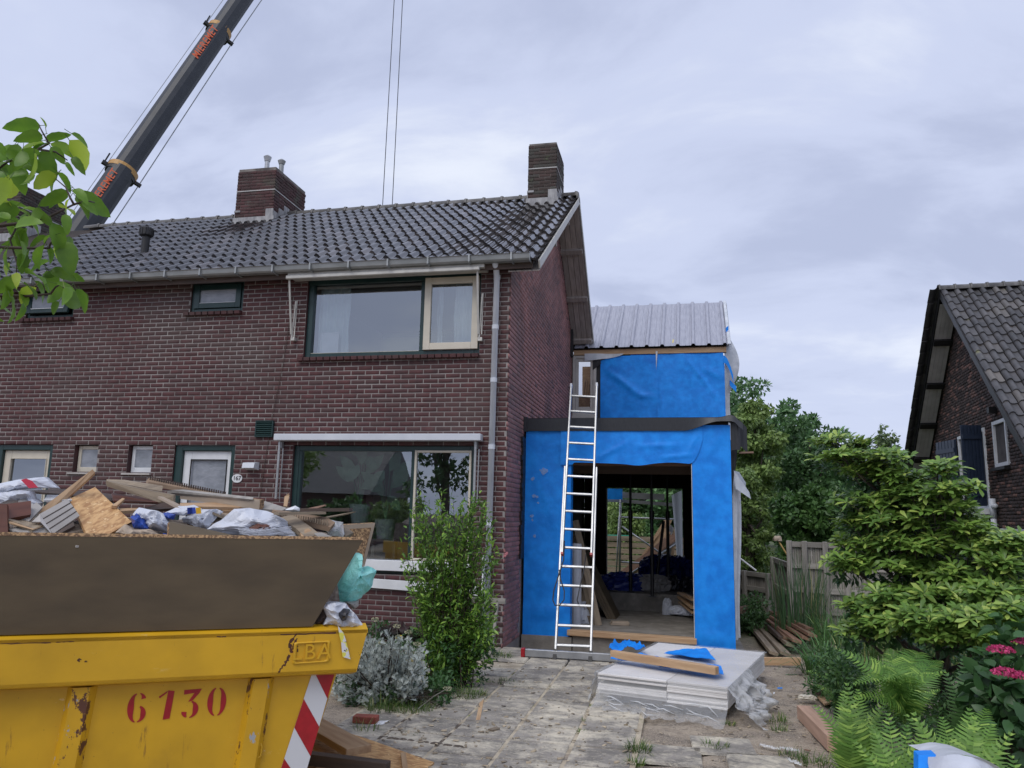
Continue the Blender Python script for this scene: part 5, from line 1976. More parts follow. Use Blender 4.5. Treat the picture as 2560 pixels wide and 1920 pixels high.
# ================================================================== SKIP
SA, SB = at_z(795 * KD, 1355 * KD, 1.05), at_z(0, 1378 * KD, 1.05)
su = unit(SB - SA)                    # towards the left, along the long side
sn = v3(-su[1], su[0], 0)
if sn @ (EYE - SA) < 0: sn = -sn      # outward, towards the camera
sz = v3(0, 0, 1)


def SK(u, n, z):
    """skip frame: u leftwards from the right rim corner, n outward, z world height"""
    q = SA + su * u + sn * n
    q[2] = z
    return q


def skp(px, py, n=0.0):
    return at_plane(px, py, SA + sn * n, sn)


def g1(x, y):      # coordinates read off the zoomed crop (0,1150) x2.155
    return x / 2.155, 1150 + y / 2.155


YEL = (0.68, 0.385, 0.014)
ymat = mat('yellow_paint', YEL, (0.53, 0.30, 0.012), rough=.42, scale=2.5, detail=8, bump=.15, bscale=8, spec=.5,
           spots=[((0.10, 0.035, 0.02), 26, .71, .02, .75), ((0.66, 0.43, 0.10), 3.4, .64, .10, .8, (1, 1, 3)), ((0.42, 0.24, 0.02), 1.3, .60, .15), ((0.30, 0.15, 0.02), 7, .64, .07, .7, (1.6, 1.6, .25)), ((0.66, 0.50, 0.28), 2.2, .655, .03, .85, (1, 1, 2.5)), ((0.07, 0.03, 0.02), 60, .70, .02)])
yrib = mat('yellow_paint_worn', YEL, (0.52, 0.29, 0.012), rough=.45, scale=2.5, detail=8, bump=.15, bscale=8,
           spots=[((0.11, 0.042, 0.025), 6.0, .55, .012, .75, (1, 1, .55)), ((0.36, 0.37, 0.38), 9.0, .62, .012, .6, (1, 1, .6))])
LEN = 4.6
u_band_bot = 0.09
zt, zb_ = 1.05, None
q = skp(770 * KD, 1445 * KD)
zb_r = q[2]
zb_l = skp(0, 1497 * KD)[2]
zb_ = (zb_r + zb_l) / 2
ub = (q - SA) @ su
skip = thing('skip', 'large yellow steel skip with red stencilled 6130 and heaped rubble', 'skip', SK(2, -.9, 0))
b = MB()
# rim band: outer face, bevel on top, returned underside
ru = -0.0
b.prism([SK(0, 0, zt - .012), SK(LEN, 0, zt - .012), SK(LEN, 0, zb_), SK(ub, 0, zb_)], -.05 * sn)
b.prism([SK(-.0, -.0, zt - .012), SK(LEN, 0, zt - .012), SK(LEN, -.10, zt + .012), SK(-.0, -.10, zt + .012)], v3(0, 0, -.02))
b.prism([SK(ub, .0, zb_), SK(LEN, 0, zb_), SK(LEN, -.09, zb_ - .025), SK(ub + .01, -.09, zb_ - .025)], v3(0, 0, .02))
b.build('rim', ymat, skip)
b = MB()
# far rim and end rims
b.prism([SK(0, -1.75, zt), SK(LEN, -1.75, zt), SK(LEN, -1.75, zb_), SK(ub, -1.75, zb_)], .06 * sn)
b.prism([SK(.0, -.05, zt - .012), SK(.0, -1.7, zt - .012), SK(ub, -1.7, zb_), SK(ub, -.05, zb_)], .05 * su)
b.build('rim', ymat, skip)
# body
nB = -.085
e0 = skp(*g1(1820, 1130), nB)
e1 = skp(*g1(1650, 1659), nB)
du = ((e1 - e0) @ su) / (e0[2] - e1[2])
ue0 = (e0 - SA) @ su


def uend(z):
    return ue0 + du * (e0[2] - z)


zf = .12
b = MB()
b.prism([SK(uend(zb_), nB, zb_), SK(LEN, nB, zb_), SK(LEN, nB, zf), SK(uend(zf), nB, zf)], -.01 * sn)
b.prism([SK(uend(zb_), nB - .01, zb_), SK(uend(zb_), -1.68, zb_), SK(uend(zf), -1.68, zf), SK(uend(zf), nB - .01, zf)], .01 * su)
b.prism([SK(uend(zb_), -1.69, zt), SK(LEN, -1.69, zt), SK(LEN, -1.69, zf), SK(uend(zf), -1.69, zf)], .01 * sn)
b.prism([SK(uend(zf), nB, zf), SK(LEN, nB, zf), SK(LEN, -1.68, zf), SK(uend(zf), -1.68, zf)], v3(0, 0, .01))
b.build('body', ymat, skip)
for uc in (1.4, 2.6, 3.8):
    b = MB()
    b.bar(SK(uc, -.4, .06), SK(uc, -1.4, .06), .1, .12)
    b.build('skid', ymat, skip)
# ribs: read their centre lines at two heights
for (xa, ya, xb, yb, wpx, m_) in ((1410, 1180, 1330, 1650, 95, yrib), (440, 1240, 360, 1640, 115, yrib), (-560, 1300, -660, 1650, 120, yrib)):
    pa, pb = skp(*g1(xa, ya), nB + .03), skp(*g1(xb, yb), nB + .03)
    wr = .085
    b = MB()
    ua, ub_ = (pa - SA) @ su, (pb - SA) @ su
    slope = (ub_ - ua) / (pa[2] - pb[2])
    ul = lambda z: ua + slope * (pa[2] - z)
    z1_, z0_ = zb_ - .02, .12
    for s0, s1, n0, n1 in ((-wr / 2, wr / 2, nB + .045, nB + .045),):
        P = [SK(ul(z1_) + s0, n0, z1_), SK(ul(z1_) + s1, n0, z1_), SK(ul(z0_) + s1, n0, z0_), SK(ul(z0_) + s0, n0, z0_)]
        Q = [SK(ul(z1_) + s0 - .03, nB, z1_), SK(ul(z1_) + s1 + .03, nB, z1_), SK(ul(z0_) + s1 + .03, nB, z0_), SK(ul(z0_) + s0 - .03, nB, z0_)]
        b.add(P + Q, [(3, 2, 1, 0), (0, 1, 5, 4), (1, 2, 6, 5), (2, 3, 7, 6), (3, 0, 4, 7)])
    b.build('rib', m_, skip)
# chevron reflector
ch = MB()
nC = nB + .006


def qc(x, y):
    return skp(*g1(x, y), nC)


chw = [qc(1685, 1138), qc(1808, 1130), qc(1655, 1659), qc(1515, 1659)]
ext_ = (chw[3] - chw[0]) * .35
L0, L1 = chw[0], chw[3] + ext_
R0, R1 = chw[1], chw[2] + (chw[2] - chw[1]) * .35
ch.prism([L0, R0, R1, L1], .002 * -sn)
cho = ch.build('chevron_plate', MT['refl'], skip)
ch = MB()


def lr(side, y):   # point on the left/right edge at zoomed row y
    A, B = (L0, L1) if side == 'l' else (R0, R1)
    ya, yb = (1138, 1659 + 182) if side == 'l' else (1130, 1659 + 185)
    return A + (B - A) * ((y - ya) / (yb - ya)) + .001 * sn


# stripes slope down to the right; triangle at top right then bands
ch.prism([lr('l', 1138) + (lr('r', 1130) - lr('l', 1138)) * .05, lr('r', 1130), lr('r', 1288)], .001 * sn)
for yl0, yl1, yr0, yr1 in ((1290, 1445, 1440, 1598), (1610, 1765, 1750, 1840)):
    ch.prism([lr('l', yl0), lr('r', yr0), lr('r', yr1), lr('l', yl1)], .001 * sn)
ch.build('red_stripe', MT['red'], cho)
# LBA badge: raised frame and raised letters
bd = MB()
c0, c1, c2, c3 = [skp(*g1(*q), .0) for q in ((1590, 985), (1775, 975), (1768, 1085), (1580, 1098))]
cen = (c0 + c1 + c2 + c3) / 4


def ring(k, off):
    P = []
    for i, c_ in enumerate((c0, c1, c2, c3)):
        cn = cen + (c_ - cen) * k
        prv = cen + ((c0, c1, c2, c3)[i - 1] - cen) * k
        nxt = cen + ((c0, c1, c2, c3)[(i + 1) % 4] - cen) * k
        for t_ in (.10, .04):
            P.append(cn + (prv - cn) * t_ * 1.0)
        for t_ in (.04, .10):
            P.append(cn + (nxt - cn) * t_)
        P[-2], P[-1] = P[-2], P[-1]
    return [p_ + sn * off for p_ in P]


r1, r2, r3, r4 = ring(1.06, .0), ring(1.02, .010), ring(.90, .010), ring(.86, .0)
n = len(r1)
V = r1 + r2 + r3 + r4
F = []
for k in range(3):
    for i in range(n):
        j = (i + 1) % n
        F.append((k * n + i, k * n + j, (k + 1) * n + j, (k + 1) * n + i))
bd.add(V, F)
bdo = bd.build('badge', ymat, skip, smooth=True)
put_text('lettering', 'LBA', .125, cen + sn * .004, -su, sz, ymat, bdo, extrude=.009, space=1.1)

# stencilled number: heavy strokes with stencil gaps


def arc_stroke(cx_, cy_, rx, ry, a0, a1_, w0, w1, n=18):
    """thick-thin arc: width w1 where the stroke runs vertical, w0 where it runs horizontal"""
    o, i_ = [], []
    for k in range(n + 1):
        a = math.radians(a0 + (a1_ - a0) * k / n)
        wd = w0 + (w1 - w0) * abs(math.cos(a)) ** 1.2
        c_ = np.array([math.cos(a), math.sin(a)])
        o.append((cx_ + rx * c_[0], cy_ + ry * c_[1]))
        i_.append((cx_ + (rx - wd) * c_[0], cy_ + (ry - wd * .55) * c_[1]))
    return o + i_[::-1]


G = {
    '6': [arc_stroke(.36, .50, .36, .50, 100, 262, .05, .24), arc_stroke(.36, .29, .34, .29, -82, 70, .05, .20), arc_stroke(.40, .72, .28, .28, 20, 84, .05, .20)],
    '1': [[(.30, 0), (.56, .03), (.66, .97), (.42, 1.0)], [(.12, .74), (.38, .92), (.40, .99), (.08, .80)]],
    '3': [[(.10, .82), (.70, .88), (.78, 1.0), (.10, .98)], [(.50, .86), (.72, .88), (.45, .60), (.28, .56)], arc_stroke(.34, .30, .36, .30, -84, 76, .05, .22), arc_stroke(.34, .20, .28, .19, 170, 250, .05, .20)],
    '0': [arc_stroke(.36, .50, .36, .50, 100, 260, .05, .22), arc_stroke(.38, .50, .36, .50, -80, 80, .05, .22)],
}
pos = {'6': (740, 1335), '1': (893, 1320), '3': (1025, 1312), '0': (1168, 1302)}
for chh, (gx_, gy_) in pos.items():
    c_ = skp(*g1(gx_, gy_), nB + .003)
    h_ = .155
    mb = MB()
    for poly in G[chh]:
        P = [c_ - su * ((x - .37) * h_ * .88) + sz * ((y - .5) * h_) for x, y in poly]
        n = len(P)
        if n > 8:
            m_ = n // 2
            F = [(i, i + 1, n - 2 - i, n - 1 - i) for i in range(m_ - 1)]
        else:
            F = [tuple(range(n))]
        mb.add(P, F)
    mb.build('stencil_digit', MT['red'], skip)
# hook ring
s_ = MB()
pts = [skp(*g1(x, y), nB + .02) for x, y in ((1388, 1527), (1405, 1527), (1410, 1545), (1405, 1590), (1395, 1603), (1385, 1603))]
s_.tube(pts, .007, 6)
s_.build('hook', ymat, skip, smooth=True)
# rust patches on the rim with their own shape
rs = MB()
rg = random.Random(4)
for x0, y0, x1_, y1_, wd in ((1600, 935, 1560, 985, 7), (1560, 985, 1570, 1040, 8), (1560, 1050, 1530, 1110, 9), (1510, 940, 1810, 932, 4), (1600, 960, 1575, 1020, 6), (0, 990, 275, 985, 3), (1600, 990, 1600, 1035, 6),
                             (420, 1085, 432, 1070, 7), (455, 1085, 470, 1085, 4), (1168, 952, 1218, 952, 3), (1530, 1100, 1500, 1145, 5), (300, 982, 400, 978, 2)):
    A, B = skp(*g1(x0, y0), .0008), skp(*g1(x1_, y1_), .0008)
    d_ = unit(B - A)
    t_ = np.cross(d_, sn)
    wpx = wd / 2.155 / 1920 * 4.2
    n = 9
    up_ = [A + (B - A) * (k / n) + t_ * wpx * rg.uniform(.2, 1.5) for k in range(n + 1)]
    dn = [A + (B - A) * (k / n) - t_ * wpx * rg.uniform(.2, 1.5) for k in range(n + 1)]
    rs.add(up_ + dn, [(k, k + 1, n + 2 + k, n + 1 + k) for k in range(n)])
rs.build('rust_patch', MT['rust'], skip, kind='stuff')

# ------------------------------------------------------------------ debris


def g2(x, y):
    return x / 4.148, 1150 + y / 4.148


def g3(x, y):
    return 450 + x / 4.148, 1200 + y / 4.148


def slab(name, pts, thick, m, label, cat, group=None, em=None, conv=g2, parent=None):
    """pts: (x, y, n) corners; n = distance behind the rim plane (positive inward). Thickness goes away from the viewer/down"""
    P = [skp(*conv(x, y), -n) for x, y, n in pts]
    nn = unit(np.cross(P[1] - P[0], P[-1] - P[0]))
    if nn @ (EYE - P[0]) < 0: nn = -nn
    s_ = MB()
    s_.prism(P, -nn * thick)
    if em is not None:
        s_.M = [0, 1] + [1] * (len(s_.F) - 2)
    R = frame(P[1] - P[0], nn)
    o = s_.build(name, [m, em] if em is not None else m, parent, R=R, origin=P[0])
    if label: setprops(o, label, cat, group)
    return o


# tall brown board standing on the rim
P = [skp(0, 1183 * KD, -.02), skp(785 * KD, 1164 * KD, -.02), skp(*g1(1955, 430), -.02), skp(*g1(1685, 895), -.06)]
board_lo_l = SK(LEN, -.06, zt + .01)
tl = SK(LEN, -.0, P[0][2] + .0)
zl = P[0][2] + (P[0][2] - P[1][2]) / np.linalg.norm((P[0] - P[1])[:2]) * (LEN - (P[0] - SA) @ su)
top_r = skp(*g1(1955, 432), -.02)
bot_r = skp(*g1(1683, 897), -.05)
bo = MB()
ur, ubr = (top_r - SA) @ su, (bot_r - SA) @ su
bo.prism([SK(ubr, -.045, zt + .008), SK(LEN, -.045, zt + .008), SK(LEN, -.015, top_r[2] + .02), SK(ur, -.015, top_r[2])], -.018 * sn)
bo.M = [0, 0, 0, 0, 1, 0]
fcs = bo.F
bo.M = [0, 0, 1, 1, 1, 1]
o = bo.build('tall_chipboard', [MT['chip'], MT['chip_edge']], None)
setprops(o, 'long dark brown chipboard standing on the rim of the yellow skip', 'board')
s_ = MB()
s_.prism([SK(ur, -.013, top_r[2] + .001), SK(LEN, -.013, top_r[2] + .021), SK(LEN, -.024, top_r[2] + .038), SK(ur, -.024, top_r[2] + .018)], -.010 * sn)
s_.build('broken_edge', MT['chip_edge'], o)
# second board at the right end, behind
slab('tall_chipboard', [(2025, 445, .75), (1690, 465, .62), (1690, 640, .62), (1900, 900, .62), (1915, 890, .75)][::-1], .018, MT['ply'], 'pale chipboard at the right end of the skip behind the dark board', 'board', em=MT['chip_edge'], conv=g3)
# heap fill
hp = MB()
rg2 = np.random.default_rng(5)


def heap(a, b):
    u = .12 + (LEN - .2) * a
    n_ = -.10 - 1.5 * b
    h = 1.45 + .20 * math.sin(math.pi * min(1, b * 1.1)) - .10 * (1 - min(1, a * 8)) + .05 * mn.noise(Vector((u * 6, n_ * 6, 0)))
    if b in (0.0, 1.0) or a in (0.0, 1.0): h = 1.0
    return SK(u, n_, h)


hp.grid(heap, 60, 24, flip=True)
hp.build('rubble_heap', mat('mixed_rubble', (.12, .09, .07), (.30, .25, .21), rough=.9, scale=14, ramp=(.4, .6), bump=1, bscale=30, bdist=.02), None, label='dark mixed rubble filling the skip between the boards', cat='rubble', kind='stuff')

slab('strand_board', [(725, 400, .42), (985, 280, .62), (1365, 640, .30), (945, 865, .08)], .018, MT['osb'], 'square of golden strand board tilted on top of the skip', 'board')
slab('split_timber', [(300, 730, .30), (430, 500, .36), (960, 95, .50), (985, 130, .50), (700, 390, .42), (480, 590, .34)], .03, MT['timber'], 'splintered timber pointing up out of the skip', 'plank')
slab('ceiling_panel', [(400, 565, .16), (700, 400, .30), (825, 575, .22), (550, 765, .08)], .012, MT['card'], 'grey grooved panel offcut left of the strand board', 'panel')
slab('ceiling_panel', [(195, 380, .36), (340, 405, .36), (440, 490, .30), (300, 635, .16), (170, 600, .2)], .012, MT['card'], 'plain grey panel offcut behind the small brown box', 'panel', em=None)
slab('panel_side', [(330, 640, .12), (415, 560, .155), (545, 770, .08), (520, 750, .08), (420, 640, .1)], .01, MT['card'], 'narrow grey panel strip below the grooved offcut', 'panel')
slab('mahogany_post', [(-60, 450, .10), (70, 455, .10), (88, 895, .04), (-60, 905, .04)], .05, MT['mahog'], 'upright mahogany board at the left end of the skip', 'board')
slab('mahogany_block', [(65, 455, .18), (322, 422, .24), (322, 565, .18), (80, 607, .12)], .05, MT['mahog'], 'short mahogany block beside the upright mahogany board', 'block')
slab('wood_block', [(80, 610, .10), (150, 600, .2), (450, 680, .12), (345, 712, .06)], .02, MT['timber_old'], 'brown wooden lath lying on the grey sack', 'lath')
s_ = slab('wood_block', [(90, 640, .08), (345, 712, .06), (448, 690, .1), (340, 724, .055), (95, 660, .08)], .02, MT['timber'], 'thin pale lath edge under the brown lath', 'lath')
slab('dark_lath', [(555, 775, .06), (760, 640, .12), (775, 680, .1), (570, 790, .05)], .02, MT['timber_dark'], 'dark brown lath under the grooved panel', 'lath')
slab('roofing_sheet', [(250, 318, .7), (640, 300, 1.0), (1600, 395, 1.1), (1560, 430, .9), (1180, 425, .6), (700, 360, .5)], .012, MT['timber_dark'], 'dark brown roofing sheet lying behind the strand board', 'sheet')
slab('roofing_sheet', [(1160, 340, .8), (1540, 400, .9), (1760, 440, .7), (1540, 435, .55), (1180, 420, .5)], .012, MT['mahog'], 'reddish brown sheet under the two crossing beams', 'sheet')
# two crossing beams
for pts, lab in (([(1097, 215, .55), (1360, 280, .50), (1800, 365, .42), (1795, 445, .42), (1650, 440, .43), (1110, 275, .55)], 'weathered square beam lying on the skip, pointing right'),
                 ([(1105, 200, .75), (1290, 205, .8), (1690, 268, .7), (1680, 320, .66), (1640, 318, .66), (1110, 216, .70)], 'paler beam lying just behind the weathered square beam')):
    slab('timber_beam', pts, .03, MT['timber_old'] if 'weathered' in lab else MT['timber_grey'], lab, 'beam', 'beams on the skip')
slab('corrugated_board', [(1545, 185, .95), (1600, 190, 1.0), (2370, 360, .6), (2350, 372, .58), (2070, 325, .7), (1545, 225, .9)], .03, MT['corr'], 'long ribbed brown edge board behind the beams', 'board')
for k in range(34):
    t_ = k / 34
    A = skp(*g2(1560 + 800 * t_, 198 + 150 * t_), -(.93 - .33 * t_))
    rb_ = MB()
    rb_.box(A + sn * .004, (.009, .01, .040 - .022 * t_), np.stack([su, sn, sz], 1))
    par = [o_ for o_ in bpy.data.objects if o_.name.startswith('corrugated_board')][0]
    rb_.build('rib', MT['timber_dark'], par)
slab('chipboard_beam', [(1785, 310, .60), (1900, 305, .66), (2390 + 240, 385, .40), (2620, 410, .38), (1795, 340, .60)], .05, MT['timber_grey'], 'upper face of the long grey chipboard beam', 'beam')
slab('chipboard_beam', [(0, 110, .60), (830, 205, .38), (822, 305, .38), (640, 285, .42), (0, 195, .60)], .07, MT['ply'], 'long pale chipboard beam lying across the middle of the skip', 'beam', em=MT['chip_edge'], conv=g3)
slab('plank', [(0, 238, .45), (350, 232, .5), (700, 270, .45), (600, 285, .4), (0, 268, .4)], .02, MT['timber'], 'flat light plank under the long chipboard beam', 'plank', conv=g3)
slab('plank', [(1240, 500, .45), (1480, 495, .5), (1400, 520, .45), (1250, 530, .4)], .02, MT['timber'], 'short orange plank right of the strand board', 'plank')
slab('split_timber', [(1160, 470, .4), (1270, 392, .5), (1295, 400, .5), (1210, 478, .4)], .02, MT['timber'], 'small split stick behind the strand board', 'stick')
slab('plank', [(1690, 440, .6), (2090, 445, .7), (2090, 480, .6), (1500, 520, .5), (1480, 500, .5)], .02, MT['timber_dark'], 'dark board wedge under the beams', 'plank')
slab('chipboard_offcut', [(1755, 640, .12), (1790, 636, .14), (2640, 830, .05), (2620, 850, .04), (1750, 850, .02)], .016, MT['chip'], 'mouldy chipboard wedge sticking up behind the long dark board', 'board', em=MT['chip_edge'])
slab('cardboard_core', [(340, 408, .35), (480, 292, .45), (550, 325, .42), (380, 438, .32)], .02, MT['ply'], 'light brown board scrap on the white plastic', 'board', conv=g3)
slab('corrugated_board', [(960, 305, .35), (1090, 320, .4), (1520, 385, .3), (1610, 440, .22), (1560, 490, .2), (1250, 415, .28), (980, 320, .33)], .03, MT['corr'], 'torn corrugated board at the right of the skip', 'board', conv=g3)
par = [o_ for o_ in bpy.data.objects if o_.name.startswith('corrugated_board')][-1]
for k in range(22):
    t_ = k / 22
    A = skp(*g3(1010 + 540 * t_, 345 + 105 * t_), -(.33 - .12 * t_))
    rb_ = MB()
    rb_.box(A + sn * .006, (.007, .008, .022 + .012 * t_), np.stack([su, sn, sz], 1))
    rb_.build('rib', MT['timber_old'], par)
slab('wood_block', [(1025, 390, .25), (1170, 355, .3), (1350, 480, .22), (1450, 560, .12), (1310, 600, .05), (1200, 500, .14)], .03, MT['timber_old'], 'rough brown board bent under the torn corrugated board', 'board', conv=g3)
slab('wood_block', [(1240, 530, .12), (1330, 500, .16), (1460, 590, .1), (1260, 595, .05)], .03, MT['timber'], 'orange wooden block at the foot of the rough brown board', 'block', conv=g3)
slab('wood_block', [(1385, 550, .12), (1470, 545, .14), (1580, 585, .1), (1440, 595, .05)], .02, MT['timber_grey'], 'grey lath beside the orange wooden block', 'lath', conv=g3)
slab('wood_block', [(1705, 490, .4), (1750, 505, .4), (1800, 545, .36), (1715, 585, .3)], .03, MT['timber_old'], 'brown block end in front of the pale chipboard', 'block', conv=g3)
slab('split_timber', [(1245, 310, .5), (1500, 255, .62), (1520, 262, .62), (1340, 320, .5), (1260, 325, .5)], .015, MT['timber_red'], 'splintered lath pointing right over the torn corrugated board', 'lath', conv=g3)
slab('split_timber', [(1510, 380, .45), (1825, 325, .6), (1740, 350, .56), (1530, 390, .45)], .01, MT['timber_old'], 'thin grey splinter pointing right at the window', 'splinter', conv=g3)
slab('split_timber', [(1075, 270, .55), (1085, 170, .6), (1125, 138, .6), (1135, 160, .6), (1110, 275, .55)], .015, MT['timber'], 'short upright broken stick beside the awning arm', 'stick', conv=g3)
slab('plank', [(830, 240, .5), (880, 218, .55), (1110, 290, .45), (1060, 315, .4), (850, 300, .42)], .03, MT['timber_grey'], 'grey board just right of the long chipboard beam', 'plank', conv=g3)
slab('plank', [(430, 290, .45), (600, 300, .45), (940, 330, .4), (900, 345, .38), (440, 315, .4)], .02, MT['timber'], 'flat board tucked under the white plastic', 'plank', conv=g3)

# bags


def crumple(name, outline, n_c, m, label, cat, amp=.05, seed=0, conv=g2, bulge=.12, group=None, nring=9):
    """sheet-like crumpled bag: outline in crop coords, domed towards the viewer, closed at the back"""
    P = [skp(*conv(*q[:2]), -(q[2] if len(q) > 2 else n_c)) for q in outline]
    # resample the outline
    dense = []
    for i, p_ in enumerate(P):
        q_ = P[(i + 1) % len(P)]
        k = 5
        for j in range(k): dense.append(p_ + (q_ - p_) * j / k)
    c_ = sum(dense) / len(dense)
    V, F = [c_ + sn * bulge], []
    N = len(dense)
    for r_i in range(1, nring + 1):
        t_ = r_i / nring
        for i, p_ in enumerate(dense):
            q_ = c_ + (p_ - c_) * t_
            v_ = Vector(((q_ * 9) + seed * 3.1).tolist())
            d_ = bulge * (1 - t_ ** 2) + amp * (1 - 2.4 * abs(mn.noise(v_))) + amp * .5 * (1 - 2.4 * abs(mn.noise(v_ * 2.3)))
            V.append(q_ + sn * d_ + sz * amp * .3 * mn.noise(v_ * 1.7))
    for i in range(N):
        F.append((0, 1 + i, 1 + (i + 1) % N))
    for r_i in range(nring - 1):
        for i in range(N):
            a_, b_ = 1 + r_i * N + i, 1 + r_i * N + (i + 1) % N
            F.append((a_, a_ + N, b_ + N, b_))
    base = len(V)
    for i, p_ in enumerate(dense): V.append(p_ - sn * (bulge * .8 + .03))
    V.append(c_ - sn * (bulge + .04))
    o_ = 1 + (nring - 1) * N
    for i in range(N):
        j = (i + 1) % N
        F.append((o_ + i, base + i, base + j, o_ + j))
        F.append((base + i, len(V) - 1, base + j))
    return mk(name, V, F, m, None, smooth=False, **(dict(label=label, cat=cat, group=group)))


crumple('plastic_bag', [(0, 245), (220, 200), (470, 175), (600, 292), (390, 290), (150, 310), (0, 365), (-80, 330)], .45, MT['plastic'], 'white bag with a red patch at the left end of the skip', 'bag', amp=.02, bulge=.06)
rp_ = MB()
P = [skp(*g2(x, y), -.33) for x, y in ((215, 205), (270, 192), (330, 215), (395, 285), (300, 292))]
rp_.prism(P, -.004 * sn)
setprops(rp_.build('red_patch', mat('pink_print', (.62, .05, .09)), [o_ for o_ in bpy.data.objects if o_.name == 'plastic_bag'][0]))
crumple('plastic_bag', [(-60, 360), (150, 315), (330, 325), (360, 400), (430, 440), (400, 500), (200, 440), (-60, 460)], .40, MT['plastic'], 'crumpled clear white plastic left of the grey panels', 'bag', amp=.05, bulge=.05, seed=2)
slab('white_tile', [(455, 415, .4), (490, 360, .5), (620, 362, .5), (745, 395, .45), (745, 412, .4)], .01, MT['white'], 'small white tile in front of the dark roofing sheet', 'tile')
crumple('cement_sack', [(90, 720), (210, 690), (470, 690), (525, 760), (530, 880), (90, 895)], .12, MT['card'], 'grey paper sack at the left end behind the dark board', 'sack', amp=.02, bulge=.05, seed=3)
crumple('plastic_bag', [(1380, 560), (1440, 500), (1560, 520), (1700, 560), (1760, 650), (1740, 750), (1600, 740), (1480, 640)], .25, MT['plastic'], 'white plastic bag turned over blue right of the strand board', 'bag', amp=.05, bulge=.05, seed=4)
crumple('plastic_bag', [(1350, 600), (1420, 545), (1520, 600), (1560, 720), (1390, 710)], .24, MT['plastic_b'], 'dark blue side of a plastic bag touching the strand board', 'bag', amp=.03, bulge=.07, seed=5)
crumple('plastic_bag', [(1640, 560), (1740, 540), (1820, 570), (1800, 620), (1700, 600)], .28, MT['plastic_b'], 'small blue crumpled bag between the white bags', 'bag', amp=.03, bulge=.05, seed=6)
crumple('plastic_bag', [(1700, 550), (1850, 480), (2010, 470), (2120, 520), (2130, 560), (1900, 575)], .33, MT['plastic'], 'white bag with coloured print below the chipboard beam', 'bag', amp=.02, bulge=.03, seed=7)
for x0, x1_, c_ in ((1940, 1990, (.02, .05, .32)), (1945, 2025, (.03, .07, .4)), (2030, 2080, (.7, .4, .02))):
    pm = MB()
    P = [skp(*g2(x, y), -.24) for x, y in ((x0, 495), (x1_, 490), (x1_ + 8, 555), (x0 + 4, 560))]
    pm.prism(P, -.003 * sn)
    pm.build('print_patch', mat('bag_print', c_), [o_ for o_ in bpy.data.objects if o_.name.startswith('plastic_bag')][-1])
crumple('plastic_bag', [(20, 400), (200, 310), (380, 300), (450, 330), (330, 440), (280, 520), (150, 470), (30, 440)], .32, MT['plastic'], 'white plastic folds under the long chipboard beam', 'bag', amp=.035, bulge=.04, seed=8, conv=g3)
crumple('plastic_bag', [(280, 510), (420, 420), (560, 300), (720, 290), (900, 320), (1080, 400), (1220, 520), (1240, 595), (800, 610), (620, 600)], .20, MT['plastic'], 'large torn white plastic bag in the middle of the skip', 'bag', amp=.03, bulge=.08, seed=9, conv=g3)
crumple('torn_hole', [(690, 500), (800, 450), (900, 455), (970, 490), (900, 545), (760, 545)], .10, MT['mahog'], 'reddish rubble showing through the torn white bag', 'rubble', amp=.02, bulge=.01, seed=12, conv=g3, nring=4)
st_ = MB()
rg = random.Random(8)
for k in range(46):
    x0_, y0_ = 640 + rg.uniform(-40, 80), 500 + rg.uniform(-10, 60)
    x1_, y1_ = 930 + rg.uniform(-80, 230), 480 + rg.uniform(0, 110)
    st_.tube([skp(*g3(x0_, y0_), -.075), skp(*g3((x0_ + x1_) / 2, (y0_ + y1_) / 2 + 22), -.06), skp(*g3(x1_, y1_), -.075)], .0013, 3)
st_.build('plastic_shreds', MT['plastic'], [o_ for o_ in bpy.data.objects if o_.name.startswith('plastic_bag')][-1], kind='stuff')
crumple('plastic_bag', [(1065, 315), (1200, 265), (1240, 290), (1250, 330), (1100, 325)], .45, MT['white'], 'small white plastic piece on the torn corrugated board', 'bag', amp=.01, bulge=.03, seed=10, conv=g3)
crumple('plastic_bag', [(1480, 470), (1570, 410), (1690, 440), (1705, 560), (1690, 590), (1560, 580)], .30, MT['film2'], 'translucent plastic sheet in front of the pale chipboard', 'bag', amp=.02, bulge=.04, seed=11, conv=g3)
crumple('paper_wad', [(1130, 850), (1190, 800), (1350, 790), (1460, 830), (1560, 830), (1560, 860), (1150, 870)], .10, MT['plastic'], 'crumpled white paper just behind the dark board edge', 'paper', amp=.025, bulge=.03, seed=13)
crumple('cardboard_scrap', [(1200, 760), (1300, 670), (1390, 720), (1560, 715), (1740, 830), (1720, 850), (1500, 800), (1380, 780)], .16, MT['ply'], 'torn grey brown cardboard under the white bag', 'cardboard', amp=.03, bulge=.03, seed=14)
crumple('plastic_bag', [(1690, 760), (1745, 770), (1745, 830), (1710, 830)], .12, MT['plastic_b'], 'tiny purple blue bag beside the mouldy chipboard', 'bag', amp=.01, bulge=.02, seed=15)
for k_ in (.25, .5, .75):
    A, B = [p0 * (1 - k_) + p1 * k_ for p0, p1 in ((skp(*g2(400, 565), -.158), skp(*g2(550, 765), -.078)), (skp(*g2(700, 400), -.298), skp(*g2(825, 575), -.218)))]
    s_ = MB()
    s_.bar(A, B, .005, .003, up=sn)
    s_.build('groove', MT['timber_dark'], [o_ for o_ in bpy.data.objects if o_.name == 'ceiling_panel'][0])
rg9 = random.Random(12)
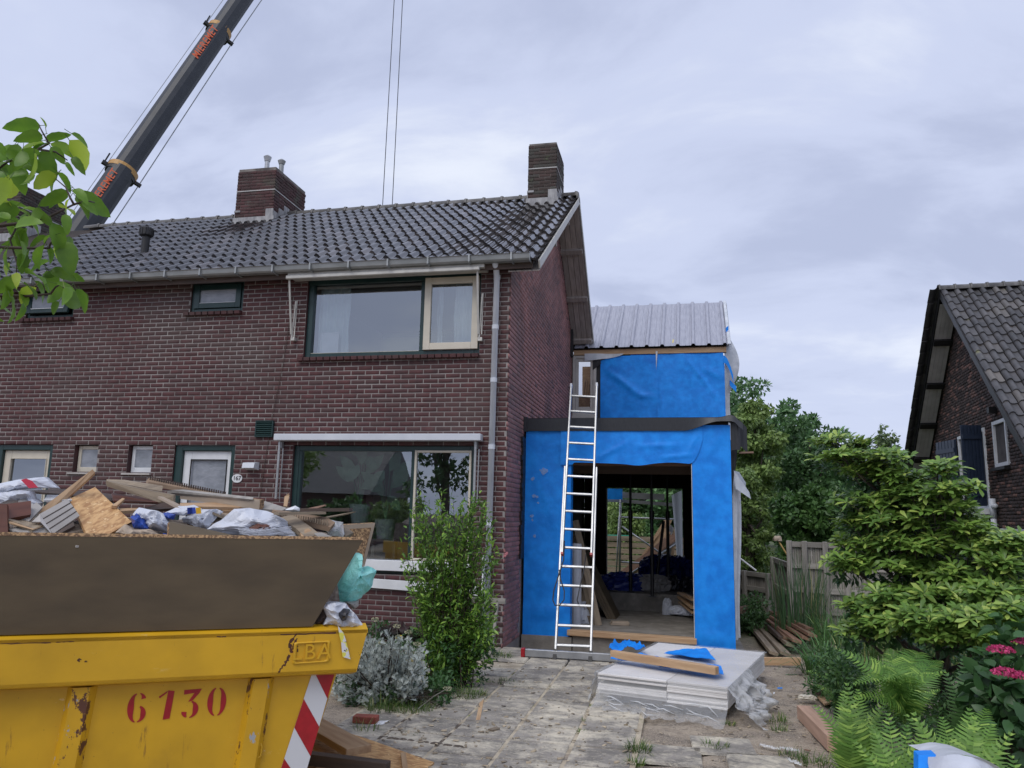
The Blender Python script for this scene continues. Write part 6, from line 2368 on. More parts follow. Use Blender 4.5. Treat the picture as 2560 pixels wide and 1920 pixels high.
for i in range(17):
    x_ = 200 + 195 * i
    c9 = skp(x_ / 4.148 + 5, 1150 + (rg9.uniform(560, 800) if x_ < 1700 else rg9.uniform(480, 640)) / 4.148, -rg9.uniform(.25, .6))
    d9 = unit(v3(rg9.uniform(-1, 1), rg9.uniform(-.6, .6), rg9.uniform(-.3, .22)))
    s_ = MB()
    s_.bar(c9 - d9 * .01, c9 + d9 * rg9.uniform(.12, .34), rg9.uniform(.03, .07), rg9.uniform(.01, .025), up=(0, 0, 1))
    o = s_.build('offcut', MT[rg9.choice(['timber', 'timber_old', 'timber_grey', 'timber_dark', 'ply', 'card', 'mahog'])], None, R=frame(d9), origin=c9)
    setprops(o, '%s small offcut from the left among the larger boards in the skip' % ORD[i], 'offcut', 'small offcuts in the skip rubble')
# drinks can
cc = skp(*g2(735, 850), -.08)
can = thing('drinks_can', 'silver and red drinks can lying behind the dark board', 'can', cc)
ax = unit(sn * 1.0 + sz * .45)
s_ = MB()
s_.tube([cc - ax * .115, cc - ax * .01, cc], [.033, .033, .028], 18)
s_.build('can_body', MT['red'], can)
s_ = MB()
s_.tube([cc - ax * .002, cc + ax * .004], [.029, .0285], 18)
s_.build('can_lid', MT['alu'], can)
s_ = MB()
s_.box(cc + ax * .005 + su * -.006 - sz * .006, (.012, .014, .003), frame(su, ax))
s_.build('can_opening', MT['black'], can)
crumple('cardboard_scrap', [(510, 790), (600, 790), (640, 880), (530, 885)], .10, MT['card'], 'small torn carton next to the drinks can', 'carton', amp=.01, bulge=.02, seed=16)
# bubble wrap and bag on the rim's right end
crumple('bubble_wrap', [(1545, 1270), (1600, 1160), (1760, 900), (1790, 840), (1830, 770), (1885, 765), (1880, 840), (1815, 865), (1900, 920), (1980, 905), (2025, 935), (1990, 1080), (1880, 1230), (1760, 1270)], .30, MT['bubble'],
        'turquoise bubble wrap bulging past the end of the dark board', 'bubble wrap', amp=.035, bulge=.13, seed=17, conv=g3, nring=14)
crumple('plastic_bag', [(1470, 1290), (1560, 1260), (1720, 1280), (1760, 1330), (1830, 1400), (1900, 1520), (1740, 1500), (1480, 1500), (1520, 1420)], .10, MT['plastic'], 'white printed bag squeezed under the bubble wrap', 'bag', amp=.045, bulge=.05, seed=18, conv=g3)
crumple('plastic_bag', [(1640, 1370), (1700, 1330), (1760, 1340), (1720, 1450), (1640, 1480)], .045, MT['plastic_d'], 'dark folded strip on the white printed bag', 'bag', amp=.02, bulge=.03, seed=19, conv=g3)
crumple('plastic_bag', [(1370, 1500), (1500, 1320), (1540, 1420), (1490, 1500)], .14, MT['timber_dark'], 'dark rubble wedge behind the lower corner of the dark board', 'rubble', amp=.03, bulge=.03, seed=20, conv=g3)
crumple('plastic_bag', [(1700, 1260), (1860, 1250), (1850, 1310), (1800, 1340)], .25, MT['card'], 'dirty beige plastic under the bubble wrap', 'bag', amp=.02, bulge=.03, seed=21, conv=g3)
s_ = MB()
P = [skp(*g1(x, y), .012) for x, y in ((1820, 892), (1850, 930), (1862, 965), (1888, 1073), (1845, 1060), (1838, 985), (1828, 945))]
s_.prism(P, .004 * sn)
setprops(s_.build('label_strip', mat('yellow_white_strip', (.66, .66, .66), (.70, .66, .10), rough=.5, scale=28, ramp=(.5, .56), spots=((.02, .02, .02), 45, .64, .02)), None), 'torn yellow and white strip hanging over the rim of the skip', 'strip')

# ------------------------------------------------------------------ timber and board beside the skip


def gg(x, y, z):       # crop (780,1640) x4.254
    return at_z(780 + x / 4.254, 1640 + y / 4.254, z)


s_ = MB()
P = [gg(60, 720, .035), gg(560, 870, .03), gg(1300, 1130, .03), gg(1210, 1200, .03), gg(1100, 1330, .03), gg(0, 1330, .05), gg(-200, 1100, .05)]
s_.prism(P, v3(0, 0, -.018))
setprops(s_.build('strand_board', MT['osb'], None, R=frame(v3(1, -.3, 0)), origin=P[0]), 'golden strand board sheet on the ground by the skip', 'board')
s_ = MB()
P = [gg(700, 960, .012), gg(1360, 1175, .012), gg(1300, 1330, .012), gg(600, 1330, .012)]
s_.prism(P, v3(0, 0, -.012))
setprops(s_.build('strand_board', MT['osb'], None, R=frame(v3(1, .1, 0)), origin=P[0]), 'second strand board sheet peeping out under the first', 'board')
for pa, pb, wd, z, m_, lab in (((-150, 640), (500, 1005), .19, .14, 'timber', 'fresh wide timber plank on the strand board beside the skip'),
                               ((-80, 1080), (810, 1190), .075, .14, 'timber_dark', 'dark old beam in front of the fresh timber plank'),
                               ((-60, 1130), (100, 1230), .08, .06, 'timber', 'short fresh lath under the dark old beam')):
    a, b = gg(*pa, z), gg(*pb, z)
    s_ = MB()
    s_.bar(a, b, wd, .05 if wd > .1 else .07, bev=.003)
    setprops(s_.build('timber_plank', MT[m_], None, R=frame(b - a), origin=(a + b) / 2), lab, 'plank')
a, b = gg(970, 1040, .05), gg(1000, 1290, .05)
s_ = MB()
s_.bar(a, b, .035, .02)
setprops(s_.build('wood_stake', MT['timber'], None, R=frame(b - a), origin=a), 'pale pointed stake lying on the strand board', 'stake')
a, b = gg(1825, 380, .012), gg(1765, 690, .012)
s_ = MB()
s_.bar(a, b, .035, .015)
setprops(s_.build('wood_stake', MT['timber'], None, R=frame(b - a), origin=a), 'pale wooden slat lying on the sandy paving', 'stake')
s_ = MB()
s_.box(gg(1935, 790, .015), (.09, .05, .03), frame((.5, 1, 0)))
setprops(s_.build('wood_wedge', MT['timber_old'], None), 'small wooden wedge at the edge of the soil strip', 'wedge')
# loose brick on a paper
s_ = MB()
q = gg(570, 730, .0)
s_.box(q + v3(0, 0, .045), (.20, .10, .055), frame((1, .08, 0)), bev=.005)
setprops(s_.build('loose_brick', mat('loose_brick', (.30, .075, .05), (.2, .055, .04), rough=.85, scale=14, bump=.6, bscale=50), None), 'single red brick on white paper beside the silver shrub', 'brick')
s_ = MB()
s_.prism([q + v3(-.14, -.07, .012), q + v3(.05, -.08, .010), q + v3(.15, -.01, .012), q + v3(.18, .06, .03), q + v3(.05, .08, .01)], v3(0, 0, .003))
setprops(s_.build('paper_sheet', MT['white'], None), 'white paper under the loose red brick', 'paper')
# dark soil patch where slabs were lifted, with a raised rim
s_ = MB()


def patch(a, b):
    p0, p1, p2, p3 = gg(830, 660, 0), gg(1970, 760, 0), gg(1700, 1050, 0), gg(600, 900, 0)
    q_ = p0 * (1 - a) * (1 - b) + p1 * a * (1 - b) + p2 * a * b + p3 * (1 - a) * b
    e_ = min(a, 1 - a, b, 1 - b) * 8
    rim_ = .022 * math.exp(-((b - .05) / .06) ** 2) + .018 * math.exp(-((b - .9) / .08) ** 2)
    h_ = .006 + rim_ * (.5 + abs(mn.noise(Vector((a * 14, b * 9, 0))))) + .012 * abs(mn.noise(Vector((a * 20, b * 14, 3))))
    return v3(q_[0], q_[1], h_ * min(1, e_) + .0)


s_.grid(patch, 90, 36, flip=True)
s_.build('dark_soil', mat('dark_soil', (.085, .066, .052), (.17, .14, .11), rough=.95, scale=8, detail=9, bump=1, bscale=70, bdist=.012, spots=[((.035, .028, .024), 5, .6, .06), ((.3, .26, .2), 30, .66, .05)]), None, kind='structure')
# ================================================================== NEIGHBOUR HOUSE
AZ = math.radians(4)
gd = v3(math.sin(AZ), math.cos(AZ), 0)      # along the gable, away from the camera
gi = v3(math.cos(AZ), -math.sin(AZ), 0)     # into the house (gable outward normal is -gi)
NP0 = at_y(2349, 722, 19.0)


def NP(s, i, z):
    """s: along the gable (+ = to the rear), i: into the house, z: height"""
    q = NP0 + gd * s + gi * i
    q[2] = z
    return q


def npx(px, py, i=0.0):
    return at_plane(px, py, NP0 + gi * i, gi)


NZ = NP0[2]
NSL = .887
OV = .42      # overhang: the verge plane lies at i=0, wall at i=OV
nb_ = thing('neighbour_house', 'dark brick house with steep grey tiled roof and open blue shutters on the right', 'house', NP(0, 3, 0))
wz = lambda s: NZ - NSL * abs(s) - .20
m_nb = mat('brick_dark_mixed', (.072, .046, .040), (.045, .032, .030), rough=.85, scale=7, rnd=.35, rndc=((.17, .09, .07), .70), bump=.5, bscale=50)
b = MB()
S_ = [-5.6, -3, 0, 3, 4.4]
for a_, c_ in zip(S_[:-1], S_[1:]):
    b.quad(NP(a_, OV + .02, -.2), NP(c_, OV + .02, -.2), NP(c_, OV + .02, wz(c_)), NP(a_, OV + .02, wz(a_)))
b.quad(NP(-5.6, OV, -.2), NP(-5.6, 9, -.2), NP(-5.6, 9, wz(5.6)), NP(-5.6, OV, wz(5.6)))
b.build('wall', MT['mortar_dark'], nb_)


def nlim(z):
    h = (NZ - .21 - z) / NSL
    return -min(5.6, h), min(4.35, h)


def ns(px, py):
    q = npx(px, py, OV)
    return (q - NP0) @ gd, q[2]


def reg(x, y):
    return 2260 + x / 4.74, 1050 + y / 4.74


wA, wB = ns(*reg(1045, 30)), ns(*reg(1100, 570))
wC = ns(*reg(1255, 520))
dA, dB = ns(*reg(620, 200)), ns(*reg(730, 1060))
dC = ns(*reg(950, 100)); dD = ns(*reg(1025, 930))
eA, eB = ns(*reg(1165, 1285)), ns(*reg(1165, 1560))
win_s0, win_s1, win_z0, win_z1 = wC[0], (wA[0] + wB[0]) / 2, (wB[1] + wC[1]) / 2, wA[1]
dr_s0, dr_s1, dr_z0, dr_z1 = (dC[0] + dD[0]) / 2, (dA[0] + dB[0]) / 2, dB[1], (dA[1] + dC[1]) / 2
gw_s1 = (eA[0] + eB[0]) / 2
gw_z1, gw_z0 = eA[1], eB[1]
nh = [(win_s0, win_s1, win_z0, win_z1), (dr_s0, dr_s1, dr_z0, dr_z1), (-4.9, gw_s1, gw_z0, gw_z1)]
# u must run so that u x inward = up: u = -gd, s' = -s
Rn, Pn = brick_field(NP0 + gi * OV - v3(0, 0, NP0[2]), -gd, gi, lambda z: (-nlim(z)[1], -nlim(z)[0]), 0.8, NZ - .3, rnd=.006, holes=[(-h[1], -h[0], h[2], h[3]) for h in nh], joint=.010, course=.066)
pieces('brick', BT, Rn, Pn, m_nb, nb_, stuff='brickwork', cap=200, minpx=10)
Rwin = np.stack([-gd, gi, (0, 0, 1)], 1)


def nwin(s0, s1, z0, z1, name, mm, label, mull=(), t=.07):
    """window in the neighbour's gable; s0<s1"""
    f = MB()
    c_ = lambda s, z, d=0: NP(s, OV - .01 + d, z)
    for a_, b_ in ((s0, s0 + t), (s1 - t, s1)):
        f.box(c_((a_ + b_) / 2, (z0 + z1) / 2, .03), (b_ - a_, .09, z1 - z0), Rwin)
    for a_, b_ in ((z0, z0 + t), (z1 - t, z1)):
        f.box(c_((s0 + s1) / 2, (a_ + b_) / 2, .031), (s1 - s0 - 2 * t - .002, .09, b_ - a_), Rwin)
    for m_ in mull:
        f.box(c_(m_, (z0 + z1) / 2, .032), (.05, .08, z1 - z0 - 2 * t - .002), Rwin)
    w_ = f.build(name, mm, nb_, label=label)
    mk('pane', [c_(s0, z0, .05), c_(s1, z0, .05), c_(s1, z1, .05), c_(s0, z1, .05)], [(3, 2, 1, 0)], MT['glass_up'], w_)
    k_ = MB()
    k_.quad(c_(s0, z0, .5), c_(s1, z0, .5), c_(s1, z1, .5), c_(s0, z1, .5))
    k_.build('room_backing', MT['room'] if 'small' in label else MT['dark'], w_)
    return w_


w_ = nwin(win_s0, win_s1, win_z0, win_z1, 'window', MT['white'], 'small upstairs window with white frame and a dark sill')
f = MB()
f.box(NP((win_s0 + win_s1) / 2, OV - .04, win_z0 - .05), (win_s1 - win_s0 + .06, .14, .06), Rwin)
f.build('sill', MT['black'], w_)
w_ = nwin(dr_s0, dr_s1, dr_z0, dr_z1, 'balcony_door', MT['white'], 'tall white balcony door with pale curtains')
k_ = MB()
k_.grid(lambda a, b: NP(dr_s0 + .1 + (dr_s1 - dr_s0 - .5) * a, OV + .22 + .03 * math.sin(a * 30), dr_z0 + .05 + (dr_z1 - dr_z0 - .1) * b), 40, 2)
k_.build('curtain', MT['curtain'], w_, smooth=True)
f = MB()
f.box(NP((dr_s0 + dr_s1) / 2, OV - .14, dr_z0 - .06), (dr_s1 - dr_s0 + .1, .34, .12), Rwin)
f.build('sill', MT['white'], w_)
nwin(-4.9, gw_s1, gw_z0, gw_z1, 'window', MT['white'], 'ground floor window with white frame', mull=(gw_s1 - .55,))
# shutters: ribbed dark blue leaves
m_sh = mat('shutter_paint', (.012, .022, .045), (.02, .032, .06), rough=.4, scale=6, spots=((.20, .22, .25), 16, .74, .03))


def shutter(s_h, ang, wd, z0, z1, label):
    """hinged at s_h; ang: opening angle from the wall plane, opening outwards"""
    d_ = unit(gd * math.cos(ang) - gi * math.sin(ang))
    n_ = np.cross(d_, (0, 0, 1))
    o_ = NP(s_h, OV - .06, 0)
    t_ = None
    nb2 = 6
    base = MB()
    base.box(o_ + d_ * wd / 2 + v3(0, 0, (z0 + z1) / 2), (wd, .025, z1 - z0), np.stack([d_, n_, (0, 0, 1)], 1))
    t_ = base.build('shutter', m_sh, nb_, label=label)
    for k in range(nb2):
        f = MB()
        for sg in (-1, 1):
            f.box(o_ + d_ * (wd * (k + .5) / nb2) + n_ * .02 * sg + v3(0, 0, (z0 + z1) / 2), (wd / nb2 - .022, .016, z1 - z0 - .01), np.stack([d_, n_, (0, 0, 1)], 1), bev=.004)
        f.build('slat', m_sh, t_)
    for z in (z0 + .25, z1 - .25):
        f = MB()
        f.box(o_ + d_ * wd / 2 - n_ * .04 + v3(0, 0, z), (wd * .96, .02, .10), np.stack([d_, n_, (0, 0, 1)], 1))
        f.build('rail', m_sh, t_)


sA, sB = ns(*reg(255, 250)), ns(*reg(600, 210))
shutter(dr_s1 + .02, math.radians(12), .95, dr_z0 - .0, dr_z1 - .05, 'left shutter folded back against the brick wall')
shutter(dr_s0 + .02 + .0, math.radians(100), .42, dr_z0 + .05, dr_z1 + .05, 'right shutter standing half open across the door')
# downpipe
f = MB()
dq0, dq1 = npx(*reg(1045, 960), OV - .08), npx(*reg(1070, 1290), OV - .08)
f.tube([dq0 + v3(0, 0, .02), v3(dq0[0], dq0[1], .1)], .055, 12)
f.tube([dq0 + v3(0, 0, -.35), dq0 + v3(0, 0, .05)], .062, 12)
f.tube([dq0 - gd * .02 + v3(0, 0, -.12), dq0 - gd * .2 + v3(0, 0, -.10)], .045, 10)
f.build('downpipe', MT['pvc'], nb_, smooth=True)
f = MB()
q = ns(*(2100 + 925 / 2.37, 650 + 890 / 2.37))
f.box(NP(q[0], OV - .08, q[1]), (.14, .14, .12), Rwin)
f.build('outside_lamp', MT['black'], nb_)
# roof: front slope (towards the camera) and rear slope
sfn = unit(gd * 1 + v3(0, 0, NSL))            # up-slope of the front face
nfn = unit(np.cross(gi, sfn))
if nfn[2] < 0: nfn = -nfn
srn = unit(-gd + v3(0, 0, NSL))
nrn = unit(np.cross(gi, srn))
if nrn[2] < 0: nrn = -nrn
LS = 7.4
f = MB()
ap0, ap1 = NP(0, .03, NZ - .06), NP(0, 11, NZ - .06)
f.quad(ap0, ap1, ap1 - sfn * LS, ap0 - sfn * LS)
f.quad(ap0 - v3(0, 0, .001), ap1 - v3(0, 0, .001), ap1 - srn * 6.3, ap0 - srn * 6.3)
nroof = f.build('roof', MT['dark'], nb_)
rows = 20
Rs, Ps = tile_field(NP(0, .02, NZ - .03) - sfn * (LS), gi, sfn, nfn, 24, rows, pw=.26, ph=LS / rows, seed=3)
Rs = [R @ np.diag([1.27, 1, 1.25]) for R in Rs]
pieces('roof_tile', TT, Rs, Ps, MT['tile_n'], nroof, stuff='roof_tiling', cap=300)
Rs, Ps = tile_field(NP(0, .02 + .78, NZ - .03) - srn * 6.2, -gi, srn, nrn, 4, 17, pw=.26, ph=6.2 / 17, seed=4)
mass('rear_roof_tiling', TT, np.array(Rs) @ np.diag([1.27, 1, 1.25]), np.array(Ps), MT['tile_n'], nroof, kind='stuff')
Rs, Ps = [], []
for i in range(22):
    Rs.append(np.stack([gi * .9, gd * 1.25, (0, 0, 1.25)], 1))
    Ps.append(NP(0, -.04 + i * .33, NZ - .03))
pieces('ridge_tile', RT, Rs, Ps, MT['ridge'], nroof)
f = MB()
f.bar(NP(0, .0, NZ - .13), NP(0, .0, NZ - .13) - sfn * LS, .03, .13, up=nfn)
f.bar(NP(0, .0, NZ - .13), NP(0, .0, NZ - .13) - srn * 6.2, .03, .13, up=nrn)
f.build('verge_board', MT['black'], nroof)
for i in range(4):
    f = MB()
    a_ = NP(0, .06 + i * .092, NZ - .20)
    f.bar(a_ - srn * .2, a_ - srn * 6.2, .088, .016, up=nrn)
    f.build('soffit_board', MT['soffit_n'], nroof, R=frame(srn, nrn), origin=a_)
for d_ in (1.25, 2.6, 3.95, 5.2):
    f = MB()
    f.box(NP(0, OV / 2, NZ - .26) - srn * d_, (OV - .02, .16, .07), np.stack([gi, -srn, nrn], 1))
    f.build('purlin_end', MT['black'], nroof)
    f = MB()
    f.box(NP(0, OV / 2, NZ - .26) - sfn * d_, (OV - .02, .16, .07), np.stack([gi, sfn, np.cross(gi, sfn)], 1))
    f.build('purlin_end', MT['black'], nroof)

# ================================================================== FENCES
YF = 14.6


def fp(px, py, y=YF):
    return at_y(1800 + px / 4.1475, 1300 + py / 4.1475, y)


def board_fence(y0, y1, px0, px1, py_top, py_bot, label, posts, rails, nb):
    a, b = fp(px0, py_top, y0), fp(px1, py_top, y1)
    zt_, zb2 = a[2], min(fp(px0, py_bot, y0)[2], -.1)
    t_ = thing('board_fence', label, 'fence', v3((a[0] + b[0]) / 2, (y0 + y1) / 2, 0))
    d_ = unit(v3(b[0] - a[0], b[1] - a[1], 0))
    L2 = np.linalg.norm((b - a)[:2])
    fr = np.stack([d_, np.cross((0, 0, 1), d_), (0, 0, 1)], 1)
    for i in range(nb):
        s_ = MB()
        c_ = v3(a[0], a[1], 0) + d_ * (L2 * (i + .5) / nb) + fr[:, 1] * (.03 + .004 * (i % 2)) + v3(0, 0, (zt_ + zb2) / 2 - .02)
        s_.box(c_, (L2 / nb - .006, .018, zt_ - zb2 - .04), fr)
        s_.build('fence_board', MT['timber_grey'], t_, R=fr[:, [2, 0, 1]], origin=c_)
    for p_ in posts:
        s_ = MB()
        x_ = v3(a[0], a[1], 0) + d_ * (L2 * p_)
        s_.box(x_ - fr[:, 1] * .03 + v3(0, 0, (zt_ + .0 + zb2) / 2), (.085, .085, zt_ - zb2 + .03), fr, bev=.005)
        s_.build('post', MT['timber_grey'], t_, R=fr[:, [2, 0, 1]], origin=x_)
    for r in rails:
        s_ = MB()
        c_ = v3(a[0], a[1], 0) + d_ * (L2 / 2) - fr[:, 1] * .0 + v3(0, 0, zb2 + (zt_ - zb2) * r)
        s_.box(c_, (L2, .05, .09), fr)
        s_.build('rail', MT['timber_grey'], t_, R=fr, origin=c_)


board_fence(YF, 14.1, 718, 1800, 222, 900, 'tall weathered board fence behind the reeds', (.0, .155, .36, .56, .78, 1.0), (.97, .72, .44, .2), 44)
board_fence(16.4, YF + .1, 560, 716, 390, 900, 'short lower section of board fence left of the tall one', (.0,), (.96, .5), 7)
board_fence(17.6, 16.6, 180, 545, 520, 800, 'lowest board fence section beside the extension', (.25, .9), (.95, .55), 16)
# mop handle behind the fence
s_ = MB()
a, b = fp(720, 400, 14.75), fp(605, 215, 14.9)
s_.tube([a, b], .014, 8)
h_ = thing('mop', 'yellow handled mop sticking up behind the fence', 'mop', a)
s_.build('handle', mat('cane', (.42, .28, .10)), h_)
V, F = lump(fp(595, 200, 14.9), (.075, .06, .055), seed=4, n=8, amp=.3)
mk('mop_head', V, F, MT['ply'], h_)
s_ = MB()
s_.tube([fp(375, 525, 16.2), fp(205, 395, 16.3)], .018, 8)
setprops(s_.build('white_pole', MT['white'], None), 'thin white and blue pole leaning beside the reeds', 'pole')

# ================================================================== TIMBER ON THE RIGHT


def g6(x, y, z):      # crop (1700,1560) x4.424
    return at_z(1700 + x / 4.424, 1560 + y / 4.424, z)


def beam(pa, pb, w, h, z, m, label, name='timber_beam', cat='beam', conv=g6, group=None, rise=0.0):
    a, b = conv(*pa, z), conv(*pb, z + rise)
    s_ = MB()
    s_.bar(a - v3(0, 0, h / 2), b - v3(0, 0, h / 2), w, h, bev=.004)
    return setprops(s_.build(name, MT[m], None, R=frame(b - a), origin=(a + b) / 2), label, cat, group)


beam((1365, 900), (1712, 1238), .115, .115, .12, 'timber_pink', 'thick square timber beam at the edge of the ferns')
beam((1640, 1062), (2000, 1290), .10, .07, .09, 'timber_old', 'thinner timber beam sliding under the ferns')
beam((600, 365), (1330, 372), .05, .10, -.085, 'timber', 'straight shuttering board on edge at the foot of the extension')
s_ = MB()
P = [g6(x, y, .03) for x, y in ((1520, 800), (1690, 745), (1780, 800), (1800, 790), (1730, 850), (1600, 880))]
s_.prism([P[0], P[1], P[2], P[4], P[5]], v3(0, 0, -.018))
setprops(s_.build('plywood_scrap', MT['timber'], None, R=frame(v3(1, 0, 0)), origin=P[0]), 'orange brown plywood scrap lying before the ferns', 'scrap')
beam((1530, 720), (1660, 700), .08, .09, .09, 'timber_dark', 'dark red wooden block behind the plywood scrap', name='wood_block', cat='block')
# concrete slab pieces by the pack
for q, sz_, a_, lab in (((690, 505), (.30, .19, .05), -.03, 'thick grey stone slab lying right of the wrapped stack'), ((640, 470), (.22, .16, .03), .1, 'thin pale slab half under the thick grey stone slab')):
    s_ = MB()
    s_.box(g6(*q, .0) + v3(0, .02, .02), sz_, frame((1, a_, 0)), bev=.006)
    setprops(s_.build('stone_slab', MT['concrete'] if 'pale' in lab else slabm, None), lab, 'slab')
# reddish deck planks piled beside the extension
gdx = [((270, 1030), (560, 1385), .12, .05, 'timber_old'), ((355, 1050), (680, 1390), .14, .05, 'timber_old'), ((395, 990), (640, 1230), .10, .12, 'timber_dark'), ((400, 1035), (730, 1300), .12, .09, 'timber_old'),
       ((460, 1010), (800, 1260), .13, .16, 'timber_red'), ((500, 985), (900, 1230), .13, .20, 'timber_red'), ((545, 960), (960, 1200), .13, .25, 'timber_red'), ((590, 965), (930, 1130), .13, .27, 'timber_red'), ((480, 1000), (700, 1230), .12, .13, 'timber_red')]


def g5(x, y, z):
    return at_z(1800 + x / 4.1475, 1300 + y / 4.1475, z)


for i, (pa, pb, w_, z, m_) in enumerate(gdx):
    a, b = g5(*pa, z - .20), g5(*pb, z - .16)
    s_ = MB()
    s_.bar(a, b, w_, .045, up=(.25, 0, 1), bev=.003)
    setprops(s_.build('deck_plank', MT[m_], None, R=frame(b - a, (.25, 0, 1)), origin=(a + b) / 2), '%s plank from the left in the old plank pile beside the extension' % ORD[i], 'plank', 'old planks piled beside the extension')
beam((200, 900), (345, 875), .05, .12, .25, 'timber_red', 'short rail between the wooden stakes beside the extension', conv=g5, name='rail', cat='rail')
for px, lab in ((355, 'left wooden stake behind the plank pile'), (400, 'right wooden stake behind the plank pile')):
    q = g5(px, 1020, -.15)
    s_ = MB()
    s_.bar(q, q + v3(0, 0, .42), .07, .05, up=(0, 1, 0))
    setprops(s_.build('wooden_stake', MT['timber_dark'], None), lab, 'stake')
# scraps of paper, foam and plastic on the ground
for i, (x, y, sx, sy, m_, lab) in enumerate(((1105, 715, .05, .025, 'blue', 'tiny blue membrane scrap on the soil'), (1040, 772, .05, .012, 'white', 'small white strip on the soil'), (1015, 820, .022, .018, 'ply', 'small pale chip on the soil'),
                                             (1030, 705, .035, .015, 'ply', 'pale splinter near the blue scrap'), (1410, 1405, .05, .02, 'timber_red', 'small reddish chip near the plastic shred'), (910, 705, .05, .02, 'card', 'grey scrap on the soil'),
                                             (675, 1465, .02, .018, 'card', 'grey pebble on the dark paving'))):
    q = g6(x, y, .004)
    s_ = MB()
    a_ = i * 1.3
    s_.box(q + v3(0, 0, .006), (sx, sy, .008), frame((math.cos(a_), math.sin(a_), .1)))
    setprops(s_.build('scrap', MT[m_], None), lab, 'scrap')
lump_obj('foam_blob', g6(1405, 830, .02) + v3(0, 0, .01), (.075, .03, .028), MT['cream'], 'pale blob of dried foam on the soil', 'foam', 31, amp=.35, n=10)
for (x0, y0, x1_, y1_, lab) in ((1100, 1380, 1320, 1420, 'crumpled clear plastic shred on the paving near the beams'), (1190, 1510, 1340, 1575, 'white plastic shred at the bottom of the paving'), (880, 1350, 1110, 1400, 'thin plastic streamer running into the clear shred')):
    a, b = g6(x0, y0, .01), g6(x1_, y1_, .01)
    mb = MB()
    d_ = b - a
    pp = v3(-d_[1], d_[0], 0) * .28
    mb.grid(lambda u_, v_: a + d_ * u_ + pp * (v_ - .5) * (.3 + math.sin(3.1 * u_)) + v3(0, 0, .006 + .035 * abs(mn.noise(Vector((u_ * 9 + x0, v_ * 6, 2)))) ** 1.0), 22, 6)
    setprops(mb.build('plastic_shred', MT['film2'], None), lab, 'plastic')
# blue and white bag in the near right corner
q = at_y(2345, 1905, 3.3)
bgt = thing('building_bag', 'blue and white plastic bag in the bottom right corner', 'bag', q - v3(0, 0, .5))


def bagf(a, b):
    px = 2320 + 190 * a
    py = 1888 + 12 * (a - .3) ** 2 * 4 + (28 * max(0, a - .55) ** 1.5 * 3) + 70 * b
    p_ = at_y(px, py, 3.35 - .10 * math.sin(3.1 * a) - .16 * b)
    return p_ + v3(0, -.02 * mn.noise(Vector((a * 4, b * 4, 0))), .0)


s_ = MB()
s_.grid(bagf, 24, 10, flip=True)
s_.grid(lambda a, b: bagf(a, 0) + v3(.02, .35 * b, -.05 * b), 24, 6)
s_.build('bag_body', MT['plastic'], bgt, smooth=True)
s_ = MB()
p0, p1, p2, p3 = at_y(2296, 1888, 3.36), at_y(2340, 1887, 3.36), at_y(2318, 1960, 3.25), at_y(2296, 1960, 3.25)
s_.prism([p0, p1, p2, p3], v3(.0, .06, 0))
s_.build('blue_side', MT['blue'], bgt)

# ================================================================== CRANE
def cr(px, py, y):
    return at_y(px, py, y)


YC0, YC1 = 24.0, 29.0
A0, A1 = cr(187 * KD, 482 * KD, YC0), cr(270 * KD, 363 * KD, YC0 + 1.0)
# boom axis as one straight line in space
B0 = cr(185 * KD, 486 * KD, YC0)
B1 = cr(520.5 * KD, 0, YC1)
bd_ = unit(B1 - B0)
Lb = np.linalg.norm(B1 - B0)
B_base = B0 - bd_ * ((B0[2] - 2.2) / bd_[2])
crane = thing('crane', 'dark mobile crane boom rising behind the roof at the left', 'crane', v3(B_base[0], B_base[1], 0))
VD = unit(B0 - EYE)
side = unit(np.cross(bd_, VD))          # across the boom as seen
upb = unit(np.cross(side, bd_))
if upb @ VD > 0: upb = -upb             # faces the viewer


def boom_section(t0, t1, r, name, m):
    s_ = MB()
    prof = [(math.cos(a) * r * (1.0), math.sin(a) * r * 1.15) for a in np.linspace(0, 2 * math.pi, 17)[:-1]]
    prof = [(max(-r * .93, min(r * .93, x)), y) for x, y in prof]
    P0, P1 = B_base + bd_ * t0, B_base + bd_ * t1
    V = [P0 + side * x + upb * y for x, y in prof] + [P1 + side * x + upb * y for x, y in prof]
    n = len(prof)
    s_.add(V, [(i, (i + 1) % n, (i + 1) % n + n, i + n) for i in range(n)] + [tuple(range(n))[::-1], tuple(range(n, 2 * n))])
    return s_.build(name, m, crane, R=frame(bd_, upb), origin=P0)


def t_at(px, py):
    """parameter on the boom axis nearest to a pixel"""
    best, bt = 1e9, 0
    for t in np.linspace(0, Lb * 2.2, 4000):
        p_ = B_base + bd_ * t
        d = p_ - EYE
        z = d @ CF
        x, y = 1280 + FPX * (d @ CR) / z, 960 - FPX * (d @ CU) / z
        e_ = (x - px) ** 2 + (y - py) ** 2
        if e_ < best: best, bt = e_, t
    return bt


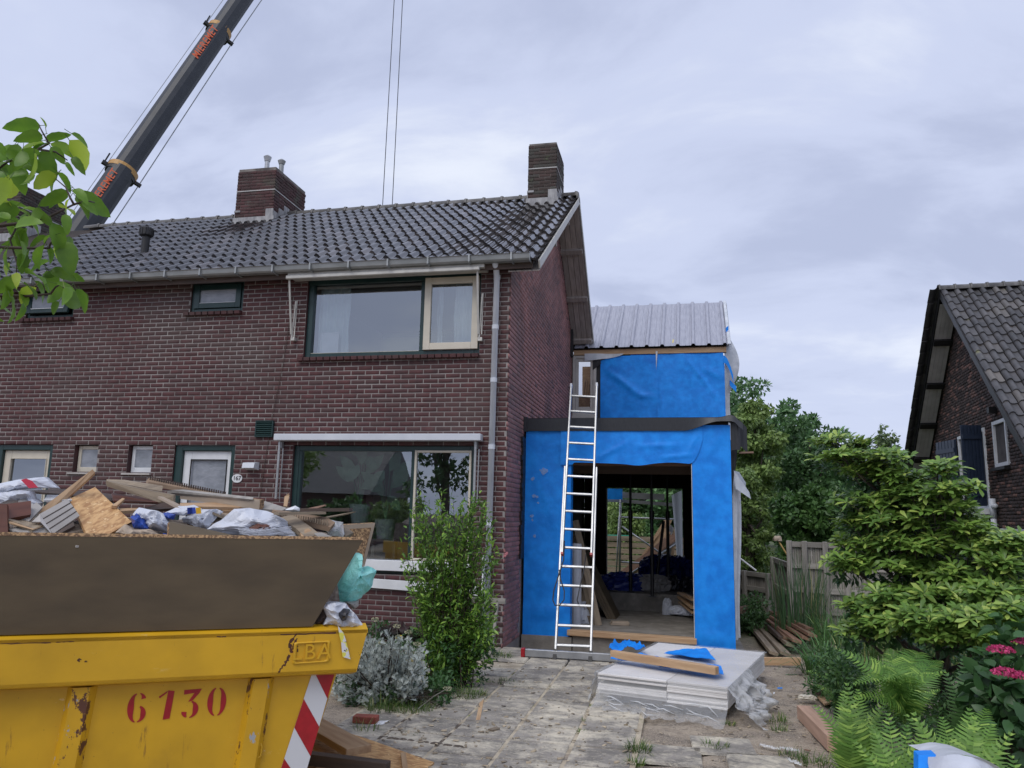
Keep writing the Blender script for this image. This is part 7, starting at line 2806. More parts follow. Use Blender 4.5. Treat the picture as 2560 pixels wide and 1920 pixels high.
t1_ = t_at(255 * KD, 366 * KD)
t2_ = t_at(474 * KD, 70 * KD)
m1 = B_base + bd_ * t1_
wpx = lambda p_: 1920 / ((p_ - EYE) @ CF)
r_lo = 34.0 / wpx(B_base + bd_ * (t1_ * .9)) * 1.0
r_md = 30.0 / wpx(m1) * 1.0
r_hi = 24.5 / wpx(B_base + bd_ * t2_) * 1.06
s0 = boom_section(0, t1_, r_lo, 'boom_section', MT['boom'])
s1 = boom_section(t1_ - .3, t2_, r_md, 'boom_section', MT['boom'])
s2 = boom_section(t2_ - .3, t2_ + 16, r_hi, 'boom_section', MT['boom'])
for t_, r0 in ((t1_, r_lo), (t2_, r_md)):
    s_ = MB()
    prof = [(math.cos(a), math.sin(a)) for a in np.linspace(0, 2 * math.pi, 25)[:-1]]
    P0 = B_base + bd_ * (t_ - .08)
    s_.tube([P0, P0 + bd_ * .22], r0 * 1.10, 24)
    s_.build('collar', MT['ochre'], crane)
    s_ = MB()
    s_.bar(P0 - side * r0 * 1.55, P0 - side * r0 * .6, .16, .12)
    s_.bar(P0 + side * r0 * .7, P0 + side * r0 * 1.45, .18, .14)
    s_.bar(P0 + side * r0 * 1.3 - bd_ * .1, P0 + side * r0 * 1.35 + bd_ * .5, .05, .05)
    s_.build('cable_bracket', MT['black'], crane)
    s_ = MB()
    s_.tube([P0 - bd_ * .16, P0 - bd_ * .02], r0 * 1.08, 24)
    s_.build('collar_ring', MT['black'], crane)
# lettering on the boom
om = mat('orange_red_print', (.78, .16, .06), rough=.5)
for tc_, sz_, rr in ((t_at(434 * KD, 105 * KD), 1.02, r_md), (t_at(208 * KD, 410 * KD) , 1.02, r_lo)):
    px_len = 89 * KD * 1.08
    c_ = B_base + bd_ * tc_
    hgt = 15.0 / wpx(c_)
    V, F = text_mesh('MIEREMET', 1.0, .01, bold=.012, space=1.12)
    w_txt = V[:, 0].max() - V[:, 0].min()
    tgt = px_len / wpx(c_) * 1.02
    sc3 = tgt / w_txt
    V = V * sc3
    ey_ = side if side @ CU > 0 else -side
    left = -CR @ side
    # letters sit on the upper-left half of the visible face
    sgn = -1 if side @ CR > 0 else 1
    cen = c_ + side * sgn * rr * .42 + upb * (rr * 1.16)
    ex_, ey2 = bd_, unit(np.cross(upb, bd_))
    P = cen + V[:, :1] * ex_ + V[:, 1:2] * ey2 * 1.0 + V[:, 2:3] * upb
    mk('lettering', P, F, om, crane)
# hoist rope along the boom and the two hanging ropes
s_ = MB()
for px, off in ((-1.35, 0),):
    s_.tube([B_base + side * r_lo * 1.42 * (1 if side @ CR > 0 else -1), B_base + bd_ * (t1_) + side * (r_lo * 1.40) * (1 if side @ CR > 0 else -1), B_base + bd_ * t2_ + side * (r_md * 1.42) * (1 if side @ CR > 0 else -1),
             B_base + bd_ * (t2_ + 16) + side * (r_hi * 1.7) * (1 if side @ CR > 0 else -1)], .022, 5)
    s_.tube([B_base + bd_ * 3 - side * r_lo * 1.12 * (1 if side @ CR > 0 else -1), B_base + bd_ * (t2_ + 14) - side * (r_lo * 1.1) * (1 if side @ CR > 0 else -1)], .014, 5)
s_.build('hoist_rope', MT['zinc'], crane)
s_ = MB()
for (xa, ya, xb, yb) in ((852, -8, 825, 470), (870, -8, 846, 470)):
    a, b = at_y(xa * KD, ya * KD, 19), at_y(xb * KD, yb * KD, 19)
    d_ = a - b
    s_.tube([b - d_ * .4, b, a, a + d_ * .7], .011, 5)
s_.build('load_rope', MT['black'], crane)
# slewing body and carrier behind the houses
s_ = MB()
s_.box(v3(B_base[0], B_base[1], 1.6), (3.2, 2.6, 1.6), bev=.1)
s_.box(v3(B_base[0] - 1, B_base[1], .75), (9, 2.6, .7), bev=.1)
for k in range(4):
    for sg in (-1, 1):
        s_.tube([v3(B_base[0] - 4 + k * 2.2, B_base[1] + sg * 1.0, .6), v3(B_base[0] - 4 + k * 2.2, B_base[1] + sg * 1.35, .6)], .6, 16)
s_.build('carrier', MT['ochre'], crane)
# ================================================================== PLANTS
def lf(name, c1, c2, rough=.42, tr=.30, rnd=.3, rndc=None, scale=3):
    return mat(name, c1, c2, rough=rough, scale=scale, rnd=rnd, rndc=rndc, transl=tr, spec=.45)


LM = dict(
    poplar=lf('leaf_poplar', (0.161, 0.292, 0.114), (0.108, 0.212, 0.092), rnd=.35),
    olive=lf('leaf_olive', (0.252, 0.354, 0.101), (0.159, 0.252, 0.076), rnd=.35),
    birch=lf('leaf_birch', (0.204, 0.276, 0.122), (0.143, 0.204, 0.091), rnd=.35),
    deep=lf('leaf_deep', (0.090, 0.179, 0.057), (0.060, 0.126, 0.046), rnd=.35),
    bright=lf('leaf_bright', (.115, .225, .060), (.075, .165, .048), rnd=.35),
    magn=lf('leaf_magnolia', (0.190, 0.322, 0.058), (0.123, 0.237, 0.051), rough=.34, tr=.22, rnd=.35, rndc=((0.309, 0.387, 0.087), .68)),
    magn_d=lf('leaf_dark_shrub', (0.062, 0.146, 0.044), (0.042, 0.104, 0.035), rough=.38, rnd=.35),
    fern=lf('leaf_fern', (0.162, 0.309, 0.048), (0.098, 0.227, 0.041), rough=.5, rnd=.28, rndc=((0.281, 0.423, 0.081), .72)),
    fern_d=lf('leaf_fern_dark', (0.088, 0.200, 0.051), (0.061, 0.144, 0.042), rough=.5, rnd=.25),
    shrub=lf('leaf_shrub', (0.156, 0.309, 0.047), (0.095, 0.204, 0.037), rnd=.35, rndc=((0.315, 0.483, 0.076), .7)),
    silver=lf('leaf_silver', (0.500, 0.550, 0.525), (0.362, 0.413, 0.388), rough=.7, tr=.15, rnd=.25),
    reed=lf('leaf_reed', (0.090, 0.180, 0.075), (0.060, 0.128, 0.057), rnd=.3, rndc=((0.330, 0.300, 0.150), .85)),
    iris=lf('leaf_iris', (0.105, 0.225, 0.060), (0.068, 0.158, 0.048), rnd=.3, rndc=((0.420, 0.390, 0.150), .88)),
    grass=lf('leaf_grass', (0.119, 0.210, 0.042), (0.077, 0.147, 0.034), rnd=.35, rndc=((0.350, 0.322, 0.140), .8)),
    big=lf('leaf_foreground', (0.187, 0.349, 0.037), (0.122, 0.253, 0.033), rough=.36, tr=.5, rnd=.28, rndc=((0.430, 0.535, 0.055), .84), scale=14),
    pink=lf('petal_magenta', (.50, .02, .13), (.65, .10, .25), rough=.6, rnd=.4, scale=30),
    yellow=lf('petal_yellow', (.75, .55, .05), (.6, .5, .15), rough=.6),
    bark=mat('bark', (.09, .07, .055), (.045, .036, .03), rough=.9, scale=12, bump=.6, bscale=40),
    twig=mat('twig', (.06, .04, .03), (.035, .024, .018), rough=.7, scale=10),
    stem_silver=mat('stem_silver', (.30, .33, .30), (.2, .2, .17), rough=.8),
)


def leaf_t(w=.5, segs=3, fold=.12, curl=.15, tipw=.0, wid=None):
    """leaf along +x, length 1, face normal +z"""
    V, F = [], []
    prof = wid or (lambda t: math.sin(math.pi * t ** .85) ** .8)
    for i in range(segs + 1):
        t = i / segs
        wd = w / 2 * max(prof(t), .03 if 0 < i < segs else .02)
        zc = -curl * t * t
        V += [(t, wd, zc + fold * wd * 2), (t, 0, zc), (t, -wd, zc + fold * wd * 2)]
    for i in range(segs):
        a = i * 3
        F += [(a, a + 1, a + 4, a + 3), (a + 1, a + 2, a + 5, a + 4)]
    return np.array(V, float), np.array(F)[:, ::-1]


LT_small = (np.array([(0, 0, 0), (.5, .28, .03), (1, 0, -.08), (.5, -.28, .03)], float), np.array([(0, 3, 2, 1)]))
LT_mid = leaf_t(.45, 2, .15, .12)
LT_mag = leaf_t(.46, 4, .14, .22, wid=lambda t: (t ** .8) * math.sqrt(max(0, 1 - (max(0, t - .62) / .38) ** 2)) * 1.0 if t > 0 else 0)
LT_shrub = leaf_t(.34, 3, .2, .2)
LT_big = leaf_t(.58, 8, .16, .38, wid=lambda t: math.sin(math.pi * min(1, t) ** .80) ** .62 * (1 + .05 * math.sin(t * 23)))


def rand_unit(n, rg):
    v = rg.normal(size=(n, 3))
    return v / np.linalg.norm(v, axis=1, keepdims=True)


def frames(X, Z):
    """arrays: x axis directions, approximate normals"""
    X = X / np.linalg.norm(X, axis=1, keepdims=True)
    Y = np.cross(Z, X)
    Y /= np.linalg.norm(Y, axis=1, keepdims=True) + 1e-9
    Z2 = np.cross(X, Y)
    return np.stack([X, Y, Z2], axis=2)


def blob_leaves(centres, radii, n, size, rg, up=.5, shell=.55, droop=0.0):
    """leaves around clump centres; clump radii (k,3)"""
    k = len(centres)
    vol = np.prod(radii, axis=1) ** (2 / 3)
    idx = rg.choice(k, n, p=vol / vol.sum())
    d = rand_unit(n, rg)
    r = (shell + (1 - shell) * rg.random(n)) ** .6
    P = centres[idx] + d * radii[idx] * r[:, None]
    Z = d * .6 + rand_unit(n, rg) * .7 + np.array([0, 0, up])
    X = rand_unit(n, rg) + d * .6 + np.array([0, 0, -droop])
    s = size * rg.uniform(.6, 1.3, n)
    return frames(X, Z) * s[:, None, None], P


def crown_clumps(c, R, k, rg, rmin=.16, rmax=.34, shape='ell', lumpy=.25):
    """clump centres filling an uneven crown envelope"""
    d = rand_unit(k, rg)
    r = rg.random(k) ** .42
    if shape == 'cone':
        zz_ = d[:, 2]
    C_ = d * r[:, None] * np.array(R)
    if shape == 'cone':
        t = (C_[:, 2] / R[2] + 1) / 2
        C_[:, :2] *= (1.15 - .75 * t)[:, None]
    C_ += rg.normal(size=(k, 3)) * lumpy * .3 * np.array(R)
    rad = rg.uniform(rmin, rmax, k)[:, None] * min(R) * np.array([1.1, 1.1, .8])
    return np.array(c) + C_, rad


def tree(name, label, cat, base, height, c, R, k, n, size, m, seed, shape='ell', trunk=.18, lean=0, group='trees beyond the garden', limbs=7, droop=0, up=.5, rr=(.16, .34), tmpl=LT_small):  # noqa
    rg = np.random.default_rng(seed)
    base = np.array(base, float)
    t_ = thing(name, label, cat, base, group)
    s_ = MB()
    top = np.array(c, float) + v3(0, 0, R[2] * .75)
    s_.tube([base - v3(0, 0, .2), base + (top - base) * .35 + v3(.1, 0, 0), base + (top - base) * .7, top], [trunk, trunk * .75, trunk * .4, trunk * .08], 8)
    for i in range(limbs):
        f = .3 + .55 * i / limbs
        st = base + (top - base) * f
        a = rg.uniform(0, 6.28)
        e = np.array(c) + np.array([math.cos(a) * R[0] * .8, math.sin(a) * R[1] * .8, rg.uniform(-.3, .7) * R[2]])
        s_.tube([st, (st + e) / 2 + v3(0, 0, .05 * R[2]), e], [trunk * .4, trunk * .22, trunk * .05], 5)
    s_.build('trunk', LM['bark'], t_, smooth=True)
    C_, rad = crown_clumps(c, R, k, rg, *rr, shape=shape)
    Rs, Ps = blob_leaves(C_, rad, n, size, rg, droop=droop, up=up)
    mass('crown', tmpl, Rs, Ps, m, t_)
    return t_


def tpos(px, py, y):
    return at_y(px, py, y)


def bgtree(px0, px1, pyt, pyb, y, label, m, seed, n=7000, k=70, size=.22, shape='ell', **kw):
    """tree whose crown spans px0..px1 and pyt..pyb at distance y"""
    a, b = tpos(px0, (pyt + pyb) / 2, y), tpos(px1, (pyt + pyb) / 2, y)
    t_, bo_ = tpos((px0 + px1) / 2, pyt, y), tpos((px0 + px1) / 2, pyb, y)
    rx = (b[0] - a[0]) / 2
    zc_, rz2 = (t_[2] + bo_[2]) / 2, (t_[2] - bo_[2]) / 2
    cx_ = (a[0] + b[0]) / 2
    return tree('tree', label, 'tree', (cx_, y, 0), t_[2], (cx_, y, zc_), (rx * .95, rx * .95, rz2 * .93), k, n, size, m, seed, shape=shape, **kw)


bgtree(1790, 1985, 905, 1400, 42, 'tall dark poplar just right of the extension', LM['poplar'], 1, n=13000, k=120, size=.27, trunk=.4)
bgtree(1905, 2065, 985, 1400, 41, 'shorter dark poplar against the right of the tall one', LM['poplar'], 15, n=10000, k=90, size=.26, trunk=.3)
bgtree(1690, 1900, 960, 1450, 46, 'tall poplar partly behind the blue upper box', LM['poplar'], 2, n=9000, k=90, size=.34, trunk=.4)
bgtree(1820, 1960, 985, 1330, 33, 'yellowish green willow leaning out from behind the extension', LM['olive'], 3, n=9000, k=60, size=.20, droop=.8)
bgtree(1800, 1935, 1150, 1480, 24, 'olive green bushy tree low beside the extension', LM['olive'], 4, n=9000, k=60, size=.13, droop=.6)
bgtree(1930, 2130, 1040, 1420, 36, 'mid green round tree behind the magnolia', LM['deep'], 5, n=11000, k=90, size=.22)
bgtree(2060, 2180, 1065, 1400, 50, 'distant round tree over the top of the magnolia', LM['poplar'], 6, n=6000, k=60, size=.3)
bgtree(2160, 2290, 1035, 1380, 44, 'wispy pale birch left of the neighbour house', LM['birch'], 7, n=5200, k=110, size=.2, droop=.9, shape='cone', rr=(.08, .2))
bgtree(1935, 2110, 1215, 1430, 20, 'bright green bush above the board fence', LM['bright'], 8, n=9000, k=60, size=.15, trunk=.08)
bgtree(2090, 2230, 1180, 1420, 23, 'dark shrub filling in behind the magnolia', LM['deep'], 9, n=6500, k=50, size=.15, trunk=.08)
bgtree(1480, 1640, 1120, 1420, 38, 'dark tree seen through the left of the rear doorway', LM['deep'], 10, n=8000, k=70, size=.26)
bgtree(1600, 1760, 1130, 1440, 36, 'dark tree seen through the right of the rear doorway', LM['poplar'], 11, n=8000, k=70, size=.26)
bgtree(1490, 1610, 1230, 1440, 32, 'pale green shrub beyond the slat fence', LM['olive'], 12, n=5000, k=40, size=.16, trunk=.08)
bgtree(1690, 1860, 1250, 1500, 30, 'dense dark shrub behind the low fence', LM['deep'], 13, n=6000, k=50, size=.2, trunk=.08)
bgtree(2230, 2420, 1150, 1400, 30, 'dark shrub in front of the neighbour wall', LM['deep'], 14, n=6000, k=50, size=.2, trunk=.08)
# hedge mass closing the horizon
rg = np.random.default_rng(77)
k = 260
C_ = np.stack([rg.uniform(-30, 34, k), rg.uniform(54, 60, k), rg.uniform(.5, 5.2, k)], 1)
Rs, Ps = blob_leaves(C_, np.full((k, 3), 1.5), 30000, .42, rg)
mass('far_wood', LT_small, Rs, Ps, LM['deep'], kind='stuff', label='dark far wood behind all the gardens', cat='wood')

# ---- magnolia
MY = 7.0
rg = np.random.default_rng(21)
base = at_z(2350, 1600, 0)
base = at_y(2345, 1560, 7.3)
base[2] = 0
mg = thing('magnolia', 'big glossy leaved magnolia shrub filling the right side', 'shrub', base)
sprays = [(1860 + x / 1.803, 1000 + y / 1.803, d, w / 1.803, h / 1.803, n) for x, y, d, w, h, n in (
    (400, 178, 6.9, 85, 28, 26), (410, 255, 6.8, 100, 26, 34), (520, 205, 7.0, 70, 28, 22), (620, 262, 6.8, 120, 36, 48), (560, 320, 6.9, 130, 34, 40), (900, 312, 6.5, 66, 34, 26), (690, 345, 6.8, 110, 34, 42), (930, 400, 6.5, 105, 36, 44),
    (790, 420, 6.7, 150, 44, 62), (580, 460, 6.9, 170, 44, 66), (900, 485, 6.6, 130, 44, 56), (500, 545, 6.9, 90, 38, 36), (690, 540, 6.8, 180, 46, 80), (1000, 575, 6.5, 100, 44, 46), (560, 640, 6.9, 140, 44, 60), (800, 650, 6.7, 190, 50, 86),
    (1090, 660, 6.4, 90, 50, 40), (460, 735, 6.8, 80, 40, 40), (620, 730, 6.8, 130, 44, 56), (860, 760, 6.6, 180, 40, 60), (1210, 640, 6.2, 70, 46, 40), (1180, 740, 6.2, 100, 50, 56), (1000, 800, 6.5, 150, 46, 60), (700, 875, 6.6, 150, 40, 62),
    (920, 880, 6.4, 160, 44, 76), (1160, 860, 6.1, 110, 50, 66), (1230, 960, 5.9, 80, 50, 46), (560, 930, 6.7, 110, 38, 40), (640, 1010, 6.5, 120, 44, 56), (850, 985, 6.2, 150, 50, 90), (1060, 980, 6.0, 140, 50, 84), (1100, 1060, 5.9, 110, 40, 50),
    (940, 1060, 6.1, 130, 36, 50), (500, 1040, 6.7, 70, 34, 24))]
Rm, Pm = [], []
lim = MB()
trunk_top = base + v3(-.05, 0, 1.2)
lim.tube([base - v3(0, 0, .1), base + v3(.03, 0, .6), trunk_top, trunk_top + v3(-.15, -.1, .7), trunk_top + v3(-.5, -.1, 1.15)], [.055, .048, .04, .03, .012], 8)
for (px, py, dy, hw, hh, cnt) in sprays:
    if cnt == 0: continue
    c_ = at_y(px, py, dy)
    u_ = dy / 1920.0
    R_ = np.array([hw * u_ * 1.02, hw * u_ * .9, hh * u_ * .8])
    # branch to the spray
    st = base + v3(0, 0, min(max(.3, c_[2] - .5), 1.9))
    mid = (st + c_) / 2 - v3(0, 0, .06)
    lim.tube([st, mid, c_], [.024, .016, .006], 6)
    for j in range(int(cnt * 1.1)):
        d = rand_unit(1, rg)[0]
        r = rg.random() ** .45
        w0 = c_ + d * R_ * r
        out = unit((w0 - st) * np.array([1, 1, .4]) + v3(0, 0, .25) + rg.normal(size=3) * .15)
        if rg.random() < .35:
            lim.tube([w0 - out * .12 - v3(0, 0, .02), w0], [.004, .003], 4, cap=False)
        nl = rg.integers(6, 10)
        ax_ = unit(out * .5 + v3(0, 0, .8) + rg.normal(size=3) * .2)
        fr = frame(ax_)
        for q in range(nl):
            a = 2 * math.pi * q / nl + rg.uniform(-.3, .3)
            dr = fr[:, 1] * math.cos(a) + fr[:, 2] * math.sin(a) + ax_ * rg.uniform(.1, .75)
            s = rg.uniform(.062, .108)
            X = unit(dr)
            R3 = frames(X[None], ax_[None] + rg.normal(size=(1, 3)) * .12)[0] * s
            Rm.append(R3)
            Pm.append(w0 + ax_ * rg.uniform(-.02, .01))
lim.build('trunk', LM['bark'], mg, smooth=True)
pieces('leaf', LT_mag, Rm, Pm, LM['magn'], mg, stuff='crown', smooth=False)
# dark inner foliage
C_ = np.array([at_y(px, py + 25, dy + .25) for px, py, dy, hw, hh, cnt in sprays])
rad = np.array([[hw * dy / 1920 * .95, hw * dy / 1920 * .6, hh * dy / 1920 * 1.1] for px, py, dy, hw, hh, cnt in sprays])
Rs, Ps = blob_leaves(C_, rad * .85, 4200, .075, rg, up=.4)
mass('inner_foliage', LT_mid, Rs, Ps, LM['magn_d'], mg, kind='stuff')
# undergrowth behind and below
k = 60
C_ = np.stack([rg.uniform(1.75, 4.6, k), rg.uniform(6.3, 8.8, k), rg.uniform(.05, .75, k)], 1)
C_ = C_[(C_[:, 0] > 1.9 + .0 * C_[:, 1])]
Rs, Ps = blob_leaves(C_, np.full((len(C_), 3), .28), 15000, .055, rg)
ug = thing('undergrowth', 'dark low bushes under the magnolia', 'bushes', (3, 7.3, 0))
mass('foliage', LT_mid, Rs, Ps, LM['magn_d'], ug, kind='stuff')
k = 34
C_ = np.stack([rg.uniform(1.62, 2.5, k), rg.uniform(5.6, 8.2, k), rg.uniform(.0, .40, k)], 1)
Rs, Ps = blob_leaves(C_, np.full((k, 3), .16), 6500, .045, rg)
mass('foliage', LT_mid, Rs, Ps, LM['bright'], ug, kind='stuff')

# ---- ferns
def frond_tmpl(seed=0, n=32):
    """frond along +x, length 1, arching: one rachis strip and tapered pinnae"""
    rg = random.Random(seed)
    V, F = [], []

    def curve(t):
        return np.array([t * (1 - .10 * t), 0, .16 * math.sin(math.pi * t) - .26 * t ** 2.2])
    for i in range(n):
        t = .10 + .88 * i / n
        w = .205 * math.sin(math.pi * min(1, (t - .02)) ** .62) ** .9 * (1 - t) ** .12
        c = curve(t)
        tan = unit(curve(t + .01) - c)
        for sg in (-1, 1):
            d = unit(np.array([.38, sg * 1.0, -.10 + rg.uniform(-.10, .10)]))
            tip = c + d * w * rg.uniform(.9, 1.05)
            h = .0130
            mid = c + (tip - c) * .5
            b = len(V)
            V += [c - tan * h * .8, c + tan * h * .8, mid + tan * h * .8 + np.array([0, 0, .008]), mid - tan * h * .7 + np.array([0, 0, .008]), tip + np.array([0, 0, -.012]), tip + tan * .003 + np.array([0, 0, -.012])]
            f1, f2 = (b, b + 1, b + 2, b + 3), (b + 3, b + 2, b + 5, b + 4)
            F += [f1, f2] if sg > 0 else [f1[::-1], f2[::-1]]
    for i in range(8):
        t0, t1 = i / 8, (i + 1) / 8
        a, b_ = curve(t0), curve(t1)
        b = len(V)
        V += [a + [0, .006 * (1 - t0), .004], a + [0, -.006 * (1 - t0), .004], b_ + [0, -.006 * (1 - t1), .004], b_ + [0, .006 * (1 - t1), .004]]
        F.append((b, b + 1, b + 2, b + 3))
    return np.array(V, float), np.array(F)


FT = frond_tmpl(1)


def g7(x, y, d):       # crop (2060,1500) x3.95
    return at_y(2060 + x / 3.95, 1500 + y / 3.95, d)


def fern(label, base, fronds, m, seed):
    t_ = thing('fern', label, 'fern', base, 'ferns in front of the magnolia')
    rg = np.random.default_rng(seed)
    Rs, Ps = [], []
    for tip, L in fronds:
        tip = np.array(tip)
        d = tip - base
        L_ = np.linalg.norm(d) * 1.05
        X = unit(d + v3(0, 0, .30 * L_))
        side_ = unit(np.cross(v3(0, 0, 1), X) + rg.normal(size=3) * .12)
        toC = unit(EYE - (base + tip) / 2)
        Z = unit(v3(0, 0, .8) + toC * rg.uniform(.6, .95) + rg.normal(size=3) * .12)
        R3 = frames(X[None], Z[None])[0] * L_
        Rs.append(R3)
        Ps.append(base)
    pieces('frond', FT, Rs, Ps, m, t_)
    return t_


f1b = at_z(2268, 1790, .05)
fb1 = g7(780, 1020, 5.3); fb1[2] = max(.05, fb1[2] - .12)
fb2 = g7(1330, 1480, 4.6); fb2[2] = .10
fb3 = g7(760, 1560, 4.6); fb3[2] = .05
fb4 = g7(330, 1180, 5.4); fb4[2] = .05
fern('large light green fern at the left front of the magnolia', fb1, [(g7(225, 590, 5.0), 1), (g7(400, 500, 5.5), 1), (g7(600, 400, 5.7), 1), (g7(830, 480, 5.7), 1), (g7(340, 830, 4.8), 1), (g7(1000, 480, 5.9), 1), (g7(700, 770, 4.7), 1),
      (g7(1250, 560, 5.6), 1), (g7(1180, 900, 5.2), 1), (g7(420, 1080, 4.9), 1), (g7(1060, 760, 4.9), 1)], LM['fern'], 1)
fern('yellow green fern nearest the blue and white bag', fb2, [(g7(970, 1110, 4.5), 1), (g7(1440, 1000, 4.6), 1), (g7(1740, 1140, 4.7), 1), (g7(1150, 1040, 4.8), 1), (g7(1800, 1480, 4.2), 1), (g7(1640, 930, 5.0), 1), (g7(930, 1300, 4.3), 1), (g7(1560, 1300, 4.3), 1)], LM['fern'], 2)
fern('small bright fern above the thin timber beam', fb3, [(g7(590, 1070, 4.6), 1), (g7(440, 1200, 4.6), 1), (g7(540, 1330, 4.4), 1), (g7(820, 1180, 4.6), 1), (g7(980, 1330, 4.5), 1), (g7(640, 1560, 4.2), 1), (g7(420, 1480, 4.4), 1)], LM['fern'], 3)
fern('feathery fern at the left edge beside the plywood scrap', fb4, [(g7(90, 830, 5.5), 1), (g7(-60, 1040, 5.3), 1), (g7(330, 800, 5.5), 1), (g7(110, 1110, 5.1), 1), (g7(520, 990, 5.2), 1), (g7(230, 940, 5.1), 1), (g7(560, 1130, 5.1), 1)], LM['fern'], 4)
fb5 = g7(1480, 900, 5.7); fb5[2] = .1
fern('dark fern in the shade left of the pink hydrangea', fb5, [(g7(1560, 540, 5.7), 1), (g7(1320, 560, 5.6), 1), (g7(1690, 760, 5.5), 1), (g7(1230, 740, 5.5), 1), (g7(1400, 650, 5.8), 1), (g7(1750, 900, 5.4), 1)], LM['fern_d'], 5)
fb6 = g7(1980, 1720, 3.9); fb6[2] = .1
fern('fern frond arching over the bag in the corner', fb6, [(g7(1530, 1590, 4.0), 1), (g7(1700, 1470, 4.2), 1), (g7(1900, 1440, 4.0), 1)], LM['fern'], 6)
# low mixed greenery between the ferns
k = 50
rgm = np.random.default_rng(8)
C_ = np.stack([rgm.uniform(1.45, 3.1, k), rgm.uniform(4.4, 6.2, k), rgm.uniform(.02, .34, k)], 1)
C_ = C_[(C_[:, 0] > 1.30 + (C_[:, 1] - 4.2) * .12)]
Rs, Ps = blob_leaves(C_, np.full((len(C_), 3), .15), 9000, .038, rgm)
lg = thing('ground_cover', 'small leaved weeds growing between the ferns', 'weeds', (2.2, 5.2, 0))
mass('foliage', LT_mid, Rs, Ps, LM['magn_d'], lg, kind='stuff')

# leafy edge spilling over the soil towards the drive
ed = thing('border_plants', 'bright leafy weeds spilling over the bare soil left of the ferns', 'weeds', g6(1700, 700, 0))
C_ = np.array([g6(x + rgm.uniform(-40, 40), y + rgm.uniform(-30, 30), rgm.uniform(.02, h_)) for x, y, h_ in
               ((1620, 420, .5), (1700, 480, .5), (1780, 520, .5), (1850, 560, .55), (1680, 560, .35), (1760, 620, .4), (1840, 680, .4), (1600, 640, .2), (1560, 700, .1), (1900, 760, .4), (1830, 800, .25), (1790, 860, .15), (1880, 900, .2), (1960, 960, .25),
                (2020, 1040, .2), (2080, 1120, .2), (1950, 640, .55), (2030, 760, .5), (1740, 400, .6), (1840, 420, .7)) for _ in range(3)])
Rs, Ps = blob_leaves(C_, np.full((len(C_), 3), .13), 7500, .048, rgm, up=.7)
k = rgm.random(len(Ps)) < .55
mass('foliage', LT_mid, Rs[k], Ps[k], LM['bright'], ed, kind='stuff')
mass('foliage', LT_mid, Rs[~k], Ps[~k], LM['magn_d'], ed, kind='stuff')
fb7 = g6(1900, 800, .05)
fern('low fern spreading between the strap leaves and the plywood scrap', fb7, [(fb7 + v3(-.45, -.1, .18), 1), (fb7 + v3(-.35, .25, .34), 1), (fb7 + v3(-.1, -.3, .30), 1), (fb7 + v3(-.3, -.3, .16), 1), (fb7 + v3(.1, .1, .48), 1), (fb7 + v3(.35, -.2, .35), 1), (fb7 + v3(-.15, .3, .45), 1)], LM['fern'], 7)
fb8 = g6(1980, 1060, .05)
fern('low fern above the far end of the thin timber beam', fb8, [(fb8 + v3(-.38, .0, .22), 1), (fb8 + v3(-.2, .3, .35), 1), (fb8 + v3(.0, -.2, .30), 1), (fb8 + v3(.25, .1, .40), 1), (fb8 + v3(-.1, .1, .48), 1)], LM['fern'], 8)

# ---- hydrangea
hb = at_y(2520, 1760, 5.3)
hb[2] = 0
hy = thing('hydrangea', 'dark leaved hydrangea with magenta flower heads at the right edge', 'hydrangea', hb)
C_ = np.array([at_y(px, py, d) for px, py, d in ((2500, 1690, 5.3), (2540, 1640, 5.4), (2550, 1730, 5.2), (2500, 1770, 5.2), (2540, 1800, 5.1), (2470, 1730, 5.4), (2520, 1840, 5.0), (2555, 1580, 5.4))])
Rs, Ps = blob_leaves(C_, np.full((len(C_), 3), .15), 520, .098, rgm, up=.9)
pieces('leaf', leaf_t(.62, 4, .1, .2), Rs, Ps, LM['magn_d'], hy, cap=200)  # noqa
s_ = MB()
for q in C_:
    s_.tube([hb, (hb + q) / 2 + v3(.03, 0, .02), q], [.01, .008, .005], 5)
s_.build('stem', LM['twig'], hy)
for i, (px, py, d, r_) in enumerate(((2502, 1626, 5.05, .072), (2512, 1682, 4.95, .070), (2548, 1690, 5.0, .062), (2550, 1603, 5.3, .06))):
    c_ = at_y(px, py, d)
    n = 190
    dd = rand_unit(n, rgm)
    dd[:, 2] = np.abs(dd[:, 2]) * .75 - .12
    P = c_ + dd * r_ * np.array([1, 1, .62]) * rgm.uniform(.85, 1.02, (n, 1))
    Rr = frames(rand_unit(n, rgm), dd + rand_unit(n, rgm) * .3) * (.020)
    mass('flower_head', (LT_small[0] - [.5, 0, 0], LT_small[1]), Rr, P, LM['pink'], hy)

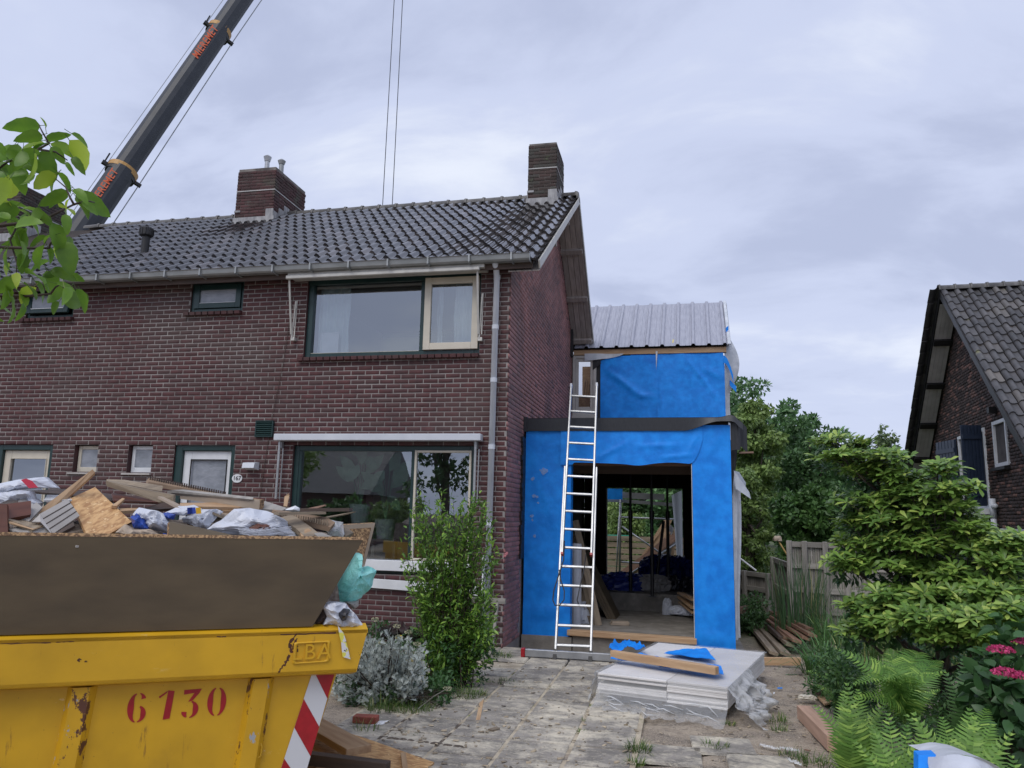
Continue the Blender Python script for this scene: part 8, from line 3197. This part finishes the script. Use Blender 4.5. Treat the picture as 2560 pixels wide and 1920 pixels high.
# ---- blades
def blades(n, centre, rad, L, w, rg, lean=.35, arch=.5, segs=5, twist=0.3):
    V, F = [], []
    for i in range(n):
        a = rg.uniform(0, 2 * math.pi)
        r = math.sqrt(rg.random())
        p = np.array([centre[0] + rad[0] * r * math.cos(a), centre[1] + rad[1] * r * math.sin(a), centre[2]])
        az = a + rg.normal() * .9
        ln = L * rg.uniform(.55, 1.1)
        le = abs(rg.normal()) * lean
        dirh = np.array([math.cos(az), math.sin(az), 0])
        sd = np.array([-math.sin(az + twist * rg.normal()), math.cos(az + twist * rg.normal()), 0])
        b = len(V)
        ar = arch * rg.uniform(.2, 1.3)
        for s in range(segs + 1):
            t = s / segs
            ang = le + ar * t * t * 1.6
            if s == 0: q = p.copy()
            else: q = q + ln / segs * (dirh * math.sin(ang) + np.array([0, 0, math.cos(ang)]))
            ww = w * (1 - t ** 2.2) * .5 + .0006
            V += [q - sd * ww, q + sd * ww]
        for s in range(segs):
            F.append((b + 2 * s, b + 2 * s + 1, b + 2 * s + 3, b + 2 * s + 2))
    return np.array(V), np.array(F)


def clump(name, label, cat, m, n, centre, rad, L, w, seed, lean=.35, arch=.5, group=None, part='blade', sep=0, kind=None, segs=5):
    rg = np.random.default_rng(seed)
    t_ = thing(name, label, cat, centre, group)
    V, F = blades(n, centre, rad, L, w, rg, lean, arch, segs)
    if sep:
        per_v, per_f = (segs + 1) * 2, segs
        for i in range(min(sep, n)):
            mk(part, V[i * per_v:(i + 1) * per_v], F[:per_f], m, t_)
        k0 = min(sep, n)
        if k0 < n:
            mk('foliage', V[k0 * per_v:], F[k0 * per_f:] - k0 * per_v, m, t_, kind='stuff')
    else:
        mk('foliage', V, F, m, t_, kind='stuff')
    return t_


ic = g6(1400, 560, 0)
clump('iris', 'clump of arching strap leaves left of the ferns', 'plant', LM['iris'], 170, (ic[0] + .22, ic[1] + .1, -.02), (.24, .26), .56, .020, 1, lean=.6, arch=1.0, sep=60)
ic2 = g5(1150, 1250, 0)
clump('iris', 'smaller strap leaf clump beside the deck planks', 'plant', LM['iris'], 120, (ic2[0] + .15, ic2[1] + .2, -.05), (.35, .3), .60, .018, 2, lean=.45, arch=.75, sep=40)
rc = g5(560, 950, -.1)
clump('reeds', 'tall dark green reeds in front of the fence', 'reeds', LM['reed'], 170, (g5(520, 930, -.1)[0] + .10, 13.6, -.2), (.40, .35), 1.40, .016, 3, lean=.10, arch=.22, sep=80)
clump('reeds', 'sparser reeds nearer the tall fence', 'reeds', LM['reed'], 70, (g5(900, 930, -.1)[0] + .25, 13.2, -.2), (.55, .45), 1.15, .013, 4, lean=.22, arch=.4, sep=30)
clump('dry_grass', 'pale dry grass stalks behind the irises', 'grass', LM['grass'], 700, (g5(1250, 900, 0)[0] - .2, 10.9, -.1), (.9, .9), 1.0, .007, 5, lean=.25, arch=.5)
k = 16
C_ = np.stack([rgm.uniform(.95, 1.35, k), rgm.uniform(14.0, 15.0, k), rgm.uniform(-.1, .25, k)], 1)
Rs, Ps = blob_leaves(C_, np.full((k, 3), .2), 1500, .09, rgm)
sh_ = thing('elder_shrub', 'small dark leafy shrub between the extension and the reeds', 'shrub', (1.1, 13.4, -.1))
mass('foliage', LT_mid, Rs, Ps, LM['deep'], sh_)

icx = g6(1560, 420, 0)
clump('iris', 'loose strap leaves behind the main iris clump', 'plant', LM['iris'], 130, (icx[0] + .25, icx[1], -.03), (.40, .35), .62, .018, 12, lean=.5, arch=.9, sep=30)
# grass tufts on the ground
tufts = [(g6(1080, 1080, 0), .10, 60, .09, 'small grass tuft right of the wrapped stack'), (g6(1100, 1190, 0), .08, 50, .08, 'grass tuft between the stack and the square beam'), (g6(960, 860, 0), .05, 24, .06, 'tiny weed tuft near the foam blob'),
         (g6(390, 1370, 0), .10, 70, .07, 'tuft of moss and grass in the joint below the stack'), (g6(1230, 1470, 0), .11, 60, .07, 'grass tuft under the plastic shred'), (g6(1500, 1560, 0), .12, 90, .10, 'grass tuft at the bottom right of the paving'),
         (bs(1095, 1230, 0), .09, 130, .10, 'bright grass tuft in the middle of the drive'), (bs(1080, 1330, 0), .06, 60, .08, 'grass tuft below the bright one'), (bs(690, 1000, 0), .05, 40, .04, 'weeds in the upper joint of the paving'),
         (bs(640, 1090, 0), .05, 50, .04, 'weeds in the lower joint of the paving'), (bs(440, 750, 0), .05, 30, .04, 'weeds beside the pale sand spill'), (bs(40, 700, 0), .14, 90, .06, 'mossy grass strip left of the paving'),
         (bs(50, 510, 0), .12, 120, .10, 'grass at the foot of the house corner'), (gg(1600, 440, 0), .22, 420, .10, 'grass in front of the green shrub'), (gg(1050, 590, 0), .20, 380, .10, 'grass in front of the silver shrub'),
         (gg(730, 600, 0), .12, 120, .16, 'tall grass behind the loose brick'), (gg(570, 800, 0), .10, 40, .14, 'dry stalks in front of the loose brick'), (gg(1650, 600, 0), .05, 30, .03, 'small moss patch on the sand'), (gg(1250, 490, 0), .10, 40, .26, 'upright blades between the two shrubs'),
         (gg(1040, 850, 0), .05, 25, .05, 'weed in the dark soil strip'), (g6(540, 1110, 0), .05, 40, .05, 'grass at the corner of the wrapped stack')]
for i, (c_, r_, n, L_, lab) in enumerate(tufts):
    clump('grass_tuft', lab, 'grass', LM['grass'], n, (c_[0], c_[1], -.005), (r_, r_ * .8), L_ * 1.2, .0045, 50 + i, lean=.5, arch=.7, group='grass tufts on the ground', segs=3)

# ---- green shrub before the window
sb0 = at_z(975 * KD, 1485 * KD, 0)
sb0[0] -= .02
gs = thing('leafy_shrub', 'upright bright green shrub in front of the ground floor window', 'shrub', sb0)
rg = np.random.default_rng(33)
st_ = MB()
Rs, Ps = [], []
ysb = sb0[1]
env = [(1500, 905, 1075), (1440, 870, 1085), (1380, 900, 1075), (1300, 905, 1068), (1200, 845, 1075), (1140, 862, 1085), (1080, 900, 1050)]


def envx(y_disp):
    for (ya, la, ra), (yb, lb, rb_) in zip(env[:-1], env[1:]):
        if ya >= y_disp >= yb:
            t = (ya - y_disp) / (ya - yb)
            return la + (lb - la) * t, ra + (rb_ - ra) * t
    return 920, 1020


for i in range(190):
    yt = rg.uniform(1085, 1440)
    if i < 40: yt = rg.uniform(1060, 1150)
    l_, r_ = envx(max(1080, yt))
    xt = rg.uniform(l_, r_)
    tip = at_y(xt * KD, yt * KD, ysb + rg.uniform(-.32, .32))
    b0 = sb0 + v3(rg.normal() * .09, rg.normal() * .07, -.02)
    m1_ = b0 + (tip - b0) * .45 + v3(rg.normal() * .03, rg.normal() * .03, .10)
    st_.tube([b0, m1_, tip], [.006, .004, .0015], 4, cap=False)
    nL = 72
    for j in range(nL):
        t = .12 + .9 * rg.random() ** .8
        p = (b0 * (1 - t) ** 2 + 2 * m1_ * t * (1 - t) + tip * t * t) if t <= 1 else tip + unit(tip - m1_) * (t - 1)
        p = p + rg.normal(size=3) * .035 * (1.15 - .6 * t)
        d = rand_unit(1, rg)[0] * .9 + unit(tip - m1_) * .8
        X = unit(d)
        Z = unit(v3(0, 0, 1) + rand_unit(1, rg)[0] * .7)
        s = rg.uniform(.040, .078)
        Rs.append(frames(X[None], Z[None])[0] * s)
        Ps.append(p)
st_.build('stems', LM['twig'], gs, kind='stuff')
pieces('leaf', LT_shrub, Rs, Ps, LM['shrub'], gs, stuff='foliage', minpx=10)
# low dark leaves at its foot
C_ = np.stack([sb0[0] + rg.uniform(-.30, .34, 14), sb0[1] + rg.uniform(-.2, .2, 14), rg.uniform(.05, .5, 14)], 1)
R2, P2 = blob_leaves(C_, np.full((14, 3), .14), 2200, .05, rg)
mass('lower_foliage', LT_shrub, R2, P2, LM['magn_d'], gs, kind='stuff')
fl = at_y(1092 * KD, 1197 * KD * 1.0, ysb - .3)
P = fl + rand_unit(16, rg) * .018
mass('pink_blossom', LT_small, frames(rand_unit(16, rg), rand_unit(16, rg)) * .03, P, lf('petal_pale_pink', (.65, .25, .27), (.7, .35, .35)), gs)

# ---- silver ragwort
def lobed_tmpl():
    """small pinnate silver leaf along +x"""
    V, F = [], []

    def strip(a, b, w):
        a, b = np.array(a, float), np.array(b, float)
        d = unit(b - a)
        n = np.array([-d[1], d[0], 0]) * w / 2
        k_ = len(V)
        V.extend([a - n, a + n, b + n * .6, b - n * .6])
        F.append((k_, k_ + 3, k_ + 2, k_ + 1))
    strip((0, 0, 0), (.95, 0, -.15), .09)
    for t, l in ((.28, .22), (.46, .30), (.63, .30), (.80, .22)):
        for sg in (-1, 1):
            strip((t, 0, -.15 * t), (t + l * .75, sg * l * .95, -.15 * t + .03), .115)
    return np.array(V), np.array(F)


LT_sil = lobed_tmpl()
rg = np.random.default_rng(44)
sc0 = at_z(835 * KD, 1520 * KD, 0)
sr_ = thing('silver_shrub', 'silver leaved ragwort bush with yellow flowers beside the skip', 'shrub', sc0)
st_ = MB()
Rs, Ps = [], []
ys0 = sc0[1]
for i in range(230):
    xt, yt = rg.uniform(722, 918), rg.uniform(1368, 1530)
    top_lim = 1362 + 38 * abs((xt - 810) / 110) ** 2
    if yt < top_lim: yt = top_lim + rg.uniform(0, 60)
    tip = at_y(xt * KD, yt * KD, ys0 + rg.uniform(-.30, .45))
    tip[2] = max(tip[2], .06)
    b0 = sc0 + v3(rg.normal() * .10, .1 + rg.normal() * .1, 0)
    m_ = (b0 + tip) / 2 + v3(0, 0, -.03)
    st_.tube([b0, m_, tip], [.007, .005, .002], 4, cap=False)
    for j in range(30):
        t = .42 + .63 * rg.random()
        p = b0 * (1 - t) ** 2 + 2 * m_ * t * (1 - t) + tip * t * t if t < 1 else tip
        X = unit(rand_unit(1, rg)[0] + v3(0, -.1, .55) + unit(tip - m_) * .5)
        Z = unit(rand_unit(1, rg)[0] * .8 + v3(0, -.5, .6))
        Rs.append(frames(X[None], Z[None])[0] * rg.uniform(.030, .066))
        Ps.append(p + rg.normal(size=3) * .020)
for i in range(26):
    a = rg.uniform(0, 6.28)
    b0 = sc0 + v3(.25 + rg.normal() * .15, -.05 + rg.normal() * .05, .03)
    st_.tube([b0, b0 + v3(rg.normal() * .12, rg.normal() * .05, .05), b0 + v3(rg.normal() * .25, rg.normal() * .1, .12)], [.005, .004, .003], 4, cap=False)
st_.build('stems', LM['twig'], sr_, kind='stuff')
pieces('leaf', LT_sil, Rs, Ps, LM['silver'], sr_, stuff='foliage', minpx=10)
for i, (xd, yd, hd) in enumerate(((938, 1203 + 345, 1), (992, 1565, 1), (1021, 1580, 1), (998, 1593, 1), (1042, 1610, 1), (955, 1607, 0), (1026, 1652, 1), (930, 1684, 0), (1119, 1721, 0))):
    tip = at_y(xd, yd, ys0 - .1 if i < 8 else ys0 - .7)
    b0 = tip + v3(-.03, .1, -.26) if i < 8 else tip + v3(-.28, .1, -.20)
    s_ = MB()
    s_.tube([b0, (b0 + tip) / 2 + v3(.01, 0, .02), tip], [.004, .004, .003], 5)
    s_.build('flower_stalk', LM['stem_silver'], sr_)
    n = 60
    P = tip + rand_unit(n, rg) * np.array([.034, .03, .016])
    mass('flower_head', (LT_small[0] - [.5, 0, 0], LT_small[1]), frames(rand_unit(n, rg), rand_unit(n, rg) + v3(0, 0, .5)) * .016, P, LM['yellow'] if i in (6, 3) else lf('petal_cream', (.55, .52, .30), (.45, .45, .32)), sr_)
# dark weeds around its foot and behind
k = 26
C_ = np.stack([sc0[0] + rg.uniform(-.55, .6, k), sc0[1] + rg.uniform(-.2, .5, k), rg.uniform(.0, .16, k)], 1)
R2, P2 = blob_leaves(C_, np.full((k, 3), .10), 3200, .05, rg)
wd_ = thing('weeds', 'dark weeds around the foot of the silver shrub', 'weeds', (sc0[0], sc0[1], 0))
mass('foliage', LT_mid, R2, P2, LM['magn_d'], wd_, kind='stuff')
k = 30
C_ = np.stack([rg.uniform(-4.6, -2.4, k), rg.uniform(9.2, 10.0, k), rg.uniform(.0, .18, k)], 1)
R2, P2 = blob_leaves(C_, np.full((k, 3), .13), 2600, .06, rg)
mass('foliage', LT_mid, R2, P2, LM['magn_d'], wd_, kind='stuff')
# old roof tiles stacked against the house
for i in range(6):
    mm_ = MB()
    V_ = TT[0] @ np.diag([1, 1, 1])
    c_ = v3(-3.9 + .13 * i, 9.75, .18 + .03 * (i % 3))
    mk('spare_roof_tile', V_ @ frame((1, .1 * i, 0)).T + c_, TT[1], MT['tile'], None, label='old dark roof tile in the pile against the house wall', cat='roof tile', group='old roof tiles behind the shrubs')
# weathered trestle and white board beside the downpipe
tr_ = thing('wooden_trestle', 'weathered wooden trestle leaning by the house corner', 'trestle', v3(-2.45, 9.75, 0))
ta, tb = at_y(1010 * KD, 1295 * KD, 9.8), at_y(1092 * KD, 1299 * KD, 9.72)
s_ = MB()
s_.bar(ta, tb, .04, .065)
s_.build('top_rail', MT['timber_grey'], tr_, R=frame(tb - ta), origin=ta)
for pa, pb in (((1075, 1303), (1060, 1425)), ((1018, 1303), (1012, 1400))):
    s_ = MB()
    a, b = at_y(pa[0] * KD, pa[1] * KD, 9.74), at_y(pb[0] * KD, pb[1] * KD, 9.62)
    s_.bar(a, b, .03, .06, up=(0, 1, 0))
    s_.build('leg', MT['timber_grey'], tr_, R=frame(b - a, (0, 1, 0)), origin=a)
s_ = MB()
a, b = at_y(1046 * KD, 1200 * KD, 10.02), at_y(1040 * KD, 1400 * KD, 9.95)
s_.bar(a, b, .02, .13, up=(0, 1, 0))
setprops(s_.build('white_board', MT['white'], None), 'peeling white board standing behind the green shrub', 'board')

# ---- foreground branch at the upper left
def g0(x, y, d):       # crop (0,0) x2.37
    r = ray(x / 2.37, y / 2.37)
    return EYE + r * (d / (r @ CF))


rg = np.random.default_rng(9)
tb_ = g0(-560, 1500, 2.9)
ft = thing('garden_tree', 'overhanging branch with large fresh green leaves at the upper left', 'tree', v3(tb_[0] - .5, tb_[1], 0))
DB = 2.75
branches = [[(-500, 1300), (-200, 1150), (40, 960), (225, 885)], [(-500, 1400), (-100, 1345), (110, 1325), (290, 1285), (440, 1210)], [(440, 1215), (415, 1170), (390, 1110), (330, 1060)], [(-400, 1500), (0, 1465), (150, 1470), (290, 1470)],
            [(-300, 1900), (-20, 1750), (160, 1755), (300, 1740)], [(225, 885), (290, 850), (250, 780), (230, 740)], [(110, 1325), (60, 1420), (100, 1560), (95, 1660)], [(290, 1470), (300, 1440), (350, 1400)], [(225, 885), (330, 900), (400, 950)], [(300, 1740), (330, 1700), (370, 1680)],
            [(225, 885), (210, 960), (200, 1020)], [(440, 1210), (520, 1190), (560, 1200)]]
s_ = MB()
s_.tube([v3(tb_[0] - .5, tb_[1], -.1), v3(tb_[0] - .55, tb_[1], 1.2), v3(tb_[0] - .4, tb_[1], 2.2), v3(tb_[0] - .3, tb_[1], 3.2)], [.07, .06, .05, .02], 10)
for br in branches:
    P = [g0(x, y, DB + .05 * math.sin(i + x * .01)) for i, (x, y) in enumerate(br)]
    w0_ = .0085 if br[0][0] < 0 else .0045
    s_.tube(P, [w0_ * (1 - .6 * i / (len(P) - 1)) for i in range(len(P))], 6)
s_.build('trunk', LM['twig'], ft, smooth=True)
leaves_px = []
lst = [  # base (x,y), tip (x,y), width factor
    ((240, 745), (35, 735), 1), ((270, 760), (262, 690), .7), ((250, 800), (110, 815), .8), ((270, 830), (420, 780), .8), ((420, 790), (550, 855), .7), ((265, 850), (30, 880), .8), ((280, 850), (120, 900), .8), ((300, 850), (480, 910), .9), ((410, 830), (555, 1010), 1),
    ((300, 870), (390, 960), 1), ((250, 890), (320, 1030), .9), ((230, 890), (70, 960), .8), ((140, 930), (0, 905), .9), ((100, 940), (250, 990), .8), ((60, 970), (170, 1140), .9), ((40, 960), (-60, 1000), 1), ((0, 1000), (70, 1050), .6), ((390, 960), (430, 1020), .5), ((430, 930), (490, 1010), .8),
    ((330, 1030), (180, 1110), 1), ((340, 1040), (270, 1140), .9), ((340, 1020), (440, 1120), .7), ((400, 1130), (270, 1200), .9), ((400, 1140), (250, 1200), .9), ((410, 1180), (370, 1240), .8), ((450, 1150), (630, 1250), .9), ((460, 1180), (560, 1290), .8), ((480, 1200), (600, 1260), .8), ((440, 1120), (510, 1170), .8),
    ((390, 1270), (400, 1365), .9), ((170, 1030), (40, 1020), .9), ((200, 1020), (150, 1120), .8), ((20, 1190), (80, 1210), .8), ((100, 1220), (-20, 1290), 1.1), ((130, 1240), (250, 1230), .8), ((180, 1290), (120, 1220), .8), ((60, 1300), (-40, 1240), 1), ((100, 1340), (60, 1380), .7), ((150, 1350), (90, 1430), .8),
    ((170, 1310), (270, 1390), .8), ((120, 1450), (20, 1450), .9), ((220, 1450), (110, 1500), 1), ((260, 1450), (180, 1560), 1.1), ((280, 1460), (330, 1560), .9), ((300, 1410), (390, 1530), 1), ((370, 1420), (470, 1580), 1.1), ((380, 1430), (420, 1600), 1), ((330, 1390), (230, 1400), .7), ((280, 1400), (180, 1430), .7),
    ((20, 1480), (-60, 1560), 1), ((60, 1560), (0, 1640), 1), ((100, 1590), (200, 1600), .9), ((150, 1620), (290, 1620), 1), ((300, 1600), (440, 1640), .8), ((100, 1660), (0, 1700), 1), ((140, 1680), (250, 1740), 1), ((200, 1700), (110, 1760), 1.0), ((330, 1680), (460, 1700), .8), ((360, 1690), (300, 1800), 1),
    ((380, 1700), (420, 1830), 1), ((430, 1720), (440, 1860), 1), ((450, 1710), (540, 1840), .9), ((480, 1730), (540, 1830), .8), ((20, 1700), (60, 1830), 1), ((60, 1760), (120, 1900), .9), ((100, 1720), (190, 1780), .9), ((-20, 1600), (-80, 1700), 1), ((220, 1640), (330, 1720), .9), ((260, 1640), (370, 1600), .7)]
Rs, Ps = [], []
# the list rows below y 1590 come from a second crop with another scale
for (bx, by), (tx, ty), wf in lst:
    d0 = DB + rg.uniform(-.12, .12)
    a, b = g0(bx, by, d0), g0(tx, ty, d0 + rg.uniform(-.05, .05))
    X = b - a
    L_ = np.linalg.norm(X) * rg.uniform(.9, 1.05)
    Z = unit(-CF * rg.uniform(.4, 1.2) * (1 if rg.random() < .6 else -1) + CU * .9 + rg.normal(size=3) * .35)
    R3 = frames(unit(X)[None], Z[None])[0]
    R3 = R3 * np.array([L_, L_ * wf * rg.uniform(.85, 1.1), L_])
    Rs.append(R3)
    Ps.append(a)
for i in range(48):
    x, y = rg.uniform(-120, 420), rg.uniform(840, 1850)
    if y < 1150 and x > 200: x -= 170
    if 1050 < y < 1200 and x > 120: continue
    d0 = DB + rg.uniform(-.2, .3)
    a = g0(x, y, d0)
    ang = rg.uniform(-2.6, .3)
    L_ = rg.uniform(.055, .105)
    X = CR * math.cos(ang) + CU * math.sin(ang) + rg.normal(size=3) * .3
    Z = unit(-CF * rg.uniform(.2, 1) * (1 if rg.random() < .6 else -1) + CU * .8 + rg.normal(size=3) * .5)
    R3 = frames(unit(X)[None], Z[None])[0] * L_ * rg.uniform(.85, 1.15)
    Rs.append(R3)
    Ps.append(a)
s_ = MB()
for R3, p in zip(Rs, Ps):
    x_ = unit(R3[:, 0])
    s_.tube([p - x_ * .022 + v3(0, 0, .004), p + x_ * .004], .0012, 4, cap=False)
s_.build('leaf_stalks', LM['grass'], ft, kind='stuff')
pieces('leaf', LT_big, Rs, Ps, LM['big'], ft, smooth=True)

# ================================================================== ACROSS THE STREET (mirrored in the panes)
oh = thing('opposite_house', 'plain dark roofed house across the street behind the camera', 'house', (-19, -18, 0))
s_ = MB()
s_.bb(-26, -15, -21, -15, 0, 2.6)
s_.build('wall', MT['brick'], oh)
s_ = MB()
s_.prism([(-26.4, -14.6, 2.5), (-26.4, -18, 5.2), (-26.4, -21.4, 2.5)], (11.8, 0, 0))
s_.build('roof', MT['tile_n'], oh)
for i, (x, y, h, r, m_, sd) in enumerate(((-16.5, -9, 6, 1.5, 'olive', 60), (-8.2, -6, 7, 1.2, 'deep', 61), (5, -16, 8, 3, 'poplar', 62), (-14, -11, 2.4, 1.6, 'bright', 63), (-11.5, -11, 2.2, 1.6, 'olive', 65))):
    tree('tree', ('olive tree left of the opposite house', 'dark tree right of the opposite house', 'tall tree far right across the street', 'bright bush before the opposite house', 'olive bush right of the bright bush')[i], 'tree', (x, y, 0), h, (x, y, h * .6), (r, r, h * .4), 40, 3500, .2, LM[m_], sd, group='trees across the street')
# wood chips, mortar crumbs and sawdust curls strewn over the drive
rg = np.random.default_rng(5)
n = 3200
P = np.stack([rg.uniform(-2.4, 1.7, n), rg.uniform(4.6, 10.8, n), np.zeros(n)], 1)
P[:, 2] = np.where((P[:, 0] < -.33) & (P[:, 1] < 9.2), .022, gz(P[:, 0], P[:, 1]) + .012)
X = rg.normal(size=(n, 3)) * [1, 1, .15]
Z = rg.normal(size=(n, 3)) * .3 + [0, 0, 1]
sz = (rg.random(n) ** 3 * .045 + .008)[:, None, None]
CT = (np.array([(-.5, -.2, 0), (.5, -.14, 0), (.45, .18, 0), (-.4, .22, 0), (-.45, -.15, .16), (.42, -.1, .12), (.4, .12, .14), (-.36, .16, .18)]), np.array([(4, 5, 6, 7), (0, 1, 5, 4), (1, 2, 6, 5), (2, 3, 7, 6), (3, 0, 4, 7)]))
mass('wood_chips', CT, frames(X, Z) * sz, P, mat('chips', (.55, .46, .33), (.3, .24, .17), rough=.9, rnd=.5, rndc=((.07, .06, .05), .6)), kind='stuff', label='wood chips and crumbs scattered over the drive', cat='chips')
